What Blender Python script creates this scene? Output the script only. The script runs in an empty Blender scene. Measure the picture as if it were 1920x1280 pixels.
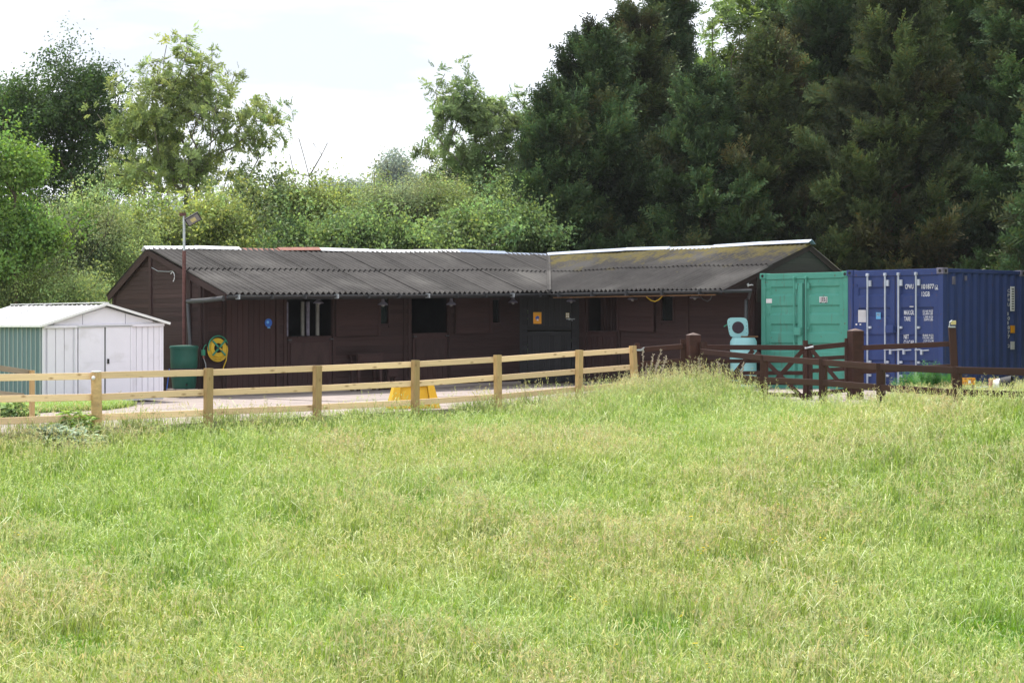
import bpy, bmesh, math, random
import numpy as np
from mathutils import Vector, Matrix

# ------------------------------------------------------------------ scene, camera, sky, sun
scene = bpy.context.scene
C = scene.collection
R = math.radians
rng = np.random.default_rng(7)
random.seed(7)
EYE = 1.6
F = 3500.0

cam_d = bpy.data.cameras.new('camera')
cam = bpy.data.objects.new('camera', cam_d)
C.objects.link(cam)
cam.location = (0, 0, EYE)
cam.rotation_euler = (R(90), 0, 0)
cam_d.sensor_width = 36
cam_d.lens = F / 1920 * 36
cam_d.shift_y = -28 / 1920
cam_d.clip_start = 0.1
cam_d.clip_end = 5000
scene.camera = cam

SUN_AZ = R(118)       # direction towards the sun, counter-clockwise from +X
SUN_EL = R(60)
world = bpy.data.worlds.new('World')
scene.world = world
world.use_nodes = True
wn = world.node_tree
for n in list(wn.nodes):
    wn.nodes.remove(n)
def wnode(t, **k):
    n = wn.nodes.new(t)
    for a, b in k.items():
        setattr(n, a, b)
    return n
out = wnode('ShaderNodeOutputWorld')
bg = wnode('ShaderNodeBackground')
bg.inputs['Strength'].default_value = 0.1
sky = wnode('ShaderNodeTexSky', sky_type='NISHITA')
sky.sun_disc = False
sky.sun_elevation = SUN_EL
sky.sun_rotation = R(90) - SUN_AZ
tc = wnode('ShaderNodeTexCoord')
sep = wnode('ShaderNodeSeparateXYZ')
wn.links.new(tc.outputs['Generated'], sep.inputs[0])
addz = wnode('ShaderNodeMath', operation='ADD'); addz.inputs[1].default_value = 0.16
mx = wnode('ShaderNodeMath', operation='MAXIMUM'); mx.inputs[1].default_value = 0.03
wn.links.new(sep.outputs['Z'], addz.inputs[0]); wn.links.new(addz.outputs[0], mx.inputs[0])
dx = wnode('ShaderNodeMath', operation='DIVIDE'); dy = wnode('ShaderNodeMath', operation='DIVIDE')
wn.links.new(sep.outputs['X'], dx.inputs[0]); wn.links.new(mx.outputs[0], dx.inputs[1])
wn.links.new(sep.outputs['Y'], dy.inputs[0]); wn.links.new(mx.outputs[0], dy.inputs[1])
cmb = wnode('ShaderNodeCombineXYZ')
wn.links.new(dx.outputs[0], cmb.inputs[0]); wn.links.new(dy.outputs[0], cmb.inputs[1])
mp = wnode('ShaderNodeMapping'); mp.inputs['Location'].default_value = (3.1, -0.12, 0); mp.inputs['Scale'].default_value = (1.0, 1.25, 1)
wn.links.new(cmb.outputs[0], mp.inputs[0])
nz = wnode('ShaderNodeTexNoise'); nz.inputs['Scale'].default_value = 0.9; nz.inputs['Detail'].default_value = 7; nz.inputs['Roughness'].default_value = 0.52
wn.links.new(mp.outputs[0], nz.inputs['Vector'])
rp = wnode('ShaderNodeValToRGB')
e = rp.color_ramp.elements
e[0].position = 0.34; e[0].color = (5.0, 5.25, 5.9, 1)
e[1].position = 0.50; e[1].color = (8.1, 8.35, 8.8, 1)
wn.links.new(nz.outputs['Fac'], rp.inputs[0])
mixc = wnode('ShaderNodeMixRGB'); mixc.inputs[0].default_value = 0.9
wn.links.new(sky.outputs[0], mixc.inputs[1]); wn.links.new(rp.outputs[0], mixc.inputs[2])
wn.links.new(mixc.outputs[0], bg.inputs['Color'])
wn.links.new(bg.outputs[0], out.inputs[0])

sun_d = bpy.data.lights.new('sun', 'SUN')
sun_d.energy = 3.9
sun_d.angle = R(1.0)
sun_d.color = (1.0, 0.955, 0.88)
sun = bpy.data.objects.new('sun', sun_d)
C.objects.link(sun)
to_sun = Vector((math.cos(SUN_EL) * math.cos(SUN_AZ), math.cos(SUN_EL) * math.sin(SUN_AZ), math.sin(SUN_EL)))
sun.rotation_euler = to_sun.to_track_quat('Z', 'Y').to_euler()
sun.location = (0, 30, 40)

scene.view_settings.view_transform = 'Standard'
scene.view_settings.look = 'None'
scene.view_settings.gamma = 1
scene.view_settings.use_curve_mapping = False
scene.view_settings.exposure = 0.9
scene.render.engine = 'CYCLES'
cy = scene.cycles
cy.max_bounces = 4
cy.diffuse_bounces = 2
cy.glossy_bounces = 2
cy.transmission_bounces = 4
cy.transparent_max_bounces = 4
cy.use_denoising = True
cy.denoiser = 'OPENIMAGEDENOISE'
cy.denoising_prefilter = 'ACCURATE'
scene.render.filter_size = 1.2

# ------------------------------------------------------------------ materials
def new_mat(name):
    m = bpy.data.materials.new(name)
    m.use_nodes = True
    nt = m.node_tree
    b = nt.nodes['Principled BSDF']
    return m, nt, b

def nd(nt, t, **k):
    n = nt.nodes.new(t)
    for a, v in k.items():
        setattr(n, a, v)
    return n

def vmat(name, col, var=0.25, scale=6.0, rough=0.7, stretch=(1, 1, 1), bump=0.0, coord='Object', rand=0.15,
         spots=None, metallic=0.0, col2=None, spec=0.3, detail=6):
    """colour with noise mottling, a little per-object variation, optional stains of a second colour, fine relief"""
    m, nt, b = new_mat(name)
    L = nt.links.new
    if coord == 'World':
        src = nd(nt, 'ShaderNodeNewGeometry').outputs['Position']
    else:
        src = nd(nt, 'ShaderNodeTexCoord').outputs[coord]
    oi = nd(nt, 'ShaderNodeObjectInfo')
    off = nd(nt, 'ShaderNodeVectorMath', operation='MULTIPLY_ADD')
    mp_ = nd(nt, 'ShaderNodeMapping'); mp_.inputs['Scale'].default_value = stretch
    L(src, mp_.inputs[0])
    cm = nd(nt, 'ShaderNodeCombineXYZ')
    ml = nd(nt, 'ShaderNodeMath', operation='MULTIPLY'); ml.inputs[1].default_value = 37.0
    L(oi.outputs['Random'], ml.inputs[0])
    for i in range(3):
        L(ml.outputs[0], cm.inputs[i])
    ad = nd(nt, 'ShaderNodeVectorMath', operation='ADD')
    L(mp_.outputs[0], ad.inputs[0]); L(cm.outputs[0], ad.inputs[1])
    nt.nodes.remove(off)
    n1 = nd(nt, 'ShaderNodeTexNoise'); n1.inputs['Scale'].default_value = scale; n1.inputs['Detail'].default_value = detail; n1.inputs['Roughness'].default_value = 0.6
    L(ad.outputs[0], n1.inputs['Vector'])
    r = nd(nt, 'ShaderNodeValToRGB')
    lo = [max(0, c * (1 - var)) for c in col]; hi = [min(1, c * (1 + var)) for c in col]
    r.color_ramp.elements[0].position = 0.3; r.color_ramp.elements[0].color = (*lo, 1)
    r.color_ramp.elements[1].position = 0.7; r.color_ramp.elements[1].color = (*hi, 1)
    L(n1.outputs['Fac'], r.inputs[0])
    colout = r.outputs[0]
    if spots:
        c2, sc2, lo2, hi2 = spots
        n2 = nd(nt, 'ShaderNodeTexNoise'); n2.inputs['Scale'].default_value = sc2; n2.inputs['Detail'].default_value = 5
        L(ad.outputs[0], n2.inputs['Vector'])
        mr = nd(nt, 'ShaderNodeMapRange'); mr.inputs['From Min'].default_value = lo2; mr.inputs['From Max'].default_value = hi2
        L(n2.outputs['Fac'], mr.inputs['Value'])
        mxr = nd(nt, 'ShaderNodeMixRGB'); mxr.inputs[2].default_value = (*c2, 1)
        L(mr.outputs[0], mxr.inputs[0]); L(colout, mxr.inputs[1])
        colout = mxr.outputs[0]
    if rand:
        hs = nd(nt, 'ShaderNodeHueSaturation')
        mr2 = nd(nt, 'ShaderNodeMapRange'); mr2.inputs['To Min'].default_value = 1 - rand; mr2.inputs['To Max'].default_value = 1 + rand
        L(oi.outputs['Random'], mr2.inputs['Value']); L(mr2.outputs[0], hs.inputs['Value'])
        L(colout, hs.inputs['Color']); colout = hs.outputs[0]
    L(colout, b.inputs['Base Color'])
    b.inputs['Roughness'].default_value = rough
    b.inputs['Metallic'].default_value = metallic
    b.inputs['Specular IOR Level'].default_value = spec
    if bump:
        bp = nd(nt, 'ShaderNodeBump'); bp.inputs['Strength'].default_value = bump; bp.inputs['Distance'].default_value = 0.01
        L(n1.outputs['Fac'], bp.inputs['Height']); L(bp.outputs[0], b.inputs['Normal'])
    return m

def wood_mat(name, col, knot=None, var=0.3, rand=0.15, rough=0.75, grain=26):
    """planks are unit boxes, x along the grain"""
    m, nt, b = new_mat(name)
    L = nt.links.new
    tcx = nd(nt, 'ShaderNodeTexCoord'); oi = nd(nt, 'ShaderNodeObjectInfo')
    mp_ = nd(nt, 'ShaderNodeMapping'); mp_.inputs['Scale'].default_value = (2.2, grain * 0.3, grain * 0.3)
    L(tcx.outputs['Object'], mp_.inputs[0])
    ml = nd(nt, 'ShaderNodeMath', operation='MULTIPLY'); ml.inputs[1].default_value = 91.0
    L(oi.outputs['Random'], ml.inputs[0])
    cm = nd(nt, 'ShaderNodeCombineXYZ')
    for i in range(3): L(ml.outputs[0], cm.inputs[i])
    ad = nd(nt, 'ShaderNodeVectorMath', operation='ADD')
    L(mp_.outputs[0], ad.inputs[0]); L(cm.outputs[0], ad.inputs[1])
    n1 = nd(nt, 'ShaderNodeTexNoise'); n1.inputs['Scale'].default_value = 1.6; n1.inputs['Detail'].default_value = 8; n1.inputs['Roughness'].default_value = 0.65
    L(ad.outputs[0], n1.inputs['Vector'])
    r = nd(nt, 'ShaderNodeValToRGB')
    r.color_ramp.elements[0].position = 0.3; r.color_ramp.elements[0].color = (*[c * (1 - var) for c in col], 1)
    r.color_ramp.elements[1].position = 0.7; r.color_ramp.elements[1].color = (*[min(1, c * (1 + var)) for c in col], 1)
    L(n1.outputs['Fac'], r.inputs[0]); colout = r.outputs[0]
    if knot:
        mp2 = nd(nt, 'ShaderNodeMapping'); mp2.inputs['Scale'].default_value = (7.0, 0.9, 0.9)
        L(tcx.outputs['Object'], mp2.inputs[0])
        ad2 = nd(nt, 'ShaderNodeVectorMath', operation='ADD'); L(mp2.outputs[0], ad2.inputs[0]); L(cm.outputs[0], ad2.inputs[1])
        vo = nd(nt, 'ShaderNodeTexVoronoi'); vo.inputs['Scale'].default_value = 1.0
        L(ad2.outputs[0], vo.inputs['Vector'])
        mr = nd(nt, 'ShaderNodeMapRange'); mr.inputs['From Min'].default_value = 0.05; mr.inputs['From Max'].default_value = 0.22
        mr.inputs['To Min'].default_value = 0.8; mr.inputs['To Max'].default_value = 0.0
        L(vo.outputs['Distance'], mr.inputs['Value'])
        mxr = nd(nt, 'ShaderNodeMixRGB'); mxr.inputs[2].default_value = (*knot, 1)
        L(mr.outputs[0], mxr.inputs[0]); L(colout, mxr.inputs[1]); colout = mxr.outputs[0]
    hs = nd(nt, 'ShaderNodeHueSaturation')
    mr2 = nd(nt, 'ShaderNodeMapRange'); mr2.inputs['To Min'].default_value = 1 - rand; mr2.inputs['To Max'].default_value = 1 + rand
    L(oi.outputs['Random'], mr2.inputs['Value']); L(mr2.outputs[0], hs.inputs['Value'])
    L(colout, hs.inputs['Color'])
    L(hs.outputs[0], b.inputs['Base Color'])
    b.inputs['Roughness'].default_value = rough
    b.inputs['Specular IOR Level'].default_value = 0.25
    bp = nd(nt, 'ShaderNodeBump'); bp.inputs['Strength'].default_value = 0.25; bp.inputs['Distance'].default_value = 0.004
    L(n1.outputs['Fac'], bp.inputs['Height']); L(bp.outputs[0], b.inputs['Normal'])
    return m

def plant_mat(name, trans=0.45, rough=0.55, gloss=0.03):
    """leaf / blade colour from the mesh ('bc') times the clump's own tint"""
    m, nt, b = new_mat(name)
    nt.nodes.remove(b)
    L = nt.links.new
    o = [n for n in nt.nodes if n.type == 'OUTPUT_MATERIAL'][0]
    a1 = nd(nt, 'ShaderNodeAttribute', attribute_name='bc')
    a2 = nd(nt, 'ShaderNodeAttribute', attribute_name='tint', attribute_type='INSTANCER')
    mu = nd(nt, 'ShaderNodeMixRGB', blend_type='MULTIPLY'); mu.inputs[0].default_value = 1
    L(a1.outputs['Color'], mu.inputs[1]); L(a2.outputs['Color'], mu.inputs[2])
    d = nd(nt, 'ShaderNodeBsdfDiffuse'); t = nd(nt, 'ShaderNodeBsdfTranslucent'); g = nd(nt, 'ShaderNodeBsdfGlossy')
    g.inputs['Roughness'].default_value = rough
    g.inputs['Color'].default_value = (0.9, 0.95, 0.9, 1)
    hs = nd(nt, 'ShaderNodeHueSaturation'); hs.inputs['Saturation'].default_value = 1.15; hs.inputs['Hue'].default_value = 0.49
    L(mu.outputs[0], d.inputs[0]); L(mu.outputs[0], hs.inputs['Color']); L(hs.outputs[0], t.inputs[0])
    m1 = nd(nt, 'ShaderNodeMixShader'); m1.inputs[0].default_value = trans
    L(d.outputs[0], m1.inputs[1]); L(t.outputs[0], m1.inputs[2])
    m2 = nd(nt, 'ShaderNodeMixShader'); m2.inputs[0].default_value = gloss
    L(m1.outputs[0], m2.inputs[1]); L(g.outputs[0], m2.inputs[2])
    L(m2.outputs[0], o.inputs['Surface'])
    return m

M = {}
M['stable'] = wood_mat('brown_stained_boards', (0.042, 0.023, 0.0215), var=0.35, rand=0.22)
M['stable_flat'] = vmat('brown_stained_wood', (0.04, 0.0215, 0.02), var=0.3, scale=5, stretch=(1, 1, 0.4), bump=0.2)
M['door_brown'] = wood_mat('brown_door_wood', (0.047, 0.0245, 0.023), var=0.25, rand=0.12)
M['black'] = wood_mat('black_stained_wood', (0.027, 0.027, 0.03), var=0.3, rand=0.2)
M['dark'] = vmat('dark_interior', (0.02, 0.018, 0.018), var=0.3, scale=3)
M['pine'] = wood_mat('new_pine', (0.83, 0.60, 0.37), knot=(0.3, 0.16, 0.07), var=0.2, rand=0.16, rough=0.7)
M['pine_post'] = wood_mat('treated_pine_post', (0.46, 0.315, 0.15), knot=(0.3, 0.18, 0.09), var=0.28, rand=0.2)
M['old_wood'] = wood_mat('grey_old_wood', (0.28, 0.24, 0.17), var=0.35)
M['fence_brown'] = wood_mat('red_brown_fence', (0.044, 0.0165, 0.0118), var=0.3, rand=0.2, rough=0.55)
M['concrete'] = vmat('yard_concrete', (0.285, 0.24, 0.222), var=0.12, scale=0.9, rough=0.9, bump=0.1, coord='World', rand=0, spots=((0.2, 0.17, 0.155), 2.3, 0.55, 0.75))
M['block'] = vmat('concrete_block', (0.3, 0.26, 0.24), var=0.25, scale=9, rough=0.9, bump=0.3)
M['brick'] = vmat('pink_brick', (0.42, 0.2, 0.15), var=0.25, scale=9, rough=0.9, bump=0.3)
M['gutter'] = vmat('black_plastic', (0.035, 0.036, 0.04), var=0.15, rough=0.45, spec=0.5)
M['ridge_white'] = vmat('white_ridge', (0.72, 0.74, 0.77), var=0.08, scale=4, rough=0.5, rand=0.06)
M['ridge_blue'] = vmat('blue_grey_ridge', (0.3, 0.35, 0.46), var=0.12, scale=4, rough=0.5, rand=0.08)
M['ridge_red'] = vmat('red_ridge', (0.3, 0.12, 0.09), var=0.2, scale=5, rough=0.6)
M['white_metal'] = vmat('white_painted_steel', (0.80, 0.78, 0.865), var=0.03, scale=2.5, rough=0.45, rand=0.03, coord='World', spots=((0.55, 0.53, 0.55), 1.7, 0.6, 0.85))
M['white_roof'] = vmat('white_roof_steel', (0.8, 0.8, 0.81), var=0.04, scale=2, rough=0.4, rand=0.02)
M['shed_green'] = vmat('sage_steel', (0.12, 0.195, 0.22), var=0.08, scale=2, rough=0.5, rand=0.06)
M['shed_rib'] = vmat('pale_rib_steel', (0.36, 0.42, 0.42), var=0.06, rough=0.45, rand=0.05)
M['barrel_green'] = vmat('green_plastic', (0.012, 0.085, 0.06), var=0.15, scale=3, rough=0.5, rand=0)
M['teal'] = vmat('pale_teal_plastic', (0.26, 0.52, 0.54), var=0.06, scale=3, rough=0.45, rand=0)
M['steel'] = vmat('galvanised_steel', (0.42, 0.45, 0.48), var=0.15, scale=8, rough=0.45, metallic=0.5)
M['rod'] = vmat('zinc_rod', (0.5, 0.54, 0.64), var=0.1, scale=4, rough=0.4, metallic=0.2)
M['rust_pole'] = vmat('red_oxide_pole', (0.11, 0.05, 0.045), var=0.25, scale=9, rough=0.8)
M['hose_yellow'] = vmat('yellow_hose', (0.62, 0.41, 0.03), var=0.12, rough=0.45)
M['reel_green'] = vmat('green_reel', (0.025, 0.2, 0.12), var=0.1, rough=0.5)
M['yellow'] = vmat('yellow_plastic', (0.66, 0.40, 0.025), var=0.06, scale=3, rough=0.5, rand=0)
M['orange'] = vmat('orange_sign', (0.78, 0.34, 0.015), var=0.08, rough=0.5)
M['blue_sign'] = vmat('blue_sign', (0.03, 0.11, 0.45), var=0.08, rough=0.4)
M['paper'] = vmat('white_sticker', (0.75, 0.74, 0.76), var=0.06, rough=0.6)
M['grey_sticker'] = vmat('grey_plate', (0.5, 0.49, 0.52), var=0.1, rough=0.5)
M['sky_sticker'] = vmat('pale_blue_sticker', (0.14, 0.42, 0.75), var=0.1, rough=0.5)
M['letter'] = vmat('white_lettering', (0.74, 0.75, 0.8), var=0.08, scale=20, rough=0.6, rand=0)
M['ink'] = vmat('dark_ink', (0.05, 0.03, 0.04), var=0.1, rough=0.6)
M['rubber'] = vmat('black_rubber', (0.02, 0.02, 0.022), var=0.2, rough=0.7)
M['glass_lamp'] = vmat('lamp_glass', (0.2, 0.19, 0.19), var=0.1, rough=0.15, spec=0.6)
M['led'] = vmat('led_board', (0.5, 0.43, 0.2), var=0.1, rough=0.5)
M['window_dark'] = vmat('dark_pane', (0.012, 0.014, 0.014), var=0.2, rough=0.12, spec=0.5)
M['soil'] = vmat('soil', (0.16, 0.11, 0.075), var=0.4, scale=7, rough=1, bump=0.5, coord='World', rand=0)
M['bark'] = vmat('bark', (0.11, 0.085, 0.06), var=0.4, scale=7, rough=0.95, stretch=(1, 1, 0.3), bump=0.5, coord='World')
M['bark_pale'] = vmat('pale_bark', (0.2, 0.18, 0.145), var=0.35, scale=7, rough=0.95, stretch=(1, 1, 0.3), bump=0.4, coord='World')
M['bark_red'] = vmat('conifer_bark', (0.1, 0.06, 0.04), var=0.4, scale=7, rough=0.95, stretch=(1, 1, 0.3), bump=0.4, coord='World')
M['leaf'] = plant_mat('leaf', trans=0.5, gloss=0.025, rough=0.5)
M['needle'] = plant_mat('conifer_needle', trans=0.15, gloss=0.02)
M['grass'] = plant_mat('grass_blade', trans=0.42, gloss=0.04)
def container_paint(name, col, fade):
    m = vmat(name, col, var=0.07, scale=1.3, rough=0.6, rand=0.03, coord='World', spots=(fade, 2.6, 0.56, 0.8), spec=0.2)
    nt = m.node_tree; b = nt.nodes['Principled BSDF']; src = b.inputs['Base Color'].links[0].from_socket
    g = nd(nt, 'ShaderNodeNewGeometry')
    for sc_, zs, lo, hi, amt, cc in ((9.0, 0.12, 0.60, 0.78, 0.6, (0.12, 0.095, 0.075)), (16.0, 1.0, 0.66, 0.74, 0.75, (0.13, 0.06, 0.035))):   # run-off streaks, rust chips
        mp_ = nd(nt, 'ShaderNodeMapping'); mp_.inputs['Scale'].default_value = (1, 1, zs); nt.links.new(g.outputs['Position'], mp_.inputs[0])
        nz_ = nd(nt, 'ShaderNodeTexNoise'); nz_.inputs['Scale'].default_value = sc_; nz_.inputs['Detail'].default_value = 6; nt.links.new(mp_.outputs[0], nz_.inputs['Vector'])
        mr_ = nd(nt, 'ShaderNodeMapRange'); mr_.inputs['From Min'].default_value = lo; mr_.inputs['From Max'].default_value = hi; mr_.inputs['To Max'].default_value = amt
        nt.links.new(nz_.outputs['Fac'], mr_.inputs['Value'])
        mi = nd(nt, 'ShaderNodeMixRGB'); mi.inputs[2].default_value = (*cc, 1); nt.links.new(mr_.outputs[0], mi.inputs[0]); nt.links.new(src, mi.inputs[1]); src = mi.outputs[0]
    nt.links.new(src, b.inputs['Base Color'])
    return m
M['green_paint'] = container_paint('green_container_paint', (0.082, 0.31, 0.243), (0.115, 0.345, 0.28))
M['blue_paint'] = container_paint('blue_container_paint', (0.038, 0.061, 0.188), (0.052, 0.076, 0.21))
M['dull_bar'] = vmat('dull_grey_bar', (0.17, 0.17, 0.16), var=0.2, rough=0.6)
M['gasket'] = vmat('dark_gasket', (0.035, 0.025, 0.035), var=0.2, rough=0.8)
M['fitting'] = vmat('weathered_fitting', (0.16, 0.15, 0.2), var=0.3, scale=9, rough=0.7)

def roof_mat(name, lichen):
    m, nt, b = new_mat(name)
    L = nt.links.new
    g = nd(nt, 'ShaderNodeNewGeometry'); oi = nd(nt, 'ShaderNodeObjectInfo')
    n1 = nd(nt, 'ShaderNodeTexNoise'); n1.inputs['Scale'].default_value = 1.6; n1.inputs['Detail'].default_value = 8; n1.inputs['Roughness'].default_value = 0.65
    L(g.outputs['Position'], n1.inputs['Vector'])
    r = nd(nt, 'ShaderNodeValToRGB')
    r.color_ramp.elements[0].position = 0.32; r.color_ramp.elements[0].color = (0.026, 0.0235, 0.0235, 1)
    r.color_ramp.elements[1].position = 0.7; r.color_ramp.elements[1].color = (0.055, 0.0505, 0.049, 1)
    L(n1.outputs['Fac'], r.inputs[0])
    # bleached run-off streaks
    n3 = nd(nt, 'ShaderNodeTexNoise'); n3.inputs['Scale'].default_value = 0.55; n3.inputs['Detail'].default_value = 6
    L(g.outputs['Position'], n3.inputs['Vector'])
    mr3 = nd(nt, 'ShaderNodeMapRange'); mr3.inputs['From Min'].default_value = 0.54; mr3.inputs['From Max'].default_value = 0.72; mr3.inputs['To Max'].default_value = 0.75
    L(n3.outputs['Fac'], mr3.inputs['Value'])
    mx3 = nd(nt, 'ShaderNodeMixRGB'); mx3.inputs[2].default_value = (0.11, 0.104, 0.098, 1)
    L(mr3.outputs[0], mx3.inputs[0]); L(r.outputs[0], mx3.inputs[1])
    colout = mx3.outputs[0]
    # lichen: attribute 'up' is 0 at the eave and 1 at the ridge
    at = nd(nt, 'ShaderNodeAttribute', attribute_name='up')
    n2 = nd(nt, 'ShaderNodeTexNoise'); n2.inputs['Scale'].default_value = 2.6; n2.inputs['Detail'].default_value = 9; n2.inputs['Roughness'].default_value = 0.7
    L(g.outputs['Position'], n2.inputs['Vector'])
    ma = nd(nt, 'ShaderNodeMath', operation='MULTIPLY_ADD'); ma.inputs[1].default_value = 0.55 if lichen else 0.25
    L(at.outputs['Fac'], ma.inputs[0]); L(n2.outputs['Fac'], ma.inputs[2])
    mr = nd(nt, 'ShaderNodeMapRange')
    mr.inputs['From Min'].default_value = 0.86 if lichen else 0.86; mr.inputs['From Max'].default_value = 1.02 if lichen else 1.1
    mr.inputs['To Max'].default_value = 0.85 if lichen else 0.35
    L(ma.outputs[0], mr.inputs['Value'])
    mx2 = nd(nt, 'ShaderNodeMixRGB'); mx2.inputs[2].default_value = (0.125, 0.1, 0.022, 1) if lichen else (0.1, 0.08, 0.055, 1)
    L(mr.outputs[0], mx2.inputs[0]); L(colout, mx2.inputs[1])
    hs = nd(nt, 'ShaderNodeHueSaturation')
    mr2 = nd(nt, 'ShaderNodeMapRange'); mr2.inputs['To Min'].default_value = 0.86; mr2.inputs['To Max'].default_value = 1.14
    L(oi.outputs['Random'], mr2.inputs['Value']); L(mr2.outputs[0], hs.inputs['Value'])
    L(mx2.outputs[0], hs.inputs['Color']); L(hs.outputs[0], b.inputs['Base Color'])
    b.inputs['Roughness'].default_value = 0.85; b.inputs['Specular IOR Level'].default_value = 0.25
    bp = nd(nt, 'ShaderNodeBump'); bp.inputs['Strength'].default_value = 0.3; bp.inputs['Distance'].default_value = 0.01
    L(n2.outputs['Fac'], bp.inputs['Height']); L(bp.outputs[0], b.inputs['Normal'])
    return m
M['roof'] = roof_mat('corrugated_sheet', False)
M['roof_lichen'] = roof_mat('corrugated_sheet_lichen', True)

def ground_mat():
    m, nt, b = new_mat('meadow_ground')
    L = nt.links.new
    g = nd(nt, 'ShaderNodeNewGeometry')
    n1 = nd(nt, 'ShaderNodeTexNoise'); n1.inputs['Scale'].default_value = 0.5; n1.inputs['Detail'].default_value = 10; n1.inputs['Roughness'].default_value = 0.7
    L(g.outputs['Position'], n1.inputs['Vector'])
    r = nd(nt, 'ShaderNodeValToRGB')
    r.color_ramp.elements[0].position = 0.35; r.color_ramp.elements[0].color = (0.1, 0.15, 0.03, 1)
    r.color_ramp.elements[1].position = 0.65; r.color_ramp.elements[1].color = (0.21, 0.22, 0.07, 1)
    L(n1.outputs['Fac'], r.inputs[0]); L(r.outputs[0], b.inputs['Base Color'])
    b.inputs['Roughness'].default_value = 1; b.inputs['Specular IOR Level'].default_value = 0.1
    return m
M['ground'] = ground_mat()

# ------------------------------------------------------------------ helpers
WORLD = {}                       # root empty -> world matrix
def root_matrix(o):
    while o.parent is not None:
        o = o.parent
    return WORLD.get(o.name, Matrix.Identity(4))

def tag(o, label=None, cat=None, group=None, kind=None):
    if label: o['label'] = label
    if cat: o['category'] = cat
    if group: o['group'] = group
    if kind: o['kind'] = kind
    return o

def thing(name, loc, label, cat, group=None):
    o = bpy.data.objects.new(name, None)
    C.objects.link(o)
    o.location = loc
    o.empty_display_size = 0.2
    WORLD[o.name] = Matrix.Translation(Vector(loc))
    return tag(o, label, cat, group)

class MB:
    def __init__(self):
        self.v = []; self.f = []
    def add(self, vs, fs):
        k = len(self.v)
        self.v += [tuple(p) for p in vs]
        self.f += [tuple(i + k for i in f) for f in fs]
        return self
    def box(self, c, s, ax=None):
        c = Vector(c); X, Y, Z = ax if ax else (Vector((1, 0, 0)), Vector((0, 1, 0)), Vector((0, 0, 1)))
        vs = [c + X * (s[0] / 2 * a) + Y * (s[1] / 2 * b) + Z * (s[2] / 2 * d) for a in (-1, 1) for b in (-1, 1) for d in (-1, 1)]
        return self.add(vs, [(0, 1, 3, 2), (4, 6, 7, 5), (0, 4, 5, 1), (2, 3, 7, 6), (0, 2, 6, 4), (1, 5, 7, 3)])
    def tube(self, pts, r, n=8, cap=True):
        pts = [Vector(p) for p in pts]
        rs = r if isinstance(r, (list, tuple)) else [r] * len(pts)
        rings = []
        up0 = None
        for i, p in enumerate(pts):
            t = (pts[min(i + 1, len(pts) - 1)] - pts[max(i - 1, 0)])
            if t.length < 1e-9: t = Vector((0, 0, 1))
            t.normalize()
            if up0 is None:
                up0 = Vector((0, 0, 1)) if abs(t.z) < 0.9 else Vector((1, 0, 0))
            a = t.cross(up0)
            if a.length < 1e-6: a = t.cross(Vector((0, 1, 0)))
            a.normalize(); b_ = t.cross(a); up0 = -b_ if False else up0
            rings.append([p + a * (rs[i] * math.cos(2 * math.pi * k / n)) + b_ * (rs[i] * math.sin(2 * math.pi * k / n)) for k in range(n)])
        vs = [q for ring in rings for q in ring]
        fs = []
        for i in range(len(rings) - 1):
            for k in range(n):
                fs.append((i * n + k, i * n + (k + 1) % n, (i + 1) * n + (k + 1) % n, (i + 1) * n + k))
        if cap:
            fs.append(tuple(range(n - 1, -1, -1))); fs.append(tuple((len(rings) - 1) * n + k for k in range(n)))
        return self.add(vs, fs)
    def lathe(self, base, prof, n=20, axis=None, cap=True):
        """prof: list of (radius, height)"""
        base = Vector(base)
        Z = Vector(axis).normalized() if axis else Vector((0, 0, 1))
        X = Z.cross(Vector((0, 1, 0))) if abs(Z.y) < 0.9 else Z.cross(Vector((1, 0, 0)))
        X.normalize(); Y = Z.cross(X)
        vs = []; fs = []
        for r, h in prof:
            for k in range(n):
                a = 2 * math.pi * k / n
                vs.append(base + Z * h + X * (r * math.cos(a)) + Y * (r * math.sin(a)))
        for i in range(len(prof) - 1):
            for k in range(n):
                fs.append((i * n + k, i * n + (k + 1) % n, (i + 1) * n + (k + 1) % n, (i + 1) * n + k))
        if cap:
            fs.append(tuple(range(n - 1, -1, -1))); fs.append(tuple((len(prof) - 1) * n + k for k in range(n)))
        return self.add(vs, fs)
    def build(self, name, mat, parent=None, smooth=False, bevel=0.0):
        inv = root_matrix(parent).inverted() if parent else Matrix.Identity(4)
        me = bpy.data.meshes.new(name)
        me.from_pydata([tuple(inv @ Vector(p)) for p in self.v], [], self.f)
        me.materials.append(mat)
        if smooth:
            for p in me.polygons: p.use_smooth = True
        bm = bmesh.new(); bm.from_mesh(me)
        bmesh.ops.recalc_face_normals(bm, faces=bm.faces)
        bm.to_mesh(me); bm.free()
        me.update()
        o = bpy.data.objects.new(name, me)
        C.objects.link(o)
        if parent: o.parent = parent
        if bevel:
            md = o.modifiers.new('bevel', 'BEVEL'); md.width = bevel; md.segments = 2; md.limit_method = 'ANGLE'
        if smooth:
            try: me.set_sharp_from_angle(angle=R(40))
            except Exception: pass
        return o

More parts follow.
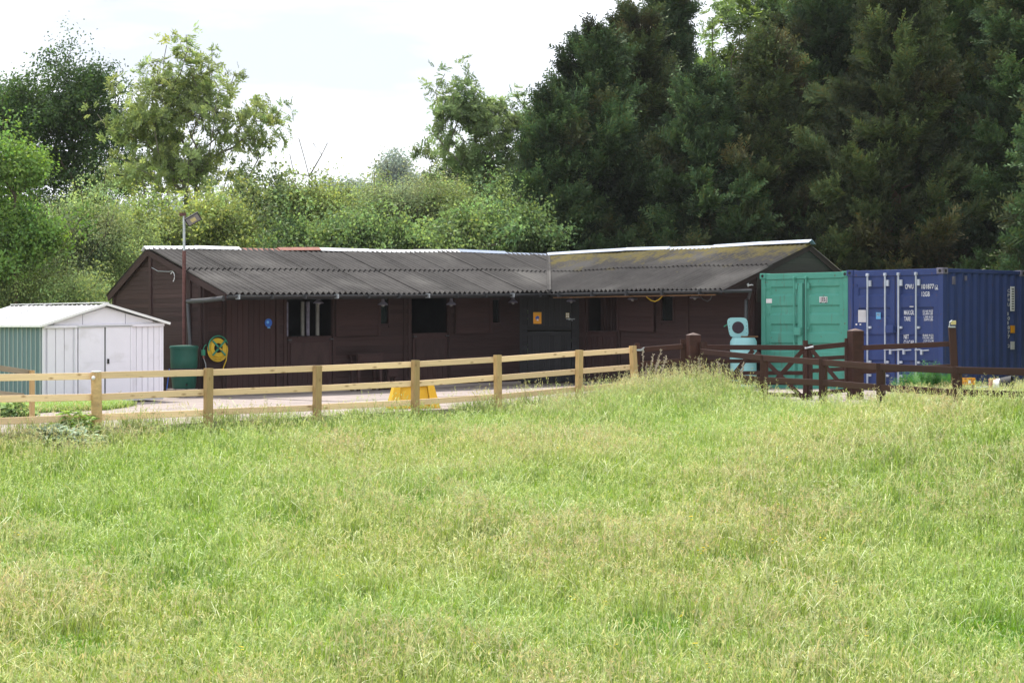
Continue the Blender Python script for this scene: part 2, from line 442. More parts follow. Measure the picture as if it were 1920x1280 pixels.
# unit plank, x along the grain, with slightly rounded edges
def unit_plank():
    out_ = {}
    for key, bw in (('plank', 0.05),):
        bm = bmesh.new(); bmesh.ops.create_cube(bm, size=1.0)
        me = bpy.data.meshes.new(key); bm.to_mesh(me); bm.free(); out_[key] = me
    return out_['plank']
_PLANK = {}
def plank_mesh(mat):
    if mat.name not in _PLANK:
        bm = bmesh.new(); bmesh.ops.create_cube(bm, size=1.0)
        long_edges = [e_ for e_ in bm.edges if abs(e_.verts[0].co.x - e_.verts[1].co.x) > 0.5]
        bmesh.ops.bevel(bm, geom=long_edges, offset=0.07, segments=1, affect='EDGES')
        me = bpy.data.meshes.new('plank_' + mat.name); bm.to_mesh(me); bm.free()
        me.materials.append(mat)
        _PLANK[mat.name] = me
    return _PLANK[mat.name]

def plank(name, a, b, w, th, face, mat, parent):
    """a board from a to b, w high across the face, th thick along the face normal"""
    a = Vector(a); b = Vector(b)
    X = (b - a); ln = X.length; X.normalize()
    N = Vector(face); N = (N - X * N.dot(X)).normalized()
    Z = X.cross(N) * -1
    Mx = Matrix(((X.x * ln, N.x * th, Z.x * w, (a.x + b.x) / 2), (X.y * ln, N.y * th, Z.y * w, (a.y + b.y) / 2), (X.z * ln, N.z * th, Z.z * w, (a.z + b.z) / 2), (0, 0, 0, 1)))
    o = bpy.data.objects.new(name, plank_mesh(mat))
    C.objects.link(o)
    if parent:
        o.parent = parent
        # parents carry a pure translation at the root, identity below it
        Mx = root_matrix(parent).inverted() @ Mx
        if parent.parent is not None and parent.matrix_basis != Matrix.Identity(4):
            Mx = parent.matrix_basis.inverted() @ Mx
    o.matrix_basis = Mx
    return o

def text_part(name, txt, mat, parent, origin, X, Z, height, width=None, squeeze=0.62, depth=0.003):
    """flat lettering standing on a surface: X reading direction, Z up"""
    cu = bpy.data.curves.new('t', 'FONT'); cu.body = txt; cu.size = 1.0; cu.extrude = 0.0; cu.offset = 0.008
    ob = bpy.data.objects.new('t', cu); C.objects.link(ob)
    dg = bpy.context.evaluated_depsgraph_get()
    me = bpy.data.meshes.new_from_object(ob.evaluated_get(dg))
    bpy.data.objects.remove(ob); bpy.data.curves.remove(cu)
    co = np.array([v.co[:] for v in me.vertices])
    x0, x1 = co[:, 0].min(), co[:, 0].max(); y0, y1 = co[:, 1].min(), co[:, 1].max()
    sy = height / max(0.69, y1 - y0) if False else height / 0.69
    sx = (width / (x1 - x0)) if width else sy * squeeze
    X = Vector(X); Z = Vector(Z); Nn = X.cross(Z)
    inv = root_matrix(parent).inverted()
    for v in me.vertices:
        p = Vector(origin) + X * ((v.co.x - x0) * sx) + Z * (v.co.y * sy) + Nn * depth
        v.co = inv @ p
    me.materials.clear(); me.materials.append(mat)
    o = bpy.data.objects.new(name, me); C.objects.link(o); o.parent = parent
    return o

def P(px, py, Y):
    return Vector(((px - 960) / F * Y, Y, EYE - (py - 612) / F * Y))
def hit(px, py, p0, nrm):
    d = Vector(((px - 960) / F, 1, -(py - 612) / F))
    o = Vector((0, 0, EYE))
    t = (Vector(p0) - o).dot(nrm) / d.dot(nrm)
    return o + d * t

def smooth01(x):
    x = np.clip(x, 0, 1); return x * x * (3 - 2 * x)
_lat = rng.random((64, 64))
def vnoise(x, y, s=1.0, ox=0.0):
    x = np.asarray(x) * s + 17.3 + ox; y = np.asarray(y) * s + 9.1 + ox * 1.7
    xi = np.floor(x).astype(int); yi = np.floor(y).astype(int)
    fx = smooth01(x - xi); fy = smooth01(y - yi)
    g = lambda a, b: _lat[a % 64, b % 64]
    return (g(xi, yi) * (1 - fx) + g(xi + 1, yi) * fx) * (1 - fy) + (g(xi, yi + 1) * (1 - fx) + g(xi + 1, yi + 1) * fx) * fy
def fbm(x, y, s=1.0, ox=0.0):
    return (vnoise(x, y, s, ox) + 0.5 * vnoise(x, y, 2.1 * s, ox + 5) + 0.25 * vnoise(x, y, 4.3 * s, ox + 11)) / 1.75

# ------------------------------------------------------------------ the ground
def yard_z(x):
    return 0.15 + 0.0125 * x
FD = Vector((0.716, 0.698, 0)); F0 = Vector((-6.26, 28.0, 0)); FN = Vector((0.698, -0.716, 0))   # new fence: direction, first post, field side
yard_poly = [(-14.9, 19.6), (-6.36, 28.1), (1.13, 35.4), (2.3, 36.5), (3.45, 35.9), (4.45, 33.6), (5.2, 31.8), (5.75, 31.1), (6.35, 33.0),
             (8.4, 37.6), (9.0, 38.2), (12.2, 41.0), (14.5, 60), (-20, 60), (-20, 22)]
def poly_sd(x, y, poly):
    """signed distance, positive inside"""
    x = np.asarray(x, float); y = np.asarray(y, float)
    ins = np.zeros(x.shape, bool); dmin = np.full(x.shape, 1e9)
    n = len(poly)
    for i in range(n):
        x0, y0 = poly[i]; x1, y1 = poly[(i + 1) % n]
        ex, ey = x1 - x0, y1 - y0
        t = np.clip(((x - x0) * ex + (y - y0) * ey) / (ex * ex + ey * ey), 0, 1)
        dmin = np.minimum(dmin, np.hypot(x - x0 - t * ex, y - y0 - t * ey))
        c = ((y0 > y) != (y1 > y)) & (x < (x1 - x0) * (y - y0) / (y1 - y0 + 1e-12) + x0)
        ins ^= c
    return np.where(ins, dmin, -dmin)
ctrl = np.array([(-6.26, 28, -.17), (-10, 24.3, -.3), (-14, 20.4, -.4), (1.23, 35.3, .02), (-2.5, 31.6, -.1), (2.2, 35.4, .2), (3.1, 34.3, .33), (3.9, 33.4, .25),
                 (4.6, 32.6, .1), (5.27, 31.3, .05), (5.9, 29.6, .2), (6.7, 27.8, .33), (7.5, 26.8, .38), (10, 26, .45), (0, 16.5, -1.52), (4.6, 16.5, -1.5), (-4.6, 16.5, -1.5),
                 (0, 23, -.85), (-5, 22, -.98), (5, 23, -.7), (9, 20, -.8), (-9, 18, -1.2), (0, 9, -2.0), (8, 9, -1.9), (-8, 9, -2.0), (0, 0, -2.1), (12, 0, -2.1), (-12, 0, -2.1),
                 (8, 32, .3), (8.5, 36, .25), (12, 34, .4), (13, 40, .3), (1.5, 31, -.22), (-3, 27, -.5)])
def _tps(r2):
    return r2 * np.log(r2 + 1e-9) * 0.5
_n = len(ctrl)
_A = np.zeros((_n + 3, _n + 3))
_d2 = (ctrl[:, None, 0] - ctrl[None, :, 0]) ** 2 + (ctrl[:, None, 1] - ctrl[None, :, 1]) ** 2
_A[:_n, :_n] = _tps(_d2) + np.eye(_n) * 0.8
_A[:_n, _n] = 1; _A[:_n, _n + 1:] = ctrl[:, :2]; _A[_n:, :_n] = _A[:_n, _n:].T
_w = np.linalg.solve(_A, np.concatenate([ctrl[:, 2], np.zeros(3)]))
def field_z(x, y):
    x = np.clip(np.asarray(x, float), -15, 15); y = np.clip(np.asarray(y, float), -4, 44)
    sh = x.shape; x = x.ravel(); y = y.ravel(); z = np.zeros_like(x)
    for i in range(0, len(x), 20000):
        xx = x[i:i + 20000]; yy = y[i:i + 20000]
        d2 = (xx[:, None] - ctrl[None, :, 0]) ** 2 + (yy[:, None] - ctrl[None, :, 1]) ** 2
        z[i:i + 20000] = _tps(d2) @ _w[:_n] + _w[_n] + xx * _w[_n + 1] + yy * _w[_n + 2]
    return z.reshape(sh)
def ground_z(x, y):
    x = np.asarray(x, float); y = np.asarray(y, float)
    m = smooth01((poly_sd(x, y, yard_poly) + 0.25) / 0.25)
    zy = yard_z(np.clip(x, -20, 20)) - 0.06
    zf = field_z(x, y) + 0.06 * (fbm(x, y, 0.6) - 0.5)
    back = smooth01((y - 42) / 6)
    zf = zf * (1 - back) + zy * back
    z = zf * (1 - m) + zy * m
    r = np.hypot(x, y - 20)
    return z + smooth01((r - 85) / 240) * 17.0
xs = np.concatenate([[-900, -500, -320, -220, -150, -110, -80, -60, -48], np.arange(-40, 40.01, 0.4), [48, 60, 80, 110, 150, 220, 320, 500, 900]])
ys = np.concatenate([[-700, -400, -200, -100, -50, -25], np.arange(-12, 62.01, 0.4), [66, 72, 80, 90, 100, 115, 130, 150, 180, 220, 270, 320, 400, 600, 1000]])
GX, GY = np.meshgrid(xs, ys)
GZ = ground_z(GX, GY)
nv = GX.size; nx = len(xs); ny = len(ys)
idx = np.arange(nv).reshape(ny, nx)
faces = np.stack([idx[:-1, :-1], idx[:-1, 1:], idx[1:, 1:], idx[1:, :-1]], -1).reshape(-1, 4)
me = bpy.data.meshes.new('ground')
me.from_pydata(np.stack([GX.ravel(), GY.ravel(), GZ.ravel()], 1).tolist(), [], faces.tolist())
for p in me.polygons: p.use_smooth = True
me.materials.append(M['ground'])
ground = bpy.data.objects.new('ground', me); C.objects.link(ground); ground['kind'] = 'structure'
def gz(x, y): return float(ground_z(np.array([x]), np.array([y]))[0])

# concrete yard: poured bays with joints, one slab object per bay
def clip_poly(poly, a, b, c):
    """keep a*x+b*y<=c"""
    o = []
    for i in range(len(poly)):
        p, q = poly[i], poly[(i + 1) % len(poly)]
        dp = a * p[0] + b * p[1] - c; dq = a * q[0] + b * q[1] - c
        if dp <= 0: o.append(p)
        if dp * dq < 0:
            t = dp / (dp - dq); o.append((p[0] + (q[0] - p[0]) * t, p[1] + (q[1] - p[1]) * t))
    return o
U = Vector((math.cos(R(40)), math.sin(R(40)), 0)); V = Vector((-U.y, U.x, 0))
O = Vector((-6.1, 40.3, 0))
yard_root = thing('concrete_yard', (0, 36, yard_z(0)), None, None)
yard_root['kind'] = 'structure'
def st_of(x, y):
    d = Vector((x, y, 0)) - O
    return d.dot(U), d.dot(V)
conc = [(-13.6, 20.85), (-6.33, 28.03), (1.16, 35.37), (2.3, 36.5), (3.45, 35.9), (4.45, 33.6), (5.15, 31.75), (5.75, 31.05), (6.35, 33.0), (8.2, 37.6), (8.6, 38.9), (5.3, 43.2), (2.4, 47.4), (0.6, 48.2), (-8.6, 41.4), (-14, 36), (-14, 33.5)]
bay = 4.0
k = 0
for i in range(-6, 6):
    for j in range(-6, 4):
        s0, s1 = i * bay + 0.008, (i + 1) * bay - 0.008
        t0, t1 = j * bay + 0.008, (j + 1) * bay - 0.008
        pl = conc
        for (a, b, c) in ((U.x, U.y, O.dot(U) + s1), (-U.x, -U.y, -(O.dot(U) + s0)), (V.x, V.y, O.dot(V) + t1), (-V.x, -V.y, -(O.dot(V) + t0))):
            pl = clip_poly(pl, a, b, c)
            if len(pl) < 3: break
        if len(pl) < 3: continue
        lift = random.uniform(-0.006, 0.006)
        mb = MB(); n_ = len(pl)
        top = [(x, y, yard_z(x) + lift) for x, y in pl]; bot = [(x, y, yard_z(x) - 0.12) for x, y in pl]
        mb.add(top + bot, [tuple(range(n_)), tuple(range(2 * n_ - 1, n_ - 1, -1))] + [(a_, n_ + a_, n_ + (a_ + 1) % n_, (a_ + 1) % n_) for a_ in range(n_)])
        mb.build('concrete_slab', M['concrete'], yard_root)

# ------------------------------------------------------------------ the stable
RISE = 0.016
S0V = 9.17                                  # s of the valley at the eave
def S(s, t, z):
    p = O + U * s + V * t
    return Vector((p.x, p.y, z + RISE * min(s, S0V)))
EAVE, RIDGE, T_R, S_R = 2.28, 3.34, 3.4, 12.10
BACK_T, BACK_S, BACK_Z = 5.3, 14.0, 2.31
T_END = -5.92                               # gable end of the right wing (roof)
WALL_T, WALL_S = 1.12, 10.29                # front walls
BASE = 0.03
def roof_l(t):
    return EAVE + (RIDGE - EAVE) * t / T_R if t <= T_R else RIDGE + (BACK_Z - RIDGE) * (t - T_R) / (BACK_T - T_R)
def roof_r(s):
    q = s - S0V
    return EAVE + (RIDGE - EAVE) * q / (S_R - S0V) if s <= S_R else RIDGE + (BACK_Z - RIDGE) * (s - S_R) / (BACK_S - S_R)
stable = thing('stable_block', S(5, 3, 0.1), 'long brown timber L-shaped stable block under a corrugated grey roof', 'stable')

# roof sheets
PITCH = 0.15
def roof_sheet(a0, a1, b0, b1, fn, amp=0.031, mat=None, name='roof_sheet', low=None, high=None, upfn=None):
    """corrugated sheet, ridges run along b; low(a)/high(a) trim it; fn(a,b,h)->world"""
    n = max(2, int(round((a1 - a0) / PITCH * 6)))
    vs = []; fs = []; ups = []
    cols = []
    nb = 4
    for i in range(n + 1):
        a = a0 + (a1 - a0) * i / n
        lo = max(b0, low(a)) if low else b0
        hi = min(b1, high(a)) if high else b1
        cols.append((a, lo, max(lo, hi)))
    for a, lo, hi in cols:
        h = amp * math.cos(2 * math.pi * a / PITCH)
        for j in range(nb + 1):
            b = lo + (hi - lo) * j / nb
            vs.append(fn(a, b, h)); ups.append(upfn(a, b))
    for i in range(n):
        if cols[i][2] - cols[i][1] < 1e-3 or cols[i + 1][2] - cols[i + 1][1] < 1e-3: continue
        for j in range(nb):
            k0 = i * (nb + 1) + j
            fs.append((k0, k0 + nb + 1, k0 + nb + 2, k0 + 1))
    if not fs: return None
    used = sorted({q for f in fs for q in f}); rm = {q: i_ for i_, q in enumerate(used)}
    vs = [vs[q] for q in used]; ups = [ups[q] for q in used]
    fs = [tuple(rm[q] for q in f) for f in fs]
    mb = MB(); mb.add(vs, fs)
    o = mb.build(name, mat or M['roof'], stable, smooth=True)
    for p in o.data.polygons: p.use_smooth = True
    at = o.data.attributes.new('up', 'FLOAT', 'POINT'); at.data.foreach_set('value', np.array(ups, np.float32))
    return o
def sag(a): return 0.012 * math.sin(a * 0.9) + 0.008 * math.sin(a * 2.3 + 1)
SW = 1.05
val = lambda s: (s - S0V) * T_R / (S_R - S0V)      # t of the valley at s
# left wing, front slope: two courses
s = -0.14
i = 0
while s < S_R + 0.02:
    e1 = min(s + SW, S_R + 0.02)
    tilt = random.uniform(-0.006, 0.006)
    for (b0, b1, lift) in ((-0.05, 1.85, 0.0), (1.7, T_R + 0.01, 0.028)):
        roof_sheet(s, e1, b0, b1, lambda a, b, h, lift=lift, tilt=tilt, a0_=s: S(a, b, roof_l(b) + 0.035 + h + lift + sag(a) + tilt + 0.009 * (1 - (a - a0_) / SW)), low=lambda a: val(a) if a > S0V else -1,
                   upfn=lambda a, b: b / T_R * (0.6 if a < 7.5 else 1.0))
    s = e1; i += 1
# left wing, back slope
roof_sheet(-0.14, 15.0, T_R - 0.01, BACK_T + 0.05, lambda a, b, h: S(a, b, roof_l(b) + 0.035 + h), upfn=lambda a, b: 0.5, high=lambda a: BACK_T + 0.05 if a < S_R else T_R + (a - S_R) * 0 + 1.9)
# right wing, front slope
t = T_END
vt = lambda t_: S0V + t_ * (S_R - S0V) / T_R
while t < T_R:
    e1 = min(t + SW, T_R)
    tilt = random.uniform(-0.006, 0.006)
    for (b0, b1, lift) in ((S0V - 0.05, S0V + 1.62, 0.0), (S0V + 1.47, S_R + 0.01, 0.028)):
        roof_sheet(t, e1, b0, b1, lambda a, b, h, lift=lift, tilt=tilt, a0_=t: S(b, a, roof_r(b) + 0.035 + h + lift + sag(a + 4) + tilt + 0.009 * ((a - a0_) / SW)), low=lambda a: vt(a) if a > 0 else 0,
                   mat=M['roof_lichen'], upfn=lambda a, b: (b - S0V) / (S_R - S0V))
    t = e1
roof_sheet(T_END, T_R, S_R - 0.01, BACK_S + 0.05, lambda a, b, h: S(b, a, roof_r(b) + 0.035 + h), upfn=lambda a, b: 0.7, mat=M['roof_lichen'])

# valley flashing
mb = MB()
vp = [S(S0V - 0.03, -0.03, EAVE + 0.075), S(S_R, T_R, RIDGE + 0.09)]
d = (vp[1] - vp[0]).normalized(); w_ = d.cross(Vector((0, 0, 1))).normalized()
pts_ = []
for q in range(13):
    c = vp[0].lerp(vp[1], q / 12)
    pts_ += [c - w_ * 0.05 + Vector((0, 0, 0.02)), c, c + w_ * 0.05 + Vector((0, 0, 0.02))]
mb.add(pts_, [f for q in range(12) for f in ((q * 3, q * 3 + 1, q * 3 + 4, q * 3 + 3), (q * 3 + 1, q * 3 + 2, q * 3 + 5, q * 3 + 4))])
vf = mb.build('valley_flashing', M['roof'], stable)
vf.modifiers.new('thick', 'SOLIDIFY').thickness = 0.01

# ridge caps
def ridge_piece(p0, p1, dirn, mat, w=0.12, slopes=(0.31, 0.54)):
    mb = MB()
    up = Vector((0, 0, 0.06))
    prof = [(-w, -w * slopes[0]), (-0.035, 0.012), (0.0, 0.035), (0.035, 0.012), (w, -w * slopes[1])]
    vs = []
    for p in (p0, p1):
        for q, h in prof:
            vs.append(p + up + dirn * q + Vector((0, 0, h)))
    n = len(prof)
    mb.add(vs, [(i, i + 1, n + i + 1, n + i) for i in range(n - 1)])
    o = mb.build('ridge_cap', mat, stable)
    md = o.modifiers.new('thick', 'SOLIDIFY'); md.thickness = 0.012; md.offset = 1
    return o
def s_at_ridge(px):
    p = hit(px, 470, S(0, T_R, RIDGE), V); return (p - O).dot(U)
cuts = [-0.2] + [s_at_ridge(x) for x in (365, 446, 520, 596, 690, 775, 858, 945)] + [S_R]
mats_ = ['ridge_white', 'ridge_white', 'ridge_red', 'ridge_red', 'ridge_white', 'ridge_white', 'ridge_white', 'ridge_blue', 'ridge_blue']
for i in range(len(cuts) - 1):
    a, b = cuts[i], cuts[i + 1]
    z0 = 0.02 * math.sin(i * 2.1); z1 = 0.02 * math.sin(i * 2.1 + 1)
    ridge_piece(S(a, T_R, RIDGE + z0 + 0.01 * (i % 2)), S(b + 0.03, T_R, RIDGE + z1 + 0.01 * (i % 2)), V, M[mats_[i]])
tc_ = np.linspace(T_END - 0.03, T_R, 7)
for i in range(6):
    z0 = 0.02 * math.sin(i * 1.7 + 1)
    ridge_piece(S(S_R, tc_[i], RIDGE + 0.02 + z0 + 0.01 * (i % 2)), S(S_R, tc_[i + 1] + 0.03, RIDGE + 0.02 + 0.02 * math.sin(i * 1.7 + 2.2) + 0.01 * (i % 2)), U, M['ridge_blue'])

# barge boards on the gables
def barge(a, b, face, mat=M['stable'], w=0.14, th=0.03):
    plank('barge_board', a, b, w, th, face, mat, stable)
barge(S(-0.1, -0.02, EAVE - 0.045), S(-0.1, T_R, RIDGE - 0.045), U)
barge(S(-0.1, T_R, RIDGE - 0.045), S(-0.1, BACK_T, BACK_Z - 0.045), U)
barge(S(S0V, T_END + 0.05, EAVE - 0.045), S(S_R, T_END + 0.05, RIDGE - 0.045), V)
barge(S(S_R, T_END + 0.05, RIDGE - 0.045), S(BACK_S, T_END + 0.05, BACK_Z - 0.045), V)

# wall carcass (closed backing behind the boards, with openings), made of wall panels
def wall_quad(pts, name='wall', mat=None, th=0.04, nrm=None):
    mb = MB(); n = len(pts)
    nrm = Vector(nrm).normalized()
    a = [Vector(p) for p in pts]; b = [p - nrm * th for p in a]
    mb.add(a + b, [tuple(range(n)), tuple(range(2 * n - 1, n - 1, -1))] + [(i, n + i, n + (i + 1) % n, (i + 1) % n) for i in range(n)])
    return mb.build(name, mat or M['stable_flat'], stable)
def sx(px):      # s on the left front wall at a pixel column
    p = hit(px, 600, S(0, WALL_T, 0), V); return (p - O).dot(U)
def zl(px, py):  # unsheared height on the left front wall
    p = hit(px, py, S(0, WALL_T, 0), V); return p.z - RISE * min((p - O).dot(U), S0V)
def tx(px):
    p = hit(px, 600, S(WALL_S, 0, 0), U); return (p - O).dot(V)
def zr(px, py):
    return hit(px, py, S(WALL_S, 0, 0), U).z - RISE * S0V
TOPL = roof_l(WALL_T) - 0.02; TOPR = roof_r(WALL_S) - 0.02

def clad(A, B, z0, z1, holes, frame, face, mat, name='board', hgt=0.105, parent=None, trim=None):
    """horizontal boards between coordinates A and B of a wall; holes are (a0,a1,z0,z1)"""
    z = z0
    while z < z1 - 0.02:
        h = min(hgt, z1 - z)
        zc = z + h / 2
        spans = [(A, B)]
        for (h0, h1, k0, k1) in holes:
            if z + h - 0.03 > k0 and z + 0.03 < k1:
                ns = []
                for a, b in spans:
                    if h1 <= a or h0 >= b: ns.append((a, b)); continue
                    if h0 > a: ns.append((a, h0))
                    if h1 < b: ns.append((h1, b))
                spans = ns
        for a, b in spans:
            if trim:
                a, b = trim(a, b, z + h)
            if b - a < 0.04: continue
            e_ = random.uniform(-0.002, 0.002)
            p0 = frame(a, zc); p1 = frame(b, zc)
            n_ = Vector(face).normalized()
            plank(name, p0 + n_ * (0.012 + e_), p1 + n_ * (0.012 + e_), h * 0.97, 0.022, n_, mat, parent or stable)
        z += hgt

fl = lambda s_, z: S(s_, WALL_T, z)
fr = lambda t_, z: S(WALL_S, t_, z)
NL = -V; NR = -U
# openings, left wing: (s0,s1,z0,z1)
op1 = (sx(536), sx(622), zl(580, 629), zl(580, 556))
op2 = (sx(771), sx(838), zl(805, 623), zl(805, 553))
win1 = (sx(711), sx(728), zl(720, 608), zl(720, 560))
win2 = (sx(921), sx(936), zl(928, 606), zl(928, 560))
door1 = (sx(421), sx(516), BASE, zl(470, 560))
ld1 = (sx(536), sx(622), BASE, op1[2]); ld2 = (sx(771), sx(838), BASE, op2[2])
SD = sx(975)                        # left end of the corner wall
TD = tx(1085)                       # right end of the corner wall
holesL = [op1, op2, win1, win2, door1, ld1, ld2]
# backing panels in vertical strips around the holes
def backing(frame, nrm, A, B, z0, z1, holes):
    cutsx = sorted(set([A, B] + [h[0] for h in holes] + [h[1] for h in holes]))
    for a, b in zip(cutsx[:-1], cutsx[1:]):
        zz = [(z0, z1)]
        for (h0, h1, k0, k1) in holes:
            if h0 < b - 1e-4 and h1 > a + 1e-4:
                nz_ = []
                for lo, hi in zz:
                    if k1 <= lo or k0 >= hi: nz_.append((lo, hi)); continue
                    if k0 > lo: nz_.append((lo, k0))
                    if k1 < hi: nz_.append((k1, hi))
                zz = nz_
        for lo, hi in zz:
            if hi - lo < 0.02: continue
            wall_quad([frame(a, lo), frame(b, lo), frame(b, hi), frame(a, hi)], 'wall_panel', nrm=nrm)
backing(fl, NL, 0, SD, BASE, TOPL, holesL)
clad(0.06, SD - 0.02, BASE, TOPL, holesL, fl, NL, M['stable'])
# right wing
opR = (tx(1160), tx(1103), zr(1130, 619), zr(1130, 553))
winR = (tx(1265), tx(1241), zr(1253, 603), zr(1253, 556))
ldR = (opR[0], opR[1], BASE, opR[2])
TE = T_END + 0.1
holesR = [opR, winR, ldR]
backing(fr, NR, TE, TD, BASE, TOPR, holesR)
clad(TE + 0.05, TD - 0.02, BASE, TOPR, holesR, fr, NR, M['stable'])
# corner (diagonal) wall
cA = S(SD, WALL_T, 0); cB = S(WALL_S, TD, 0)
cdir = Vector((cB.x - cA.x, cB.y - cA.y, 0)); clen = cdir.length; cdir.normalize()
cn = Vector((cdir.y, -cdir.x, 0))
def fd(a, z):
    p = cA + cdir * a; return Vector((p.x, p.y, z + RISE * S0V))
def ax(px):
    p = hit(px, 600, cA, cn); return (p - cA).dot(cdir)
def zd(px, py): return hit(px, py, cA, cn).z - RISE * S0V
doorD = (ax(989), ax(1072), BASE + 0.03, zd(1030, 556))
TOPD = EAVE + 0.125
backing(fd, cn, 0, clen, BASE, TOPD, [doorD])
clad(0.0, clen, BASE, TOPD, [doorD], fd, cn, M['black'])
# gable wall at the left end
fg = lambda t_, z: S(0, t_, z)
gpts = [fg(WALL_T, BASE), fg(BACK_T - 0.1, BASE), fg(BACK_T - 0.1, roof_l(BACK_T - 0.1)), fg(T_R, RIDGE), fg(WALL_T, roof_l(WALL_T))]
wall_quad(gpts, 'gable_wall', nrm=-U)
def trim_l(a, b, ztop):
    if ztop > roof_l(a): a = (ztop - EAVE) / (RIDGE - EAVE) * T_R
    if ztop > roof_l(b): b = T_R + (RIDGE - ztop) / (RIDGE - BACK_Z) * (BACK_T - T_R)
    return a, b
clad(WALL_T + 0.05, BACK_T - 0.12, BASE, RIDGE - 0.02, [], fg, -U, M['stable'], trim=trim_l)
# gable at the right end
fgr = lambda s_, z: S(s_, TE, z)
wall_quad([fgr(WALL_S, BASE), fgr(BACK_S - 0.1, BASE), fgr(BACK_S - 0.1, roof_r(BACK_S - 0.1)), fgr(S_R, RIDGE), fgr(WALL_S, roof_r(WALL_S))], 'gable_wall', nrm=-V)
def trim_r(a, b, ztop):
    if ztop > roof_r(a): a = S0V + (ztop - EAVE) / (RIDGE - EAVE) * (S_R - S0V)
    if ztop > roof_r(b): b = S_R + (RIDGE - ztop) / (RIDGE - BACK_Z) * (BACK_S - S_R)
    return a, b
M['grey_boards'] = wood_mat('weathered_gable_boards', (0.05, 0.042, 0.035), var=0.3, rand=0.2)
clad(WALL_S + 0.05, BACK_S - 0.12, 2.0, RIDGE - 0.02, [], fgr, -V, M['grey_boards'], hgt=0.15, trim=trim_r)
# gable triangle that closes the canopy end of the right wing
wall_quad([S(S0V + 0.25, TE, roof_r(S0V + 0.25) - 0.10), S(WALL_S, TE, roof_r(S0V + 0.25) - 0.10), S(WALL_S, TE, roof_r(WALL_S) - 0.02), S(S0V + 0.25, TE, roof_r(S0V + 0.25) - 0.02)], 'canopy_end', nrm=-V)
# back walls, partitions and floor, so the openings look into closed dark boxes
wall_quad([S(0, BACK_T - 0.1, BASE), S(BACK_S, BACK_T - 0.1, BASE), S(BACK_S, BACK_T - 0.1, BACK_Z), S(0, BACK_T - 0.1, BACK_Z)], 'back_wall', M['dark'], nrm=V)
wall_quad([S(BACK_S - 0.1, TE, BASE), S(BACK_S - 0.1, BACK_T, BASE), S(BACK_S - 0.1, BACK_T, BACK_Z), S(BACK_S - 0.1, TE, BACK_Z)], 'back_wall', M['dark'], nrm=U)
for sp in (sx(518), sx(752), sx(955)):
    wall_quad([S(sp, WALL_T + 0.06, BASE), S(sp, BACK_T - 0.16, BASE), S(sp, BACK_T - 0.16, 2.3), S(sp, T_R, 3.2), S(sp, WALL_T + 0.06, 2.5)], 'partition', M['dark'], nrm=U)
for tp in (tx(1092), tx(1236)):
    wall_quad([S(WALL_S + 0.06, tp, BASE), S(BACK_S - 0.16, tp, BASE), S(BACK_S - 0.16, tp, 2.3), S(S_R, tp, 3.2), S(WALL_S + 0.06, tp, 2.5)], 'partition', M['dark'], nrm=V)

# posts and corner boards
def upright(frame, a, z0, z1, face, w=0.1, th=0.07, mat=M['stable'], name='upright', proud=0.03):
    n_ = Vector(face).normalized()
    plank(name, frame(a, z0) + n_ * proud, frame(a, z1) + n_ * proud, w, th, n_, mat, stable)
upright(fl, 0.05, BASE, TOPL, NL, 0.11, 0.07)
upright(fg, WALL_T + 0.06, BASE, TOPL, -U, 0.11, 0.05)
upright(fg, BACK_T - 0.16, BASE, roof_l(BACK_T - 0.16), -U, 0.1, 0.05)
upright(fg, T_R - 0.02, BASE, RIDGE - 0.1, -U, 0.11, 0.07, name='gable_post')
upright(fg, 1.62, BASE, roof_l(1.62) - 0.1, -U, 0.12, 0.06, name='gable_post')
for px in (418, 519, 533, 625, 757, 766, 842):
    upright(fl, sx(px), BASE, TOPL, NL, 0.075, 0.03, proud=0.035)
for px in (1098, 1163, 1291, 1405):
    upright(fr, tx(px), BASE, TOPR, NR, 0.08, 0.03, proud=0.035)
upright(fd, 0.02, BASE, TOPD, cn, 0.06, 0.04, M['black'], proud=0.035)
upright(fd, clen - 0.02, BASE, TOPD, cn, 0.06, 0.04, M['black'], proud=0.035)

# doors
def plank_door(name, frame, face, a0, a1, z0, z1, mat, proud=0.02, n=None, ledges=True, label=None):
    n_ = Vector(face).normalized()
    mb = MB()
    q = [frame(a0, z0), frame(a1, z0), frame(a1, z1), frame(a0, z1)]
    o_ = wall_quad([p + n_ * (proud - 0.03) for p in q], name, mat=M['stable_flat'] if mat is not M['black'] else M['gutter'], th=0.03, nrm=n_)
    if label: o_['label'] = label
    n = n or max(3, int(round((a1 - a0) / 0.14)))
    w = (a1 - a0) / n
    for i in range(n):
        a = a0 + w * (i + 0.5)
        plank('plank', frame(a, z0 + 0.01) + n_ * (proud + 0.008), frame(a, z1 - 0.01) + n_ * (proud + 0.008), w * 0.95, 0.02, n_, mat, o_)
    if ledges:
        for zz in (z0 + 0.12, z1 - 0.1):
            plank('ledge', frame(a0 + 0.02, zz) + n_ * (proud + 0.025), frame(a1 - 0.02, zz) + n_ * (proud + 0.025), 0.11, 0.022, n_, mat, o_)
    return o_
plank_door('feed_room_door', fl, NL, door1[0] + 0.02, door1[1] - 0.02, BASE + 0.04, door1[3], M['door_brown'], ledges=False)
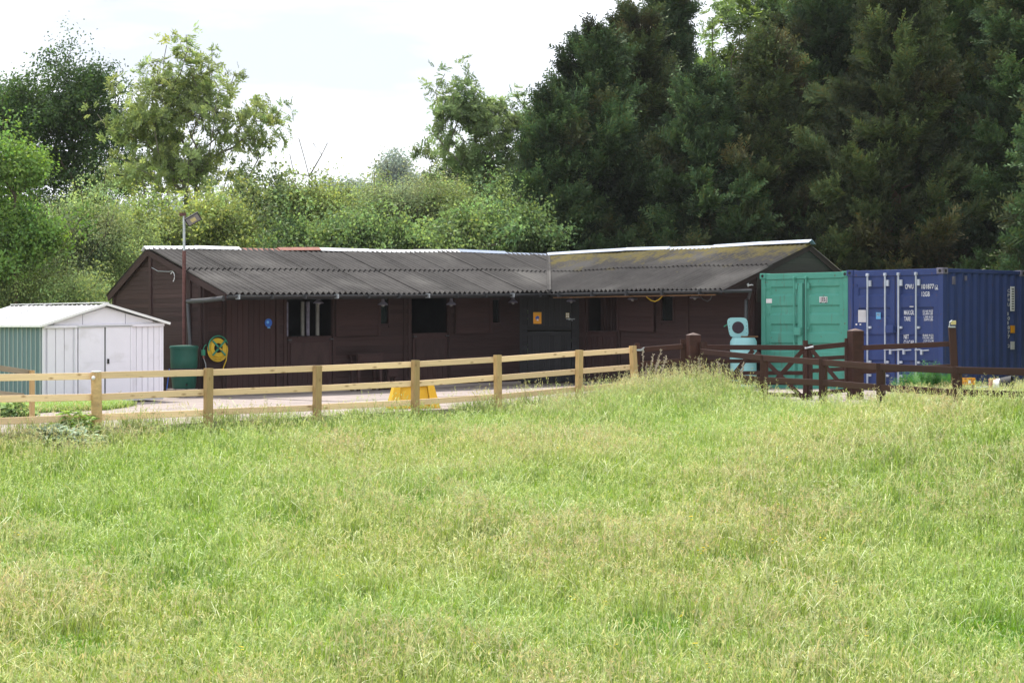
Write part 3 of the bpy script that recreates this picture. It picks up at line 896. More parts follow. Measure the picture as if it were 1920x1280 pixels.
for ld in (ld1, ld2):
    o_ = plank_door('lower_door', fl, NL, ld[0] + 0.02, ld[1] - 0.02, BASE + 0.05, ld[3] - 0.01, M['door_brown'])
    n_ = NL.normalized()
    zc = (ld[3] + BASE) / 2 + 0.12
    q = [fl(ld[0] + 0.1, zc - 0.22), fl(ld[1] - 0.12, zc - 0.22), fl(ld[1] - 0.12, ld[3] - 0.16), fl(ld[0] + 0.1, ld[3] - 0.16)]
    mb = MB(); a_ = [p + n_ * 0.062 for p in q]; b_ = [p + n_ * 0.036 for p in q]
    mb.add(a_ + b_, [(0, 1, 2, 3), (7, 6, 5, 4)] + [(i, 4 + i, 4 + (i + 1) % 4, (i + 1) % 4) for i in range(4)])
    mb.build('kick_panel', M['stable_flat'], o_)
    mb = MB()
    for a in (ld[0] + 0.05, ld[1] - 0.06):
        mb.box(fl(a, ld[3] - 0.09) + n_ * 0.08, (0.09, 0.05, 0.03), (U, V, Vector((0, 0, 1))))
    mb.build('bolt', M['gutter'], o_)
o_ = plank_door('lower_door', fr, NR, ldR[0] + 0.02, ldR[1] - 0.02, BASE + 0.05, ldR[3] - 0.01, M['door_brown'])
# dark door on the corner wall, upper and lower leaf
zsplit = zd(1030, 620)
dl = plank_door('corner_door_lower_leaf', fd, cn, doorD[0] + 0.015, doorD[1] - 0.015, doorD[2], zsplit - 0.02, M['black'], n=8, ledges=False)
du = plank_door('corner_door_upper_leaf', fd, cn, doorD[0] + 0.015, doorD[1] - 0.015, zsplit + 0.02, doorD[3], M['black'], n=8, ledges=False)
for zz in (zsplit - 0.085, zsplit + 0.075):
    plank('ledge', fd(doorD[0] + 0.0, zz) + cn * 0.05, fd(doorD[1] - 0.03, zz) + cn * 0.05, 0.075, 0.025, cn, M['black'], dl if zz < zsplit else du)
mb = MB()
pb = fd(ax(1066), zd(1066, 598)) + cn * 0.07
mb.tube([pb - cdir * 0.06, pb + cdir * 0.16], 0.012, 8)
mb.box(pb + cdir * 0.02, (0.05, 0.03, 0.05), (cdir, cn, Vector((0, 0, 1))))
mb.tube([pb + cdir * 0.08, pb + cdir * 0.09 + Vector((0, 0, -0.05))], 0.01, 6)
mb.build('door_bolt', M['steel'], du)

# open top doors swung back flat against the wall
def shutter(frame, face, a0, a1, z0, z1, tilt=0.0):
    n_ = Vector(face).normalized()
    q = [frame(a0, z0), frame(a1, z0 + tilt), frame(a1, z1 + tilt), frame(a0, z1)]
    o_ = wall_quad([p + n_ * 0.085 for p in q], 'open_top_door', th=0.03, nrm=n_)
    n = int(round((z1 - z0) / 0.13)); w = (z1 - z0) / n
    for i in range(n):
        z = z0 + w * (i + 0.5)
        plank('plank', frame(a0, z) + n_ * 0.097, frame(a1, z + tilt) + n_ * 0.097, w * 0.96, 0.02, n_, M['door_brown'], o_)
    plank('edge_batten', frame(a0 + 0.035, z0) + n_ * 0.118, frame(a0 + 0.035, z1) + n_ * 0.118, 0.07, 0.02, n_, M['door_brown'], o_)
    plank('edge_batten', frame(a1 - 0.035, z0 + tilt) + n_ * 0.118, frame(a1 - 0.035, z1 + tilt) + n_ * 0.118, 0.07, 0.02, n_, M['door_brown'], o_)
    return o_
shutter(fl, NL, sx(625), sx(708), zl(665, 630), zl(665, 560), 0.01)
shutter(fl, NL, sx(849), sx(917), zl(883, 624), zl(883, 557), -0.005)
shutter(fr, NR, tx(1232), tx(1163), zr(1197, 622), zr(1197, 556), 0.03)
# small windows: frame and dark pane
def small_window(frame, face, w_):
    n_ = Vector(face).normalized()
    q = [frame(w_[0] + 0.02, w_[2] + 0.02), frame(w_[1] - 0.02, w_[2] + 0.02), frame(w_[1] - 0.02, w_[3]), frame(w_[0] + 0.02, w_[3])]
    o_ = wall_quad([p - n_ * 0.015 for p in q], 'window', M['window_dark'], th=0.012, nrm=n_)
    for a in (w_[0], w_[1]):
        plank('window_frame', frame(a, w_[2]) + n_ * 0.03, frame(a, w_[3]) + n_ * 0.03, 0.05, 0.03, n_, M['stable'], o_)
    plank('window_sill', frame(w_[0] - 0.02, w_[2]) + n_ * 0.04, frame(w_[1] + 0.02, w_[2]) + n_ * 0.04, 0.045, 0.05, n_, M['stable'], o_)
small_window(fl, NL, win1); small_window(fl, NL, win2); small_window(fr, NR, winR)
# anti-weave bars in the first opening
for px in (540, 569, 579, 597):
    a = sx(px)
    mb = MB(); mb.tube([fl(a, op1[2]) + V * 0.04, fl(a, op1[3] - 0.12) + V * 0.04], 0.045 if px != 540 else 0.03, 10)
    mb.build('window_bar', M['dull_bar'] if px in (569, 597) else M['fitting'], stable, smooth=True)
# vertical planking inside the right opening
for i in range(6):
    t_ = opR[0] + (opR[1] - opR[0]) * (0.38 + 0.1 * i)
    plank('inner_board', S(WALL_S + 0.35, t_, opR[2] - 0.1), S(WALL_S + 0.35, t_, opR[3]), 0.09, 0.02, -U, M['stable'], stable)

# fascia, gutters, pipes
plank('fascia', S(-0.08, 0.03, EAVE - 0.045), S(S0V + 0.02, 0.03, EAVE - 0.045), 0.13, 0.025, NL, M['black'], stable)
plank('fascia', S(S0V + 0.03, 0.02, EAVE - 0.045), S(S0V + 0.03, T_END + 0.08, EAVE - 0.045), 0.13, 0.025, NR, M['black'], stable)
M['orange_wood'] = wood_mat('bare_edge_wood', (0.22, 0.12, 0.06), var=0.3)
plank('batten', S(S0V + 0.0, -0.15, EAVE - 0.115), S(S0V + 0.0, T_END + 0.25, EAVE - 0.115), 0.025, 0.03, NR, M['orange_wood'], stable)
# soffit-height purlin ends
def gutter(a, b, outn, drop=0.0, name='gutter'):
    mb = MB(); vs = []; n = 8
    for q in range(9):
        p = a.lerp(b, q / 8)
        for k in range(n + 1):
            an = math.pi * k / n
            vs.append(p + outn * (-math.cos(an) * 0.055) + Vector((0, 0, -math.sin(an) * 0.06)))
    fs = [(q * (n + 1) + k, q * (n + 1) + k + 1, (q + 1) * (n + 1) + k + 1, (q + 1) * (n + 1) + k) for q in range(8) for k in range(n)]
    mb.add(vs, fs); o = mb.build(name, M['gutter'], stable, smooth=True)
    o.modifiers.new('thick', 'SOLIDIFY').thickness = 0.005
    return o
gutter(S(-0.1, -0.075, EAVE - 0.01), S(S0V - 0.05, -0.075, EAVE - 0.02), V)
gutter(S(S0V - 0.075, -0.1, EAVE - 0.02), S(S0V - 0.075, T_END, EAVE - 0.01), U)
mb = MB()
for i in range(11):
    s_ = 0.15 + i * 0.86
    mb = MB(); mb.box(S(s_, -0.1, EAVE - 0.045), (0.035, 0.14, 0.10), (U, V, Vector((0, 0, 1))))
    mb.build('gutter_bracket', M['gutter'] if i % 3 else M['steel'], stable)
for i in range(5):
    t_ = -0.5 - i * 1.2
    mb = MB(); mb.box(S(S0V - 0.1, t_, EAVE - 0.045), (0.14, 0.05, 0.12), (U, V, Vector((0, 0, 1))))
    mb.build('gutter_bracket', M['gutter'], stable)
# pipe from the front gutter back to the water butt
gb = S(-0.14, 0.0, EAVE - 0.07)
elbow = P(352, 565, 41.25)
mb = MB(); mb.tube([gb, gb.lerp(elbow, 0.5) + Vector((0, 0, -0.01)), elbow], 0.055, 10)
mb.tube([elbow + Vector((0, 0, 0.02)), P(354, 600, 41.2), P(357, 655, 41.0)], 0.04, 10)
mb.build('downpipe', M['gutter'], stable, smooth=True)
# pipe at the right wing end
mb = MB()
pe = S(S0V + 0.05, T_END - 0.1, EAVE - 0.08)
mb.tube([S(S0V - 0.07, T_END + 0.1, EAVE - 0.04), P(1408, 545, 42.0), P(1404, 558, 42.1), P(1399, 563, 42.2), P(1398, 632, 42.0)], 0.042, 10)
mb.build('downpipe', M['gutter'], stable, smooth=True)

# lamps under the eaves: conical shades on a short stem
def eave_lamp(px, py):
    if px < 1030:
        pl = hit(px, py, S(0, 0.35, 0), V)
    else:
        pl = hit(px, py, S(S0V + 0.3, 0, 0), U)
    mb = MB()
    mb.lathe(pl + Vector((0, 0, -0.07)), [(0.115, 0), (0.12, 0.012), (0.07, 0.06), (0.045, 0.075), (0.03, 0.14), (0.02, 0.3)], 16)
    o = mb.build('eave_lamp', M['fitting'], stable, smooth=True)
    mb = MB(); mb.lathe(pl + Vector((0, 0, -0.11)), [(0.02, 0), (0.04, 0.02), (0.04, 0.05)], 10)
    mb.build('bulb', M['glass_lamp'], o, smooth=True)
for px, py in ((597, 563), (718, 566), (846, 566), (962, 562), (1071, 560), (1186, 556), (1303, 553)):
    eave_lamp(px, py)
# cable loops under the right eave
def cable(pts_px, plane_s, mat, r=0.012, name='cable'):
    mb = MB(); mb.tube([hit(x, y, S(plane_s, 0, 0), U) for x, y in pts_px], r, 6)
    return mb.build(name, mat, stable, smooth=True)
cable([(1208, 551), (1214, 558), (1221, 563), (1228, 565), (1235, 562), (1241, 556), (1246, 550)], S0V + 0.2, M['hose_yellow'], 0.013)
cable([(1311, 550), (1317, 560), (1326, 565), (1332, 561), (1337, 549)], S0V + 0.2, M['gutter'])
cable([(1248, 549), (1258, 556), (1268, 554), (1273, 549)], S0V + 0.2, M['gutter'], 0.009)
# cable on the left gable
mb = MB(); mb.tube([S(-0.05, t_, z) for t_, z in ((T_R - 0.1, 2.95), (3.0, 2.86), (2.5, 2.84), (2.15, 2.88))], 0.008, 5)
mb.build('cable', M['steel'], stable)
mb = MB(); mb.tube([S(-0.07, 2.32 + 0.09 * math.cos(a), 2.72 + 0.11 * math.sin(a)) for a in np.linspace(0.6, 4.4, 12)], 0.009, 5)
mb.build('cable', M['ridge_white'], stable)
# concrete plinth strip
plank('plinth', S(0, WALL_T - 0.02, 0.0), S(SD, WALL_T - 0.02, 0.0), 0.16, 0.08, NL, M['block'], stable)
plank('plinth', S(WALL_S - 0.02, TD, 0.0), S(WALL_S - 0.02, TE, 0.0), 0.16, 0.08, NR, M['block'], stable)

# ------------------------------------------------------------------ signs on the stable
def on_l(px, py, out_=0.06): return hit(px, py, S(0, WALL_T - out_, 0), V)
o = MB().lathe(on_l(503, 605, 0.05), [(0.095, 0), (0.095, 0.012)], 24, axis=NL).build('round_sign', M['blue_sign'], None)
tag(o, 'small round blue notice with a white mark on the brown boards', 'sign')
o2 = MB().lathe(on_l(502, 604, 0.064), [(0.034, 0), (0.034, 0.004)], 14, axis=NL).build('sign_mark', M['sky_sticker'], o)
mb = MB(); mb.box(on_l(504, 614, 0.07), (0.07, 0.01, 0.03), (U, V, Vector((0, 0, 1)))); mb.build('sign_tab', M['sky_sticker'], o)
c0 = fd(ax(1007.5), zd(1007, 596)) + cn * 0.055
sg = thing('door_notice', c0, 'orange rectangular notice with a dark emblem on the black corner door', 'sign')
mb = MB(); mb.box(c0, (0.205, 0.012, 0.29), (cdir, cn, Vector((0, 0, 1)))); mb.build('plate', M['orange'], sg)
zz_ = Vector((0, 0, 1)); cf = c0 + cn * 0.009
mb = MB()
emb = [(-0.045, -0.03), (-0.05, 0.01), (-0.02, 0.045), (0.015, 0.055), (0.045, 0.03), (0.04, -0.02), (0.015, -0.03), (0.0, -0.01), (-0.02, -0.035)]
mb.add([cf + cdir * a + zz_ * (b + 0.0) for a, b in emb], [tuple(range(len(emb)))]); mb.build('emblem', M['blue_sign'], sg)
mb = MB(); mb.add([cf + cn * 0.002 + cdir * a + zz_ * b for a, b in ((-0.02, -0.07), (0.03, -0.07), (0.02, -0.03), (-0.01, -0.03))], [(0, 1, 2, 3)]); mb.build('emblem_base', M['paper'], sg)
mb = MB(); mb.add([cf + cdir * a + zz_ * b for a, b in ((-0.08, 0.105), (0.08, 0.105), (0.08, 0.125), (-0.08, 0.125))], [(0, 1, 2, 3)]); mb.build('notice_band', M['hose_yellow'], sg)
c0 = fd(ax(1064), zd(1064, 591)) + cn * 0.06
sg = thing('key_box', c0, 'small yellow key box above the bolt of the black corner door', 'box')
mb = MB(); mb.box(c0, (0.09, 0.05, 0.13), (cdir, cn, zz_)); mb.build('case', M['led'], sg, bevel=0.006)
mb = MB()
for a in (-0.02, 0.02):
    for b in (-0.03, 0.03):
        mb.box(c0 + cn * 0.028 + cdir * a + zz_ * b, (0.026, 0.012, 0.04), (cdir, cn, zz_))
mb.build('button', M['paper'], sg)

# ------------------------------------------------------------------ hose reel
hc = on_l(407, 652, 0.12)
reel = thing('hose_reel', hc, 'yellow garden hose coiled on a green wall reel', 'hose reel')
AX = NL
def ring_pts(c, r, n=28, a0=0, a1=2 * math.pi, dz=0.0, out_=0.0):
    return [c + U * (r * math.cos(a)) + zz_ * (r * math.sin(a)) + AX * out_ + zz_ * dz for a in np.linspace(a0, a1, n)]
mb = MB()
rg = random.Random(3)
for k in range(16):
    r_ = 0.10 + 0.0085 * (k % 9) * 1.35
    mb.tube(ring_pts(hc, r_ + 0.02, 26, out_=0.02 + 0.03 * (k // 9) + 0.012 * rg.random(), dz=-0.006 * rg.random()), 0.0125, 6, cap=False)
for k in range(3):
    mb.tube(ring_pts(hc, 0.215 + 0.018 * k, 26, R(150), R(375), dz=-0.022 - 0.012 * k, out_=0.03), 0.0125, 6)
mb.tube([hc + U * 0.225 + zz_ * 0.05 + AX * 0.04, hc + U * 0.235 + zz_ * -0.1 + AX * 0.04, hc + U * 0.215 - zz_ * 0.28 + AX * 0.03, hc + U * 0.15 - zz_ * 0.42 + AX * 0.03, hc + U * 0.1 - zz_ * 0.6 + AX * 0.03], 0.0125, 6)
mb.build('hose', M['hose_yellow'], reel, smooth=True)
mb = MB()
mb.tube(ring_pts(hc, 0.245, 32, R(20), R(200), dz=0.02, out_=0.05), 0.014, 6)
for a in (45, 135, 225, 315):
    d_ = U * math.cos(R(a)) + zz_ * math.sin(R(a))
    mb.box(hc + d_ * 0.11 + AX * 0.085, (0.24, 0.02, 0.035), (d_, AX, d_.cross(AX)))
mb.build('reel_frame', M['reel_green'], reel)
MB().lathe(hc - AX * 0.06, [(0.07, 0), (0.07, 0.15), (0.03, 0.155)], 16, axis=AX).build('hub', M['rubber'], reel, smooth=True)
mb = MB(); mb.tube([hc + AX * 0.1, hc + AX * 0.13 + U * 0.05 - zz_ * 0.05], 0.014, 8); mb.build('crank', M['yellow'], reel)
tp = on_l(381, 661, 0.1)
mb = MB(); mb.box(tp, (0.075, 0.06, 0.13), (U, V, zz_)); mb.tube([tp + zz_ * 0.06, tp + zz_ * 0.14 + U * 0.03, tp + zz_ * 0.18 + U * 0.08], 0.011, 6)
mb.build('tap_box', M['reel_green'], reel, bevel=0.01)
mb = MB(); mb.tube([tp - zz_ * 0.06, tp - zz_ * 0.12 + U * 0.01], 0.02, 8); mb.build('tap', M['ridge_red'], reel)
mb = MB(); mb.tube([tp - zz_ * 0.12 + U * 0.01, tp - zz_ * 0.25 + U * 0.06, tp - zz_ * 0.6 + U * 0.09], 0.011, 6); mb.build('feed_pipe', M['steel'], reel)

# ------------------------------------------------------------------ water butt and blocks
bc_ = Vector((P(345, 700, 40.75).x, 40.75, 0.0)); bz = yard_z(bc_.x)
b0z = bz + 0.19
butt = thing('water_butt', (bc_.x, bc_.y, b0z), 'dark green plastic water butt under the downpipe by the gable corner', 'water butt')
prof = [(0.235, 0), (0.25, 0.02), (0.285, 0.36), (0.27, 0.38), (0.27, 0.43), (0.288, 0.45), (0.295, 0.64), (0.29, 0.66), (0.30, 0.9)]
MB().lathe((bc_.x, bc_.y, b0z), prof, 32).build('barrel', M['barrel_green'], butt, smooth=True)
MB().lathe((bc_.x, bc_.y, b0z + 0.9), [(0.315, -0.03), (0.318, 0.0), (0.3, 0.03), (0.06, 0.045)], 32).build('lid', M['barrel_green'], butt, smooth=True)
MB().lathe((bc_.x, bc_.y, b0z + 0.41), [(0.276, -0.03), (0.279, 0), (0.276, 0.03)], 32, cap=False).build('band', M['gasket'], butt)
mb = MB(); mb.tube([(bc_.x + 0.1, bc_.y - 0.24, b0z + 0.09), (bc_.x + 0.11, bc_.y - 0.31, b0z + 0.08)], 0.022, 8); mb.build('tap', M['rubber'], butt)
for i, (a, b) in enumerate(((-0.24, -0.12), (-0.02, -0.14), (0.2, -0.1), (-0.16, 0.12), (0.1, 0.14))):
    mb = MB(); mb.box((bc_.x + a, bc_.y + b, bz + 0.094), (0.205, 0.24 if i % 2 else 0.2, 0.186)); 
    o = mb.build('concrete_block', M['block'], None, bevel=0.008)
    tag(o, 'grey concrete block supporting the dark green water butt', 'block', 'blocks under the water butt')
# leaning blue stick beside the butt
mb = MB(); mb.tube([(bc_.x - 0.36, bc_.y - 0.2, bz + 0.005), (bc_.x - 0.31, bc_.y - 0.05, bz + 0.62)], 0.013, 6)
tag(mb.build('blue_stick', M['blue_sign'], None), 'thin blue stick leaning between the white shed and the water butt', 'stick')

# ------------------------------------------------------------------ flood light mast on the gable
pm = S(-0.2, 1.58, 0)
mast = thing('floodlight_mast', (pm.x, pm.y, 0.05), 'tall thin pole with a square floodlight fixed to the stable gable', 'floodlight')
zt = P(345, 402, pm.y).z; zm = P(345, 470, pm.y).z
MB().tube([(pm.x, pm.y, 0.03), (pm.x, pm.y, zm)], 0.042, 12).build('lower_pole', M['rust_pole'], mast, smooth=True)
MB().tube([(pm.x, pm.y, zm - 0.02), (pm.x, pm.y, zt)], 0.03, 12).build('upper_pole', M['steel'], mast, smooth=True)
hcx = P(362, 411, pm.y - 0.1)
a_ = R(33)
fn_ = Vector((0.30, -0.84, -0.45)).normalized()
hx = Vector((math.cos(a_), 0.12, math.sin(a_))); hx = (hx - fn_ * hx.dot(fn_)).normalized(); hy = fn_.cross(hx)
mb = MB(); mb.box(hcx, (0.34, 0.21, 0.06), (hx, hy, fn_)); head = mb.build('lamp_head', M['rubber'], mast, bevel=0.008)
mb = MB(); mb.box(hcx + fn_ * 0.032, (0.29, 0.17, 0.004), (hx, hy, fn_)); mb.build('lamp_glass', M['glass_lamp'], head)
mb = MB(); mb.box(hcx + fn_ * 0.036 - hx * 0.0, (0.12, 0.09, 0.004), (hx, hy, fn_)); mb.build('led_panel', M['led'], head)
mb = MB(); mb.tube([(pm.x, pm.y, zt - 0.05), hcx - fn_ * 0.05 - hx * 0.1], 0.022, 8); mb.box((pm.x - 0.03, pm.y, zt), (0.14, 0.07, 0.07)); mb.build('bracket', M['rust_pole'], mast)

# ------------------------------------------------------------------ bench, stool and boards by the wall
def mounting_stand(name, px0, px1, ytop, label, cat, depth=0.4):
    s0, s1 = sx(px0), sx(px1)
    zt_ = zl((px0 + px1) / 2, ytop)
    r0 = S((s0 + s1) / 2, WALL_T - 0.3, 0.05)
    st = thing(name, r0, label, cat)
    zf = yard_z(r0.x) - RISE * (s0 + s1) / 2 + 0.0
    plank('table_top', S(s0, WALL_T - 0.3, zt_), S(s1, WALL_T - 0.3, zt_), depth, 0.04, zz_, M['door_brown'], st)
    plank('apron', S(s0 + 0.05, WALL_T - 0.3 - depth / 2 + 0.03, zt_ - 0.1), S(s1 - 0.03, WALL_T - 0.3 - depth / 2 + 0.03, zt_ - 0.1), 0.15, 0.03, NL, M['door_brown'], st)
    for a in (s0 + 0.06, s1 - 0.06):
        for b in (WALL_T - 0.3 - depth / 2 + 0.07, WALL_T - 0.3 + depth / 2 - 0.07):
            pp = S(a, b, 0)
            plank('leg', (pp.x, pp.y, yard_z(pp.x)), S(a, b, zt_ - 0.02), 0.07, 0.07, NL, M['door_brown'], st)
    return st
mounting_stand('wooden_stand', 648, 697, 664, 'brown wooden stand with square legs against the stable wall', 'stand')
mounting_stand('wooden_stool', 706, 727, 692, 'low brown stool right of the taller wooden stand by the wall', 'stool', 0.3)

# ------------------------------------------------------------------ metal shed
sh_o = Vector((-9.31, 37.0, 0)); SW_, SDp = 2.70, 4.15
def H(a, d, z):
    p = sh_o + U * a + V * d
    return Vector((p.x, p.y, z + 0.018 * a))
shz0, shz1, shz2 = 0.055, 1.60, 1.985
shed = thing('metal_shed', H(1.35, 2, 0.06), 'white and sage green metal garden shed with sliding double doors', 'shed')
NF = -V; NS = -U
mb = MB()
mb.add([H(0, 0.02, shz0), H(SW_, 0.02, shz0), H(SW_, 0.02, shz1), H(SW_ / 2, 0.02, shz2), H(0, 0.02, shz1)], [(0, 1, 2, 3, 4)])
mb.add([H(0, SDp, shz0), H(SW_, SDp, shz0), H(SW_, SDp, shz1), H(SW_ / 2, SDp, shz2), H(0, SDp, shz1)], [(4, 3, 2, 1, 0)])
mb.add([H(SW_, 0.02, shz0), H(SW_, SDp, shz0), H(SW_, SDp, shz1), H(SW_, 0.02, shz1)], [(0, 1, 2, 3)])
mb.build('wall_shell', M['white_metal'], shed)
mb = MB(); mb.add([H(0, 0.02, shz0), H(0, SDp, shz0), H(0, SDp, shz1), H(0, 0.02, shz1)], [(3, 2, 1, 0)]); mb.build('side_wall', M['shed_green'], shed)
def ha(px):
    p = hit(px, 680, sh_o, V); return (p - sh_o).dot(U)
def hz(px, py): 
    p = hit(px, py, sh_o, V); return p.z - 0.018 * (p - sh_o).dot(U)
def spl(name, a0, z0, a1, z1, w, th, mat, out_=0.01, d=0.0, parent=None):
    return plank(name, H(a0, d, z0) + NF * out_, H(a1, d, z1) + NF * out_, w, th, NF, mat, parent or shed)
# ribs of the front sheets
M['shed_line'] = vmat('shed_seam_paint', (0.5, 0.5, 0.54), var=0.1, rough=0.5)
ztop_ = hz(190, 609)
edges_ = [ha(x) for x in (88, 104, 120, 137)]
for q, a in enumerate(edges_):
    spl('wall_sheet', (a + (edges_[q + 1] if q < 3 else ha(145))) / 2, shz0 + 0.02, (a + (edges_[q + 1] if q < 3 else ha(145))) / 2, ztop_, ((edges_[q + 1] if q < 3 else ha(145)) - a) * 0.93, 0.02, M['white_metal'], 0.0)
redges = [ha(x) for x in (247, 255, 266, 277, 288, 298, 305)]
for q in range(6):
    spl('wall_sheet', (redges[q] + redges[q + 1]) / 2, shz0 + 0.02, (redges[q] + redges[q + 1]) / 2, ztop_, (redges[q + 1] - redges[q]) * 0.92, 0.02, M['white_metal'], 0.0)
spl('corner_trim', 0.025, shz0, 0.025, shz1, 0.05, 0.03, M['white_metal'], 0.005)
spl('corner_trim', SW_ - 0.02, shz0, SW_ - 0.02, shz1, 0.04, 0.03, M['white_metal'], 0.005)
for px in (141.5, 245):
    spl('door_jamb', ha(px), shz0, ha(px), ztop_, 0.05, 0.035, M['white_metal'], 0.02)
spl('door_track', 0.0, shz1 - 0.01, SW_, shz1 - 0.01, 0.055, 0.06, M['white_metal'], 0.03)
spl('header_strip', ha(142), hz(190, 611.5), ha(246), hz(190, 611.5), 0.03, 0.03, M['ridge_white'], 0.045)
for x0, x1, nm in ((146, 194.5, 0), (197.0, 242.5, 1)):
    a0, a1 = ha(x0), ha(x1)
    q = [H(a0, 0, shz0 + 0.03), H(a1, 0, shz0 + 0.03), H(a1, 0, ztop_ - 0.04), H(a0, 0, ztop_ - 0.04)]
    mb = MB(); fa = [p + NF * (0.03 + 0.008 * nm) for p in q]; fb = [p + NF * 0.005 for p in q]
    mb.add(fa + fb, [(0, 1, 2, 3), (7, 6, 5, 4)] + [(i, 4 + i, 4 + (i + 1) % 4, (i + 1) % 4) for i in range(4)])
    dr = mb.build('sliding_door', M['white_metal'], shed, bevel=0.004)
    for zf_ in (0.33, 0.52):
        za = shz0 + (ztop_ - shz0) * zf_
        plank('door_crease', H(a0 + 0.12, 0, za) + NF * (0.031 + 0.008 * nm), H(a1 - 0.1, 0, za) + NF * (0.031 + 0.008 * nm), 0.016, 0.006, NF, M['white_metal'], dr)
    if nm:
        mb = MB(); mb.box(H(a0 + 0.045, 0, hz(200, 677)) + NF * 0.05, (0.035, 0.03, 0.1), (U, V, zz_)); mb.build('door_handle', M['rubber'], dr)
spl('door_gap', ha(195.7), shz0 + 0.02, ha(195.7), ztop_ - 0.02, 0.035, 0.01, M['rubber'], 0.012)
spl('bottom_track', 0.02, shz0 + 0.012, SW_ - 0.02, shz0 + 0.012, 0.04, 0.05, M['shed_line'], 0.02)
# gable panels
for a0, a1 in ((0.25, ha(154)), (ha(155), ha(234)), (ha(235), SW_ - 0.25)):
    zfun = lambda a: shz1 + 0.02 + (shz2 - shz1 - 0.06) * (1 - abs(a - SW_ / 2) / (SW_ / 2))
    pts_ = [H(a0, 0, shz1 + 0.02), H(a1, 0, shz1 + 0.02), H(a1, 0, max(shz1 + 0.03, zfun(a1)))]
    if a0 < SW_ / 2 < a1: pts_.append(H(SW_ / 2, 0, zfun(SW_ / 2)))
    pts_.append(H(a0, 0, max(shz1 + 0.03, zfun(a0))))
    mb = MB(); n_ = len(pts_); fa = [p + NF * 0.012 for p in pts_]; fb = [p - NF * 0.01 for p in pts_]
    mb.add(fa + fb, [tuple(range(n_)), tuple(range(2 * n_ - 1, n_ - 1, -1))] + [(i, n_ + i, n_ + (i + 1) % n_, (i + 1) % n_) for i in range(n_)])
    mb.build('gable_panel', M['white_metal'], shed)
# side sheets: sage pans with pale ribs
npan = 20
for i in range(npan):
    d0 = 0.06 + (SDp - 0.1) * i / npan; d1 = 0.06 + (SDp - 0.1) * (i + 1) / npan
    plank('side_sheet', H(0, (d0 + d1) / 2, shz0 + 0.02) + NS * 0.006, H(0, (d0 + d1) / 2, shz1 - 0.02) + NS * 0.006, (d1 - d0) * 0.80, 0.012, NS, M['shed_green'], shed)
    plank('side_rib', H(0, d0, shz0 + 0.02) + NS * 0.012, H(0, d0, shz1 - 0.02) + NS * 0.012, 0.032, 0.024, NS, M['shed_rib'], shed)
# roof panels with standing ribs
def shroof(a, d, lift=0.0):
    f = abs(a - SW_ / 2) / (SW_ / 2 + 0.1)
    return H(a, d, shz2 + 0.045 - (shz2 - shz1 + 0.03) * f + lift)
npn = 5
for side in (-1, 1):
    for i in range(npn):
        d0 = -0.12 + (SDp + 0.22) * i / npn; d1 = -0.12 + (SDp + 0.22) * (i + 1) / npn
        ae = SW_ / 2 + side * (SW_ / 2 + 0.1)
        mb = MB()
        vs = []
        for (d_, l) in ((d0, 0.022), (d0 + 0.03, 0.022), (d0 + 0.045, 0), (d1 - 0.012, 0), (d1 - 0.002, 0.016)):
            vs += [shroof(SW_ / 2, d_, l), shroof(ae, d_, l)]
        mb.add(vs, [(2 * q, 2 * q + 1, 2 * q + 3, 2 * q + 2) for q in range(4)])
        o = mb.build('roof_panel', M['white_roof'], shed)
        o.modifiers.new('thick', 'SOLIDIFY').thickness = 0.008
mb = MB()
for i in range(26):
    d_ = -0.05 + (SDp + 0.1) * i / 25
    pass
plank('ridge_strip', shroof(SW_ / 2, -0.12, 0.03), shroof(SW_ / 2, SDp + 0.1, 0.03), 0.1, 0.016, zz_, M['white_roof'], shed)
for i in range(20):
    d_ = 0.1 + 4.0 * i / 19
    mb = MB(); mb.box(shroof(SW_ / 2 - 0.07, d_, 0.012), (0.03, 0.09, 0.02), (U, V, zz_)); mb.build('ridge_slot', M['gasket'], shed)
for side in (-1, 1):
    ae = SW_ / 2 + side * (SW_ / 2 + 0.1)
    plank('verge_trim', shroof(SW_ / 2, -0.125, -0.005), shroof(ae, -0.125, -0.005), 0.05, 0.02, NF, M['white_roof'], shed)
plank('eave_trim', shroof(-0.1, -0.12, -0.01), shroof(-0.1, SDp + 0.1, -0.01), 0.04, 0.02, NS, M['white_roof'], shed)

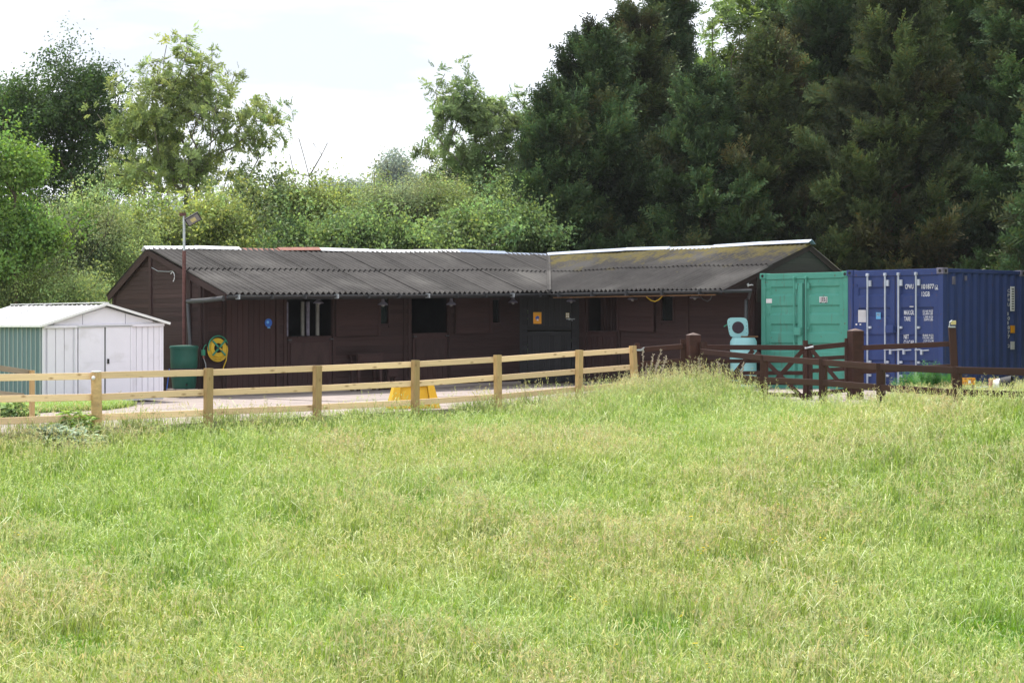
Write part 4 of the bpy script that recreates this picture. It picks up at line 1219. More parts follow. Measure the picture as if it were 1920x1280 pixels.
# ------------------------------------------------------------------ shipping containers
TH = R(48)
CX = Vector((math.cos(TH), -math.sin(TH), 0))       # along the door face, left to right
CY = Vector((math.sin(TH), math.cos(TH), 0))        # inwards
CC = Vector((8.89, 38.5, 0))                        # near corner of the blue one
CW, CH, CL = 2.44, 2.58, 2.99
def container(name, right, zb, paint, label):
    org = right - CX * CW
    K = lambda x, y, z: Vector(((org + CX * x + CY * y).x, (org + CX * x + CY * y).y, zb + z))
    ct = thing(name, K(CW / 2, CL / 2, 0), label, 'container')
    ax3 = (CX, CY, zz_)
    def bx(nm, c, s, mat=paint, par=None, bev=0.006):
        mb = MB(); mb.box(K(*c), s, ax3); return mb.build(nm, mat, par or ct, bevel=bev)
    for x in (0.06, CW - 0.06):
        for y in (0.06, CL - 0.06):
            bx('corner_post', (x, y, CH / 2), (0.12, 0.12, CH - 0.24))
            for z in (0.06, CH - 0.06):
                cf_ = bx('corner_casting', (x, y, z), (0.17, 0.17, 0.125), M['fitting'] if (z > 1 and paint is M['blue_paint'] and x > 1) else paint)
                mb = MB(); mb.lathe(K(x, y - 0.0885 if y < 1 else y + 0.0885, z), [(0.036, 0), (0.036, 0.002)], 16, axis=-CY if y < 1 else CY)
                mb.build('casting_hole', M['rubber'], cf_)
                if x > 1:
                    mb = MB(); mb.lathe(K(x + 0.0885, y, z), [(0.036, 0), (0.036, 0.002)], 16, axis=CX); mb.build('casting_hole', M['rubber'], cf_)
    bx('door_header', (CW / 2, 0.06, CH - 0.075), (CW - 0.26, 0.12, 0.13))
    bx('door_sill', (CW / 2, 0.06, 0.08), (CW - 0.26, 0.12, 0.15))
    for x in (0.05, CW - 0.05):
        bx('top_rail', (x, CL / 2, CH - 0.05), (0.08, CL - 0.2, 0.08))
        bx('bottom_rail', (x, CL / 2, 0.08), (0.08, CL - 0.2, 0.14))
    bx('roof', (CW / 2, CL / 2, CH - 0.035), (CW - 0.16, CL - 0.14, 0.03))
    bx('end_wall', (CW / 2, CL - 0.06, CH / 2), (CW - 0.2, 0.05, CH - 0.1))
    bx('floor', (CW / 2, CL / 2, 0.16), (CW - 0.2, CL - 0.2, 0.04))
    # corrugated sides
    def side(x, sgn):
        prof = []; y = 0.12; pit = 0.276
        while y < CL - 0.12:
            for dy_, o_ in ((0, 0), (0.07, 0), (0.138, 0.036), (0.208, 0.036)):
                if y + dy_ < CL - 0.1: prof.append((y + dy_, o_))
            y += pit
        prof.append((CL - 0.1, 0))
        vs = []; fs = []
        for y_, o_ in prof:
            vs += [K(x - sgn * (0.018 + o_), y_, 0.14), K(x - sgn * (0.018 + o_), y_, CH - 0.08)]
        fs = [(2 * q, 2 * q + 2, 2 * q + 3, 2 * q + 1) for q in range(len(prof) - 1)]
        mb = MB(); mb.add(vs, fs); o = mb.build('side_panel', paint, ct); o.modifiers.new('thick', 'SOLIDIFY').thickness = 0.004
    side(CW, 1); side(0, -1)
    # doors
    zlo, zhi = 0.16, CH - 0.145
    doors = []
    for (x0, x1) in ((0.125, CW / 2 - 0.012), (CW / 2 + 0.012, CW - 0.125)):
        dw = x1 - x0
        prof = [(zlo, 0)]
        nrib = 5
        # trapezoid recesses between flat bands
        step = (zhi - zlo - 0.24) / nrib if paint is M['green_paint'] else (zhi - zlo - 0.24) / nrib
        vs = []; fs = []
        mb = MB(); mb.box(K((x0 + x1) / 2, 0.075, (zlo + zhi) / 2), (dw, 0.02, zhi - zlo), ax3)
        # frame of the leaf
        mb.box(K(x0 + 0.05, 0.05, (zlo + zhi) / 2), (0.1, 0.05, zhi - zlo), ax3)
        mb.box(K(x1 - 0.05, 0.05, (zlo + zhi) / 2), (0.1, 0.05, zhi - zlo), ax3)
        mb.box(K((x0 + x1) / 2, 0.05, zlo + 0.05), (dw - 0.2, 0.05, 0.1), ax3)
        mb.box(K((x0 + x1) / 2, 0.05, zhi - 0.05), (dw - 0.2, 0.05, 0.1), ax3)
        # pressed panel with sloping-sided recesses
        zrec = [(0.16, 0.12), (0.335, 0.12), (0.52, 0.12), (0.70, 0.12), (0.885, 0.12)] if paint is M['green_paint'] else [(0.17, 0.14), (0.41, 0.14), (0.66, 0.14), (0.86, 0.10)]
        zs = []
        for f_, hh in zrec:
            zc = zlo + (zhi - zlo) * f_
            zs += [(zc - hh / 2 - 0.05, 0), (zc - hh / 2, 1), (zc + hh / 2, 1), (zc + hh / 2 + 0.05, 0)]
        zs = [(zlo + 0.1, 0)] + [q for q in zs if zlo + 0.1 < q[0] < zhi - 0.1] + [(zhi - 0.1, 0)]
        xin = ((x0 + 0.1, 0), (x0 + 0.12, 0), (x0 + 0.15, 1), (x1 - 0.15, 1), (x1 - 0.12, 0), (x1 - 0.1, 0))
        vs = [K(xx, 0.027 + 0.046 * fx_ * fz_, zz) for zz, fz_ in zs for xx, fx_ in xin]
        nxx = len(xin)
        fs = [(r_ * nxx + c_, r_ * nxx + c_ + 1, (r_ + 1) * nxx + c_ + 1, (r_ + 1) * nxx + c_) for r_ in range(len(zs) - 1) for c_ in range(nxx - 1)]
        mb.add(vs, fs)
        d_ = mb.build('door_leaf', paint, ct); doors.append(d_)
        # hinges
        xh = x0 - 0.005 if x0 < 1 else x1 + 0.005
        for zf_ in (0.1, 0.38, 0.66, 0.92):
            zc = zlo + (zhi - zlo) * zf_
            mb = MB(); mb.box(K(xh + (0.05 if x0 < 1 else -0.05), 0.018, zc), (0.12, 0.016, 0.05), ax3); mb.tube([K(xh, 0.01, zc - 0.05), K(xh, 0.01, zc + 0.05)], 0.018, 8)
            mb.build('hinge', paint, d_)
    bx('door_gasket', (CW / 2, 0.05, (zlo + zhi) / 2), (0.02, 0.03, zhi - zlo), M['gasket'], bev=0)
    bx('header_gasket', (CW / 2, 0.045, zhi + 0.004), (CW - 0.26, 0.02, 0.012 if paint is M['green_paint'] else 0.03), M['gasket'], bev=0)
    return ct, K, doors, zlo, zhi, ax3

def kx(px, org):
    p = hit(px, 600, org, CY); return (p - org).dot(CX)
def kz(px, py, org):
    return hit(px, py, org, CY).z

# blue container
ZB = 0.23
blue, KB, bd, zlo, zhi, ax3 = container('blue_container', CC, ZB, M['blue_paint'], 'dark blue shipping container with white code lettering and lock rods')
bo = CC - CX * CW
def on_b(px, py, out_=0.0):
    x = kx(px, bo); return bo + CX * x - CY * out_ + Vector((0, 0, kz(px, py, bo)))
def lock_rod(ct, K, door, x, mat, handle=None, zb_=0.1, zt_=None):
    zt_ = zt_ or CH - 0.09
    mb = MB(); mb.tube([K(x, -0.03, zb_), K(x, -0.03, zt_)], 0.019, 10)
    o = mb.build('lock_rod', mat, door, smooth=True)
    mb = MB()
    mb.box(K(x, -0.03, zb_ + 0.02), (0.06, 0.06, 0.07), ax3); mb.box(K(x, -0.03, zt_ - 0.02), (0.06, 0.06, 0.06), ax3)
    mb.build('rod_cam', mat, door, bevel=0.008)
    for zk in (zt_ - 0.2, 1.35, 0.62, 0.33):
        mb = MB(); mb.box(K(x + 0.03, -0.004, zk), (0.10, 0.04, 0.05 if zk < 2 else 0.13), ax3); mb.build('rod_bracket', mat, door, bevel=0.005)
    if handle:
        mb = MB()
        h0 = K(x, -0.055, handle)
        mb.tube([h0, h0 + CX * 0.1 + zz_ * 0.015, h0 + CX * 0.2 - zz_ * 0.005, h0 + CX * 0.34 + zz_ * 0.004], [0.022, 0.016, 0.013, 0.016], 8)
        mb.box(h0 + CX * 0.16 - zz_ * 0.04, (0.05, 0.04, 0.1), ax3)
        mb.build('rod_handle', mat, door)
for i, px in enumerate((1628, 1661, 1686, 1719)):
    lock_rod(blue, KB, bd[0 if i < 2 else 1], kx(px, bo), M['rod'], handle=(kz(1690, 656, bo) - ZB) if i >= 1 else None)
mb = MB(); mb.box(on_b(1673, 617, 0.06), (0.2, 0.1, 0.16), ax3); mb.build('lock_box', M['blue_paint'], blue, bevel=0.01)
# lettering: (text, left px, baseline px y, width px, cap height px)
def letters(txt, pxl, pyb, pxr, hpx, par=None, mat=None):
    o0 = on_b(pxl, pyb, 0.0)
    w = kx(pxr, bo) - kx(pxl, bo)
    hgt = hpx / F * o0.y
    return text_part('lettering', txt, mat or M['letter'], par or bd[1], o0 - CY * -0.022, CX, zz_, hgt, w, depth=0.0)
letters('CPWU', 1696, 541.5, 1711.5, 8.6); letters('101877', 1727, 541.5, 1750, 8.6); letters('2', 1753.5, 541, 1757.5, 7.6)
letters('12GB', 1727, 555.5, 1742, 8.6)
letters('MAX.GR.', 1694, 590, 1713, 8.4); letters('TARE', 1694, 601.5, 1706, 8.0)
letters('NET', 1693.5, 635, 1703, 8.0); letters('CU.CAP.', 1693.5, 645.5, 1713, 7.8)
for q, (tx_, y_) in enumerate((('10,160 KGS', 585), ('22,400 LBS', 590), ('1,300 KGS', 596), ('2,870 LBS', 601))):
    letters(tx_, 1729 if q < 2 else 1731, y_, 1748, 3.8)
for q, (tx_, y_) in enumerate((('8,860 KGS', 630), ('19,530 LBS', 635), ('15.9 CU.M', 640.5), ('561 CU.FT', 645))):
    letters(tx_, 1729 if q != 2 else 1731, y_, 1749, 3.6)
# outline box round the check digit
p0, p1 = on_b(1752.3, 542.5), on_b(1758.8, 532)
mb = MB()
for (a, b) in (((1752.3, 542.5), (1758.8, 542.3)), ((1758.8, 542.3), (1758.8, 532)), ((1758.8, 532), (1752.3, 532.2)), ((1752.3, 532.2), (1752.3, 542.5))):
    mb.tube([on_b(*a, -0.02), on_b(*b, -0.02)], 0.005, 4)
mb.build('digit_frame', M['letter'], bd[1])
def sticker(par, org_fn, pxl, pyt, pxr, pyb, mat, name='sticker'):
    q = [org_fn(pxl, pyb, -0.0225), org_fn(pxr, pyb, -0.0225), org_fn(pxr, pyt, -0.0225), org_fn(pxl, pyt, -0.0225)]
    mb = MB(); fa = [p - CY * 0.004 for p in q]; fb = [p + CY * 0.003 for p in q]
    mb.add(fa + fb, [(0, 1, 2, 3), (7, 6, 5, 4)] + [(i, 4 + i, 4 + (i + 1) % 4, (i + 1) % 4) for i in range(4)])
    return mb.build(name, mat, par)
sticker(bd[0], on_b, 1608, 581, 1622.5, 604, M['grey_sticker'], 'data_plate')
sticker(bd[0], on_b, 1641.5, 585.5, 1650, 598, M['sky_sticker'])
sticker(bd[0], on_b, 1643, 587, 1648.5, 592.5, M['paper'])
sticker(bd[1], on_b, 1704.5, 573.8, 1711.5, 575.6, M['paper'])
for px, py in ((1604.5, 608), (1612, 608), (1624.5, 578)):
    sticker(bd[0], on_b, px - 1.3, py - 1.3, px + 1.3, py + 1.3, M['paper'], 'white_dot')
# side markings of the blue container
SO = CC
def on_s(px, py, out_=0.0):
    return hit(px, py, SO + CX * out_, CX)
def side_y(px): return (on_s(px, 600) - SO).dot(CY)
vt_txt = 'CPWU 101877 2'
y0_, y1_ = 541, 653
for i, ch in enumerate(vt_txt):
    if ch == ' ': continue
    py = y0_ + (y1_ - y0_) * (i + 0.8) / len(vt_txt)
    p0 = on_s(1889, py, 0.0); p1 = on_s(1893, py, 0.0)
    text_part('lettering', ch, M['letter'], blue, p0, CY, zz_, 0.068, (p1 - p0).dot(CY) * (0.35 if ch in '1' else 1.0), depth=0.004)
def side_sticker(pxl, pyt, pxr, pyb, mat, name='sticker'):
    q = [on_s(pxl, pyb), on_s(pxr, pyb), on_s(pxr, pyt), on_s(pxl, pyt)]
    mb = MB(); fa = [p + CX * 0.006 for p in q]; fb = [p - CX * 0.02 for p in q]
    mb.add(fa + fb, [(0, 1, 2, 3), (7, 6, 5, 4)] + [(i, 4 + i, 4 + (i + 1) % 4, (i + 1) % 4) for i in range(4)])
    return mb.build(name, mat, blue)
side_sticker(1895.5, 537, 1902, 583, M['paper'], 'owner_label'); side_sticker(1896, 610, 1902.5, 624, M['orange'], 'warning_label'); side_sticker(1896, 640, 1902, 655, M['grey_sticker'], 'size_label')
for i in range(9):
    py = 542 + i * 4.6
    q0 = on_s(1897.2, py, 0.0075); 
    mb = MB(); mb.box(q0 + CY * 0.04, (0.002, 0.09, 0.022), (CX, CY, zz_)); mb.build('label_mark', M['ink'], blue)
side_sticker(1786.5, 518, 1791, 533, M['fitting'], 'vent'); side_sticker(1810, 517, 1813, 526, M['fitting'], 'vent')

# green container, a hand's width behind the blue one's face and to its left
GC = CC - CX * (CW + 0.045) + CY * 0.05
green, KG, gd, _, _, _ = container('green_container', GC, 0.215, M['green_paint'], 'sea green shipping container with closed doors next to the stable end')
go = GC - CX * CW
def on_g(px, py, out_=0.0):
    x = kx(px, go); return go + CX * x - CY * out_ + Vector((0, 0, kz(px, py, go)))
for i, px in enumerate((1490.5, 1512.5)):
    lock_rod(green, KG, gd[i], kx(px, go), M['green_paint'], zb_=0.1, zt_=CH - 0.1)
mb = MB(); mb.box(on_g(1499, 621, 0.05), (0.2, 0.09, 0.17), ax3); mb.build('lock_box', M['green_paint'], green, bevel=0.01)
mb = MB(); mb.box(KG(kx(1501, go), -0.004, (zlo + zhi) / 2 + 0.05), (0.13, 0.045, 2.0), ax3); mb.build('cover_strip', M['green_paint'], green, bevel=0.01)
sticker(gd[0], on_g, 1435.5, 560, 1446, 568, M['paper'])
sticker(gd[1], on_g, 1535.5, 556, 1550, 567, M['paper'])
text_part('lettering', 'JBJ', M['ink'], gd[1], on_g(1536.5, 565.5, 0) - CY * -0.0135, CX, zz_, 0.1, kx(1549, go) - kx(1536.5, go), depth=0.0)

# ------------------------------------------------------------------ teal drum and teal machine by the right wing
tb = Vector((434 / F * 41.7, 41.7, 0)); tz = yard_z(tb.x)
drum = thing('teal_drum', (tb.x, tb.y, tz), 'pale teal plastic drum with its top cut open beside the green container', 'drum')
th_ = EYE - (633 - 612) / F * 41.7 - tz
prof = [(0.26, 0), (0.285, 0.03), (0.29, th_ * 0.2), (0.30, th_ * 0.22), (0.29, th_ * 0.25), (0.292, th_ * 0.55), (0.305, th_ * 0.58), (0.305, th_ * 0.61), (0.292, th_ * 0.63), (0.3, th_ * 0.8), (0.295, th_ * 0.93), (0.25, th_), (0.24, th_), (0.24, th_ - 0.3)]
MB().lathe((tb.x, tb.y, tz), prof, 32, cap=False).build('shell', M['teal'], drum, smooth=True)
MB().lathe((tb.x, tb.y, tz + th_ - 0.25), [(0.0, 0), (0.24, 0.0), (0.24, 0.02), (0.0, 0.02)], 24, cap=False).build('water', M['rubber'], drum)
plank('wooden_slat', (tb.x - 0.05, tb.y - 0.1, tz + th_ + 0.025), (tb.x + 0.31, tb.y + 0.02, tz + th_ + 0.025), 0.1, 0.03, zz_, M['rust_pole'] if False else M['orange_wood'], drum)
# open lid leaning behind the drum, with a dark round hole
lc = P(1384, 614, 42.0)
lid = thing('drum_lid', (lc.x, lc.y, lc.z - 0.25), 'squarish pale teal drum lid with a dark round hole, propped up behind the drum', 'lid')
ln = Vector((-0.2, -1, 0.08)).normalized(); lx = Vector((1, -0.2, 0)); lx = (lx - ln * lx.dot(ln)).normalized(); ly = ln.cross(lx) * -1
if ly.z < 0: ly = -ly
outl = []
for k in range(32):
    a = 2 * math.pi * k / 32
    ca, sa = math.cos(a), math.sin(a)
    rr = 0.225 / (abs(ca) ** 5 + abs(sa) ** 5) ** 0.2
    outl.append((rr * ca * (1 + 0.06 * sa) - 0.03 * sa, rr * sa))
mb = MB()
fa = [lc + lx * a + ly * b + ln * 0.02 for a, b in outl]; fb = [lc + lx * a + ly * b - ln * 0.03 for a, b in outl]
mb.add(fa + fb, [tuple(range(32)), tuple(range(63, 31, -1))] + [(i, 32 + i, 32 + (i + 1) % 32, (i + 1) % 32) for i in range(32)])
mb.build('plate', M['teal'], lid, bevel=0.01)
MB().lathe(lc + ln * 0.021, [(0.13, 0), (0.135, 0.006), (0.125, 0.01)], 28, axis=ln).build('round_mesh', M['gasket'], lid)
mb = MB()
for i in range(4):
    for sg_ in (-1, 1):
        mb.box(lc + ln * 0.022 + lx * (0.19 * sg_) + ly * (-0.12 + 0.08 * i), (0.012, 0.006, 0.012), (lx, ln, ly))
mb.build('rivet', M['rubber'], lid)
mb = MB(); mb.tube([lc - lx * 0.2 + ly * 0.1, lc - lx * 0.32 + ly * 0.02], 0.012, 6); mb.build('cord', M['reel_green'], lid)
# prop board behind the lid down to the ground
plank('prop', lc - ln * 0.05 - ly * 0.1, (lc.x, lc.y + 0.1, yard_z(lc.x)), 0.1, 0.03, ln, M['stable'], lid)
# white camera / floodlight under the right gable and a wall light
cp = P(1397, 534, 42.35)
cmr = thing('security_light', cp, 'white tilted security light under the right end of the stable roof', 'light')
hx = Vector((0.9, -0.35, -0.18)).normalized(); hn = Vector((-0.3, -0.75, -0.55)).normalized(); hn = (hn - hx * hn.dot(hx)).normalized(); hy = hn.cross(hx)
mb = MB(); mb.box(cp, (0.17, 0.1, 0.07), (hx, hy, hn)); mb.build('housing', M['ridge_white'], cmr, bevel=0.015)
mb = MB(); mb.tube([cp + hx * 0.08, cp + hx * 0.16 + zz_ * 0.03, cp + hx * 0.2 + Vector((0.02, 0.2, 0.03))], 0.014, 8); mb.build('arm', M['ridge_white'], cmr)
MB().lathe(cp - hx * 0.13 + hn * 0.0 - zz_ * 0.02, [(0.03, 0), (0.035, 0.04), (0.02, 0.05)], 12, axis=hn).build('sensor', M['led'], cmr, smooth=True)

# ------------------------------------------------------------------ yellow plastic block
yb = Vector((-1.78, 33.6, 0)); yz = yard_z(yb.x) 
ang = R(12)
yx = Vector((math.cos(ang), math.sin(ang), 0)); yy = Vector((-yx.y, yx.x, 0))
blk = thing('yellow_jump_block', (yb.x, yb.y, yz), 'bright yellow tapered plastic jump block behind the pale fence', 'block')
def Yb(a, b, c): return yb + yx * a + yy * b + Vector((0, 0, yz + c))
wb, wt, db, dt, hh = 0.46, 0.36, 0.26, 0.13, 0.43
def frustum(mb, x0b, x1b, x0t, x1t, d0, d1, h0, h1):
    vs = [Yb(x0b, -d0, h0), Yb(x1b, -d0, h0), Yb(x1b, d0, h0), Yb(x0b, d0, h0), Yb(x0t, -d1, h1), Yb(x1t, -d1, h1), Yb(x1t, d1, h1), Yb(x0t, d1, h1)]
    mb.add(vs, [(0, 1, 2, 3), (4, 5, 6, 7), (0, 1, 5, 4), (1, 2, 6, 5), (2, 3, 7, 6), (3, 0, 4, 7)])
for nm, (a0, a1, b0, b1) in (('end_pillar', (-wb, -wb + 0.17, -wt, -wt + 0.12)), ('end_pillar', (wb - 0.17, wb, wt - 0.12, wt))):
    mb = MB(); frustum(mb, a0, a1, b0, b1, db, dt, 0, hh); mb.build(nm, M['yellow'], blk, bevel=0.012)
mb = MB(); frustum(mb, -wb + 0.172, wb - 0.172, -wt + 0.122, wt - 0.122, db - 0.08, dt - 0.06, 0.0, hh - 0.03); mb.build('centre_panel', M['yellow'], blk, bevel=0.008)
mb = MB(); frustum(mb, -wt + 0.122, wt - 0.122, -wt + 0.122, wt - 0.122, dt - 0.01, dt - 0.01, hh - 0.029, hh - 0.003); mb.build('top_cap', M['yellow'], blk, bevel=0.006)

# ------------------------------------------------------------------ the new post and rail fence
def fence_at(px):
    p = hit(px, 700, F0, FN); return Vector((p.x, p.y, 0))
def zat(py, Y): return EYE - (py - 612) / F * Y
newf = thing('pale_rail_fence', (-2, 31.9, -0.1), 'new pale pine post and rail fence with three rails along the yard', 'fence')
posts = [(-215, 714), (-28, 706), (178, 697), (387, 690), (591, 685), (775, 675), (930, 665), (1082, 656), (1186, 648)]
rails = {0: [(-215, 722), (-28, 709), (178, 704), (387, 698), (591, 691), (775, 683), (930, 674), (1082, 663), (1186, 657)],
         1: [(-215, 763), (-28, 748.5), (178, 744), (387, 736), (591, 728), (775, 719), (930, 708.5), (1082, 696.5), (1186, 688)],
         2: [(-215, 803), (-28, 790), (178, 783), (387, 773), (591, 764), (775, 754), (930, 744), (1082, 729.5), (1186, 721)]}
for i, (px, py) in enumerate(posts):
    c = fence_at(px)
    if i == len(posts) - 1: c = c + FD * 0.0
    w = 0.15 if i == 2 else 0.125
    zt_ = zat(py, c.y)
    lean = Vector((random.uniform(-0.01, 0.01), random.uniform(-0.01, 0.01), 0))
    if px == 1186: lean = Vector((-0.035, 0, 0))
    off = FN * 0.05
    bot = c + off + Vector((0, 0, gz(c.x + FN.x * 0.2, c.y + FN.y * 0.2) - 0.25)) - lean
    top = c + off + Vector((0, 0, zt_)) + lean
    if i == 2:
        mb = MB(); mb.tube([bot, bot.lerp(top, 0.45), top - zz_ * 0.015, top], [0.082, 0.08, 0.078, 0.07], 14)
        mb.build('post', M['pine_post'], newf, smooth=True)['label'] = 'thicker round weathered post'
        mb = MB(); mb.lathe(top, [(0.072, -0.004), (0.074, 0.01), (0.05, 0.016)], 14); mb.build('post_cap', M['paper'], newf)
        mb = MB(); mb.tube([top + FN * 0.06 - FD * 0.085 - zz_ * 0.08, top + FN * 0.09 - FD * 0.11 - zz_ * 0.1], [0.03, 0.02], 8); mb.build('insulator', M['paper'], newf)
    else:
        plank('post', bot, top, w, w * 0.8, FN, M['pine_post'], newf)
for k_, lst in rails.items():
    for (xa, ya), (xb, yb_) in zip(lst[:-1], lst[1:]):
        a = fence_at(xa); b = fence_at(xb)
        da = random.uniform(-0.006, 0.006)
        plank('rail', a - FN * 0.012 + Vector((0, 0, zat(ya, a.y) + da)), b - FN * 0.012 + Vector((0, 0, zat(yb_, b.y) - da)), 0.1, 0.04, FN, M['pine'], newf)
# older thin post and grey rails behind, at the left edge
oldf = thing('old_rail_fence', (-7.9, 30.6, 0.05), 'short old grey rail fence with one thin post, behind the pale fence', 'fence')
pc = P(60, 740, 30.4)
plank('post', (pc.x, pc.y, yard_z(pc.x) - 0.15), (pc.x, pc.y, zat(694, 30.4)), 0.075, 0.06, FN, M['pine_post'], oldf)
plank('rail', P(-40, 684, 29.6), P(57, 698.5, 30.45), 0.09, 0.035, FN, M['old_wood'], oldf)
plank('rail', P(-40, 733, 29.6), P(44, 742, 30.4), 0.085, 0.035, FN, M['old_wood'], oldf)
for px in (-40,):
    pp = P(px, 700, 29.6); plank('post', (pp.x, pp.y, yard_z(pp.x) - 0.15), (pp.x, pp.y, zat(678, 29.6)), 0.08, 0.06, FN, M['old_wood'], oldf)

# ------------------------------------------------------------------ brown gates and fences
def big_post(name, px, pyt, Y, w, label):
    x = (px - 960) / F * Y
    zg = gz(x, Y) - 0.2; zt_ = zat(pyt, Y)
    p = thing(name, (x, Y, gz(x, Y)), label, 'gate post')
    a = R(18)
    X_ = Vector((math.cos(a), math.sin(a), 0)); Y_ = Vector((-X_.y, X_.x, 0))
    mb = MB(); mb.box((x, Y, (zg + zt_ - 0.04) / 2), (w, w, zt_ - 0.04 - zg), (X_, Y_, zz_))
    mb.build('shaft', M['fence_brown'], p, bevel=0.012)
    mb = MB(); c = Vector((x, Y, zt_ - 0.039))
    base = [c + X_ * (w / 2 * a_) + Y_ * (w / 2 * b_) for a_, b_ in ((-1, -1), (1, -1), (1, 1), (-1, 1))]
    mb.add(base + [c + zz_ * 0.045], [(0, 1, 4), (1, 2, 4), (2, 3, 4), (3, 0, 4), (3, 2, 1, 0)])
    mb.build('post_top', M['cap_wood'] if 'cap_wood' in M else M['fence_brown'], p)
    return Vector((x, Y, 0))
M['cap_wood'] = vmat('pale_post_top', (0.11, 0.072, 0.062), var=0.3, scale=8, rough=0.7)  # post tops in a paler brown than the shafts
gpA = big_post('gate_post', 1300, 624, 36.0, 0.225, 'thick square brown gate post with a pale top, behind the long grass')
gpB = big_post('gate_post', 1604, 616, 35.0, 0.235, 'thickest square red-brown gate post in front of the blue container')
FB = M['fence_brown']
def seg(name, x0, y0, Y0, x1, y1, Y1, w, th, par, mat=None, face=(0, -1, 0)):
    return plank(name, P(x0, y0, Y0), P(x1, y1, Y1), w, th, Vector(face), mat or FB, par)
def stile(par, px, pyt, pyb, Y, w=0.1, th=0.09, name='stile'):
    return plank(name, P(px, pyb, Y), P(px, pyt, Y), w, th, (0, -1, 0), FB, par)
# small hand gate between the pale fence and the first gate post
hg = thing('hand_gate', P(1240, 735, 36.3), 'small brown hand gate between the pale fence end and the first gate post', 'gate')
stile(hg, 1195, 643, 745, 36.55); stile(hg, 1282, 636, 743, 36.15, 0.13)
seg('top_bar', 1196, 656, 36.5, 1282, 649, 36.1, 0.1, 0.07, hg); 
for ya, yb_ in ((682, 676), (703, 699), (725, 722)):
    seg('bar', 1196, ya, 36.53, 1282, yb_, 36.13, 0.1, 0.03, hg)
mb = MB(); pp = P(1187, 656, 36.42); mb.box(pp + Vector((0.09, 0, 0)), (0.27, 0.02, 0.035)); mb.tube([pp + Vector((0.15, -0.02, 0.0)), pp + Vector((0.22, -0.02, 0.05))], 0.012, 6)
mb.build('latch', M['steel'], hg)
# long leaf
lg = thing('long_gate', P(1410, 740, 35.7), 'long brown five-bar gate leaf with crossed braces', 'gate')
stile(lg, 1319, 641, 738, 35.85, 0.13); stile(lg, 1510, 638, 752, 35.3, 0.085)
seg('top_bar', 1318, 651, 35.85, 1512, 651.5, 35.3, 0.095, 0.06, lg)
for ya, yb_ in ((677, 676), (699, 699), (717, 718), (737, 741)):
    seg('bar', 1318, ya, 35.88, 1512, yb_, 35.33, 0.075, 0.025, lg)
seg('brace', 1360, 722, 35.62, 1412, 656, 35.55, 0.085, 0.03, lg); seg('brace', 1452, 715, 35.4, 1506, 656, 35.26, 0.085, 0.03, lg)
seg('brace', 1418, 660, 35.47, 1512, 752, 35.2, 0.08, 0.028, lg)
# short leaf
sgt = thing('short_gate', P(1555, 745, 35.2), 'short brown gate leaf hung on the thick red-brown post', 'gate')
stile(sgt, 1519, 645, 753, 35.27, 0.085); stile(sgt, 1589, 634, 735, 35.1, 0.1)
seg('top_bar', 1519, 652.5, 35.25, 1590, 645, 35.08, 0.095, 0.06, sgt)
for ya, yb_ in ((673, 669), (695, 691), (716, 713), (739, 731)):
    seg('bar', 1519, ya, 35.28, 1590, yb_, 35.11, 0.075, 0.025, sgt)
seg('brace', 1522, 656, 35.2, 1573, 716, 35.08, 0.075, 0.028, sgt)
mb = MB(); mb.tube([P(1509, 653, 35.2), P(1525, 650, 35.2)], 0.018, 8); mb.build('chain', M['steel'], sgt)
# rails from the thick post to the leaning post by the blue container
sf = thing('brown_side_fence', P(1700, 730, 34.6), 'brown two-rail fence from the thick post to a leaning post', 'fence')
seg('rail', 1612, 652, 34.95, 1784, 644.5, 34.2, 0.095, 0.05, sf); seg('rail', 1612, 696, 34.95, 1786, 687, 34.2, 0.095, 0.05, sf)
plank('post', P(1792, 735, 34.15), P(1785, 613, 34.15), 0.125, 0.1, (0, -1, 0), FB, sf)
# rail fence that comes forward to the right
nf = thing('brown_front_fence', P(1600, 740, 31), 'low brown two-rail fence coming forward in front of the containers', 'fence')
fp_ = [(1314, 659, 35.75), (1433, 670, 33.5), (1545, 676, 31.5), (1654, 685, 29.7), (1797, 691, 28.0), (1945, 694, 26.9), (2110, 700, 26.0)]
rail_t = [(1314, 659), (1433, 671), (1545, 679.5), (1654, 688), (1797, 694), (1945, 697.5), (2110, 703)]
rail_b = [(1314, 701), (1433, 712), (1545, 717.5), (1654, 727), (1797, 736), (1945, 741), (2110, 748)]
for i, (px, pyt, Y) in enumerate(fp_):
    x = (px - 960) / F * Y
    zb_ = gz(x, Y) - 0.25
    if i > 0:
        pb_ = Vector((x, Y + 0.06, zb_)); pt_ = Vector((x + random.uniform(-0.015, 0.015), Y + 0.06, zat(pyt - 4, Y)))
        plank('post', pb_, pt_, 0.125, 0.1, (-0.5, -0.85, 0), FB, nf)
for lst in (rail_t, rail_b):
    for i in range(len(lst) - 1):
        a = P(lst[i][0], lst[i][1], fp_[i][2]); b = P(lst[i + 1][0], lst[i + 1][1], fp_[i + 1][2])
        plank('rail', a, b, 0.105, 0.04, (-0.6, -0.8, 0), FB, nf)

# padlock / lamp on the leaning post
pp = P(1785, 608, 34.1)
pl = thing('yellow_padlock', pp, 'yellow padlock with a steel hasp on top of the leaning brown post', 'padlock')
mb = MB(); mb.box(pp + Vector((0.02, -0.03, 0.03)), (0.09, 0.05, 0.075)); mb.build('lock_body', M['led'], pl, bevel=0.01)
mb = MB(); mb.tube([pp + Vector((-0.06, -0.04, -0.05)), pp + Vector((-0.05, -0.05, 0.04)), pp + Vector((-0.01, -0.05, 0.07)), pp + Vector((0.02, -0.05, 0.05))], 0.012, 8)
mb.box(pp + Vector((-0.01, -0.03, -0.045)), (0.12, 0.06, 0.025)); mb.build('hasp', M['steel'], pl)

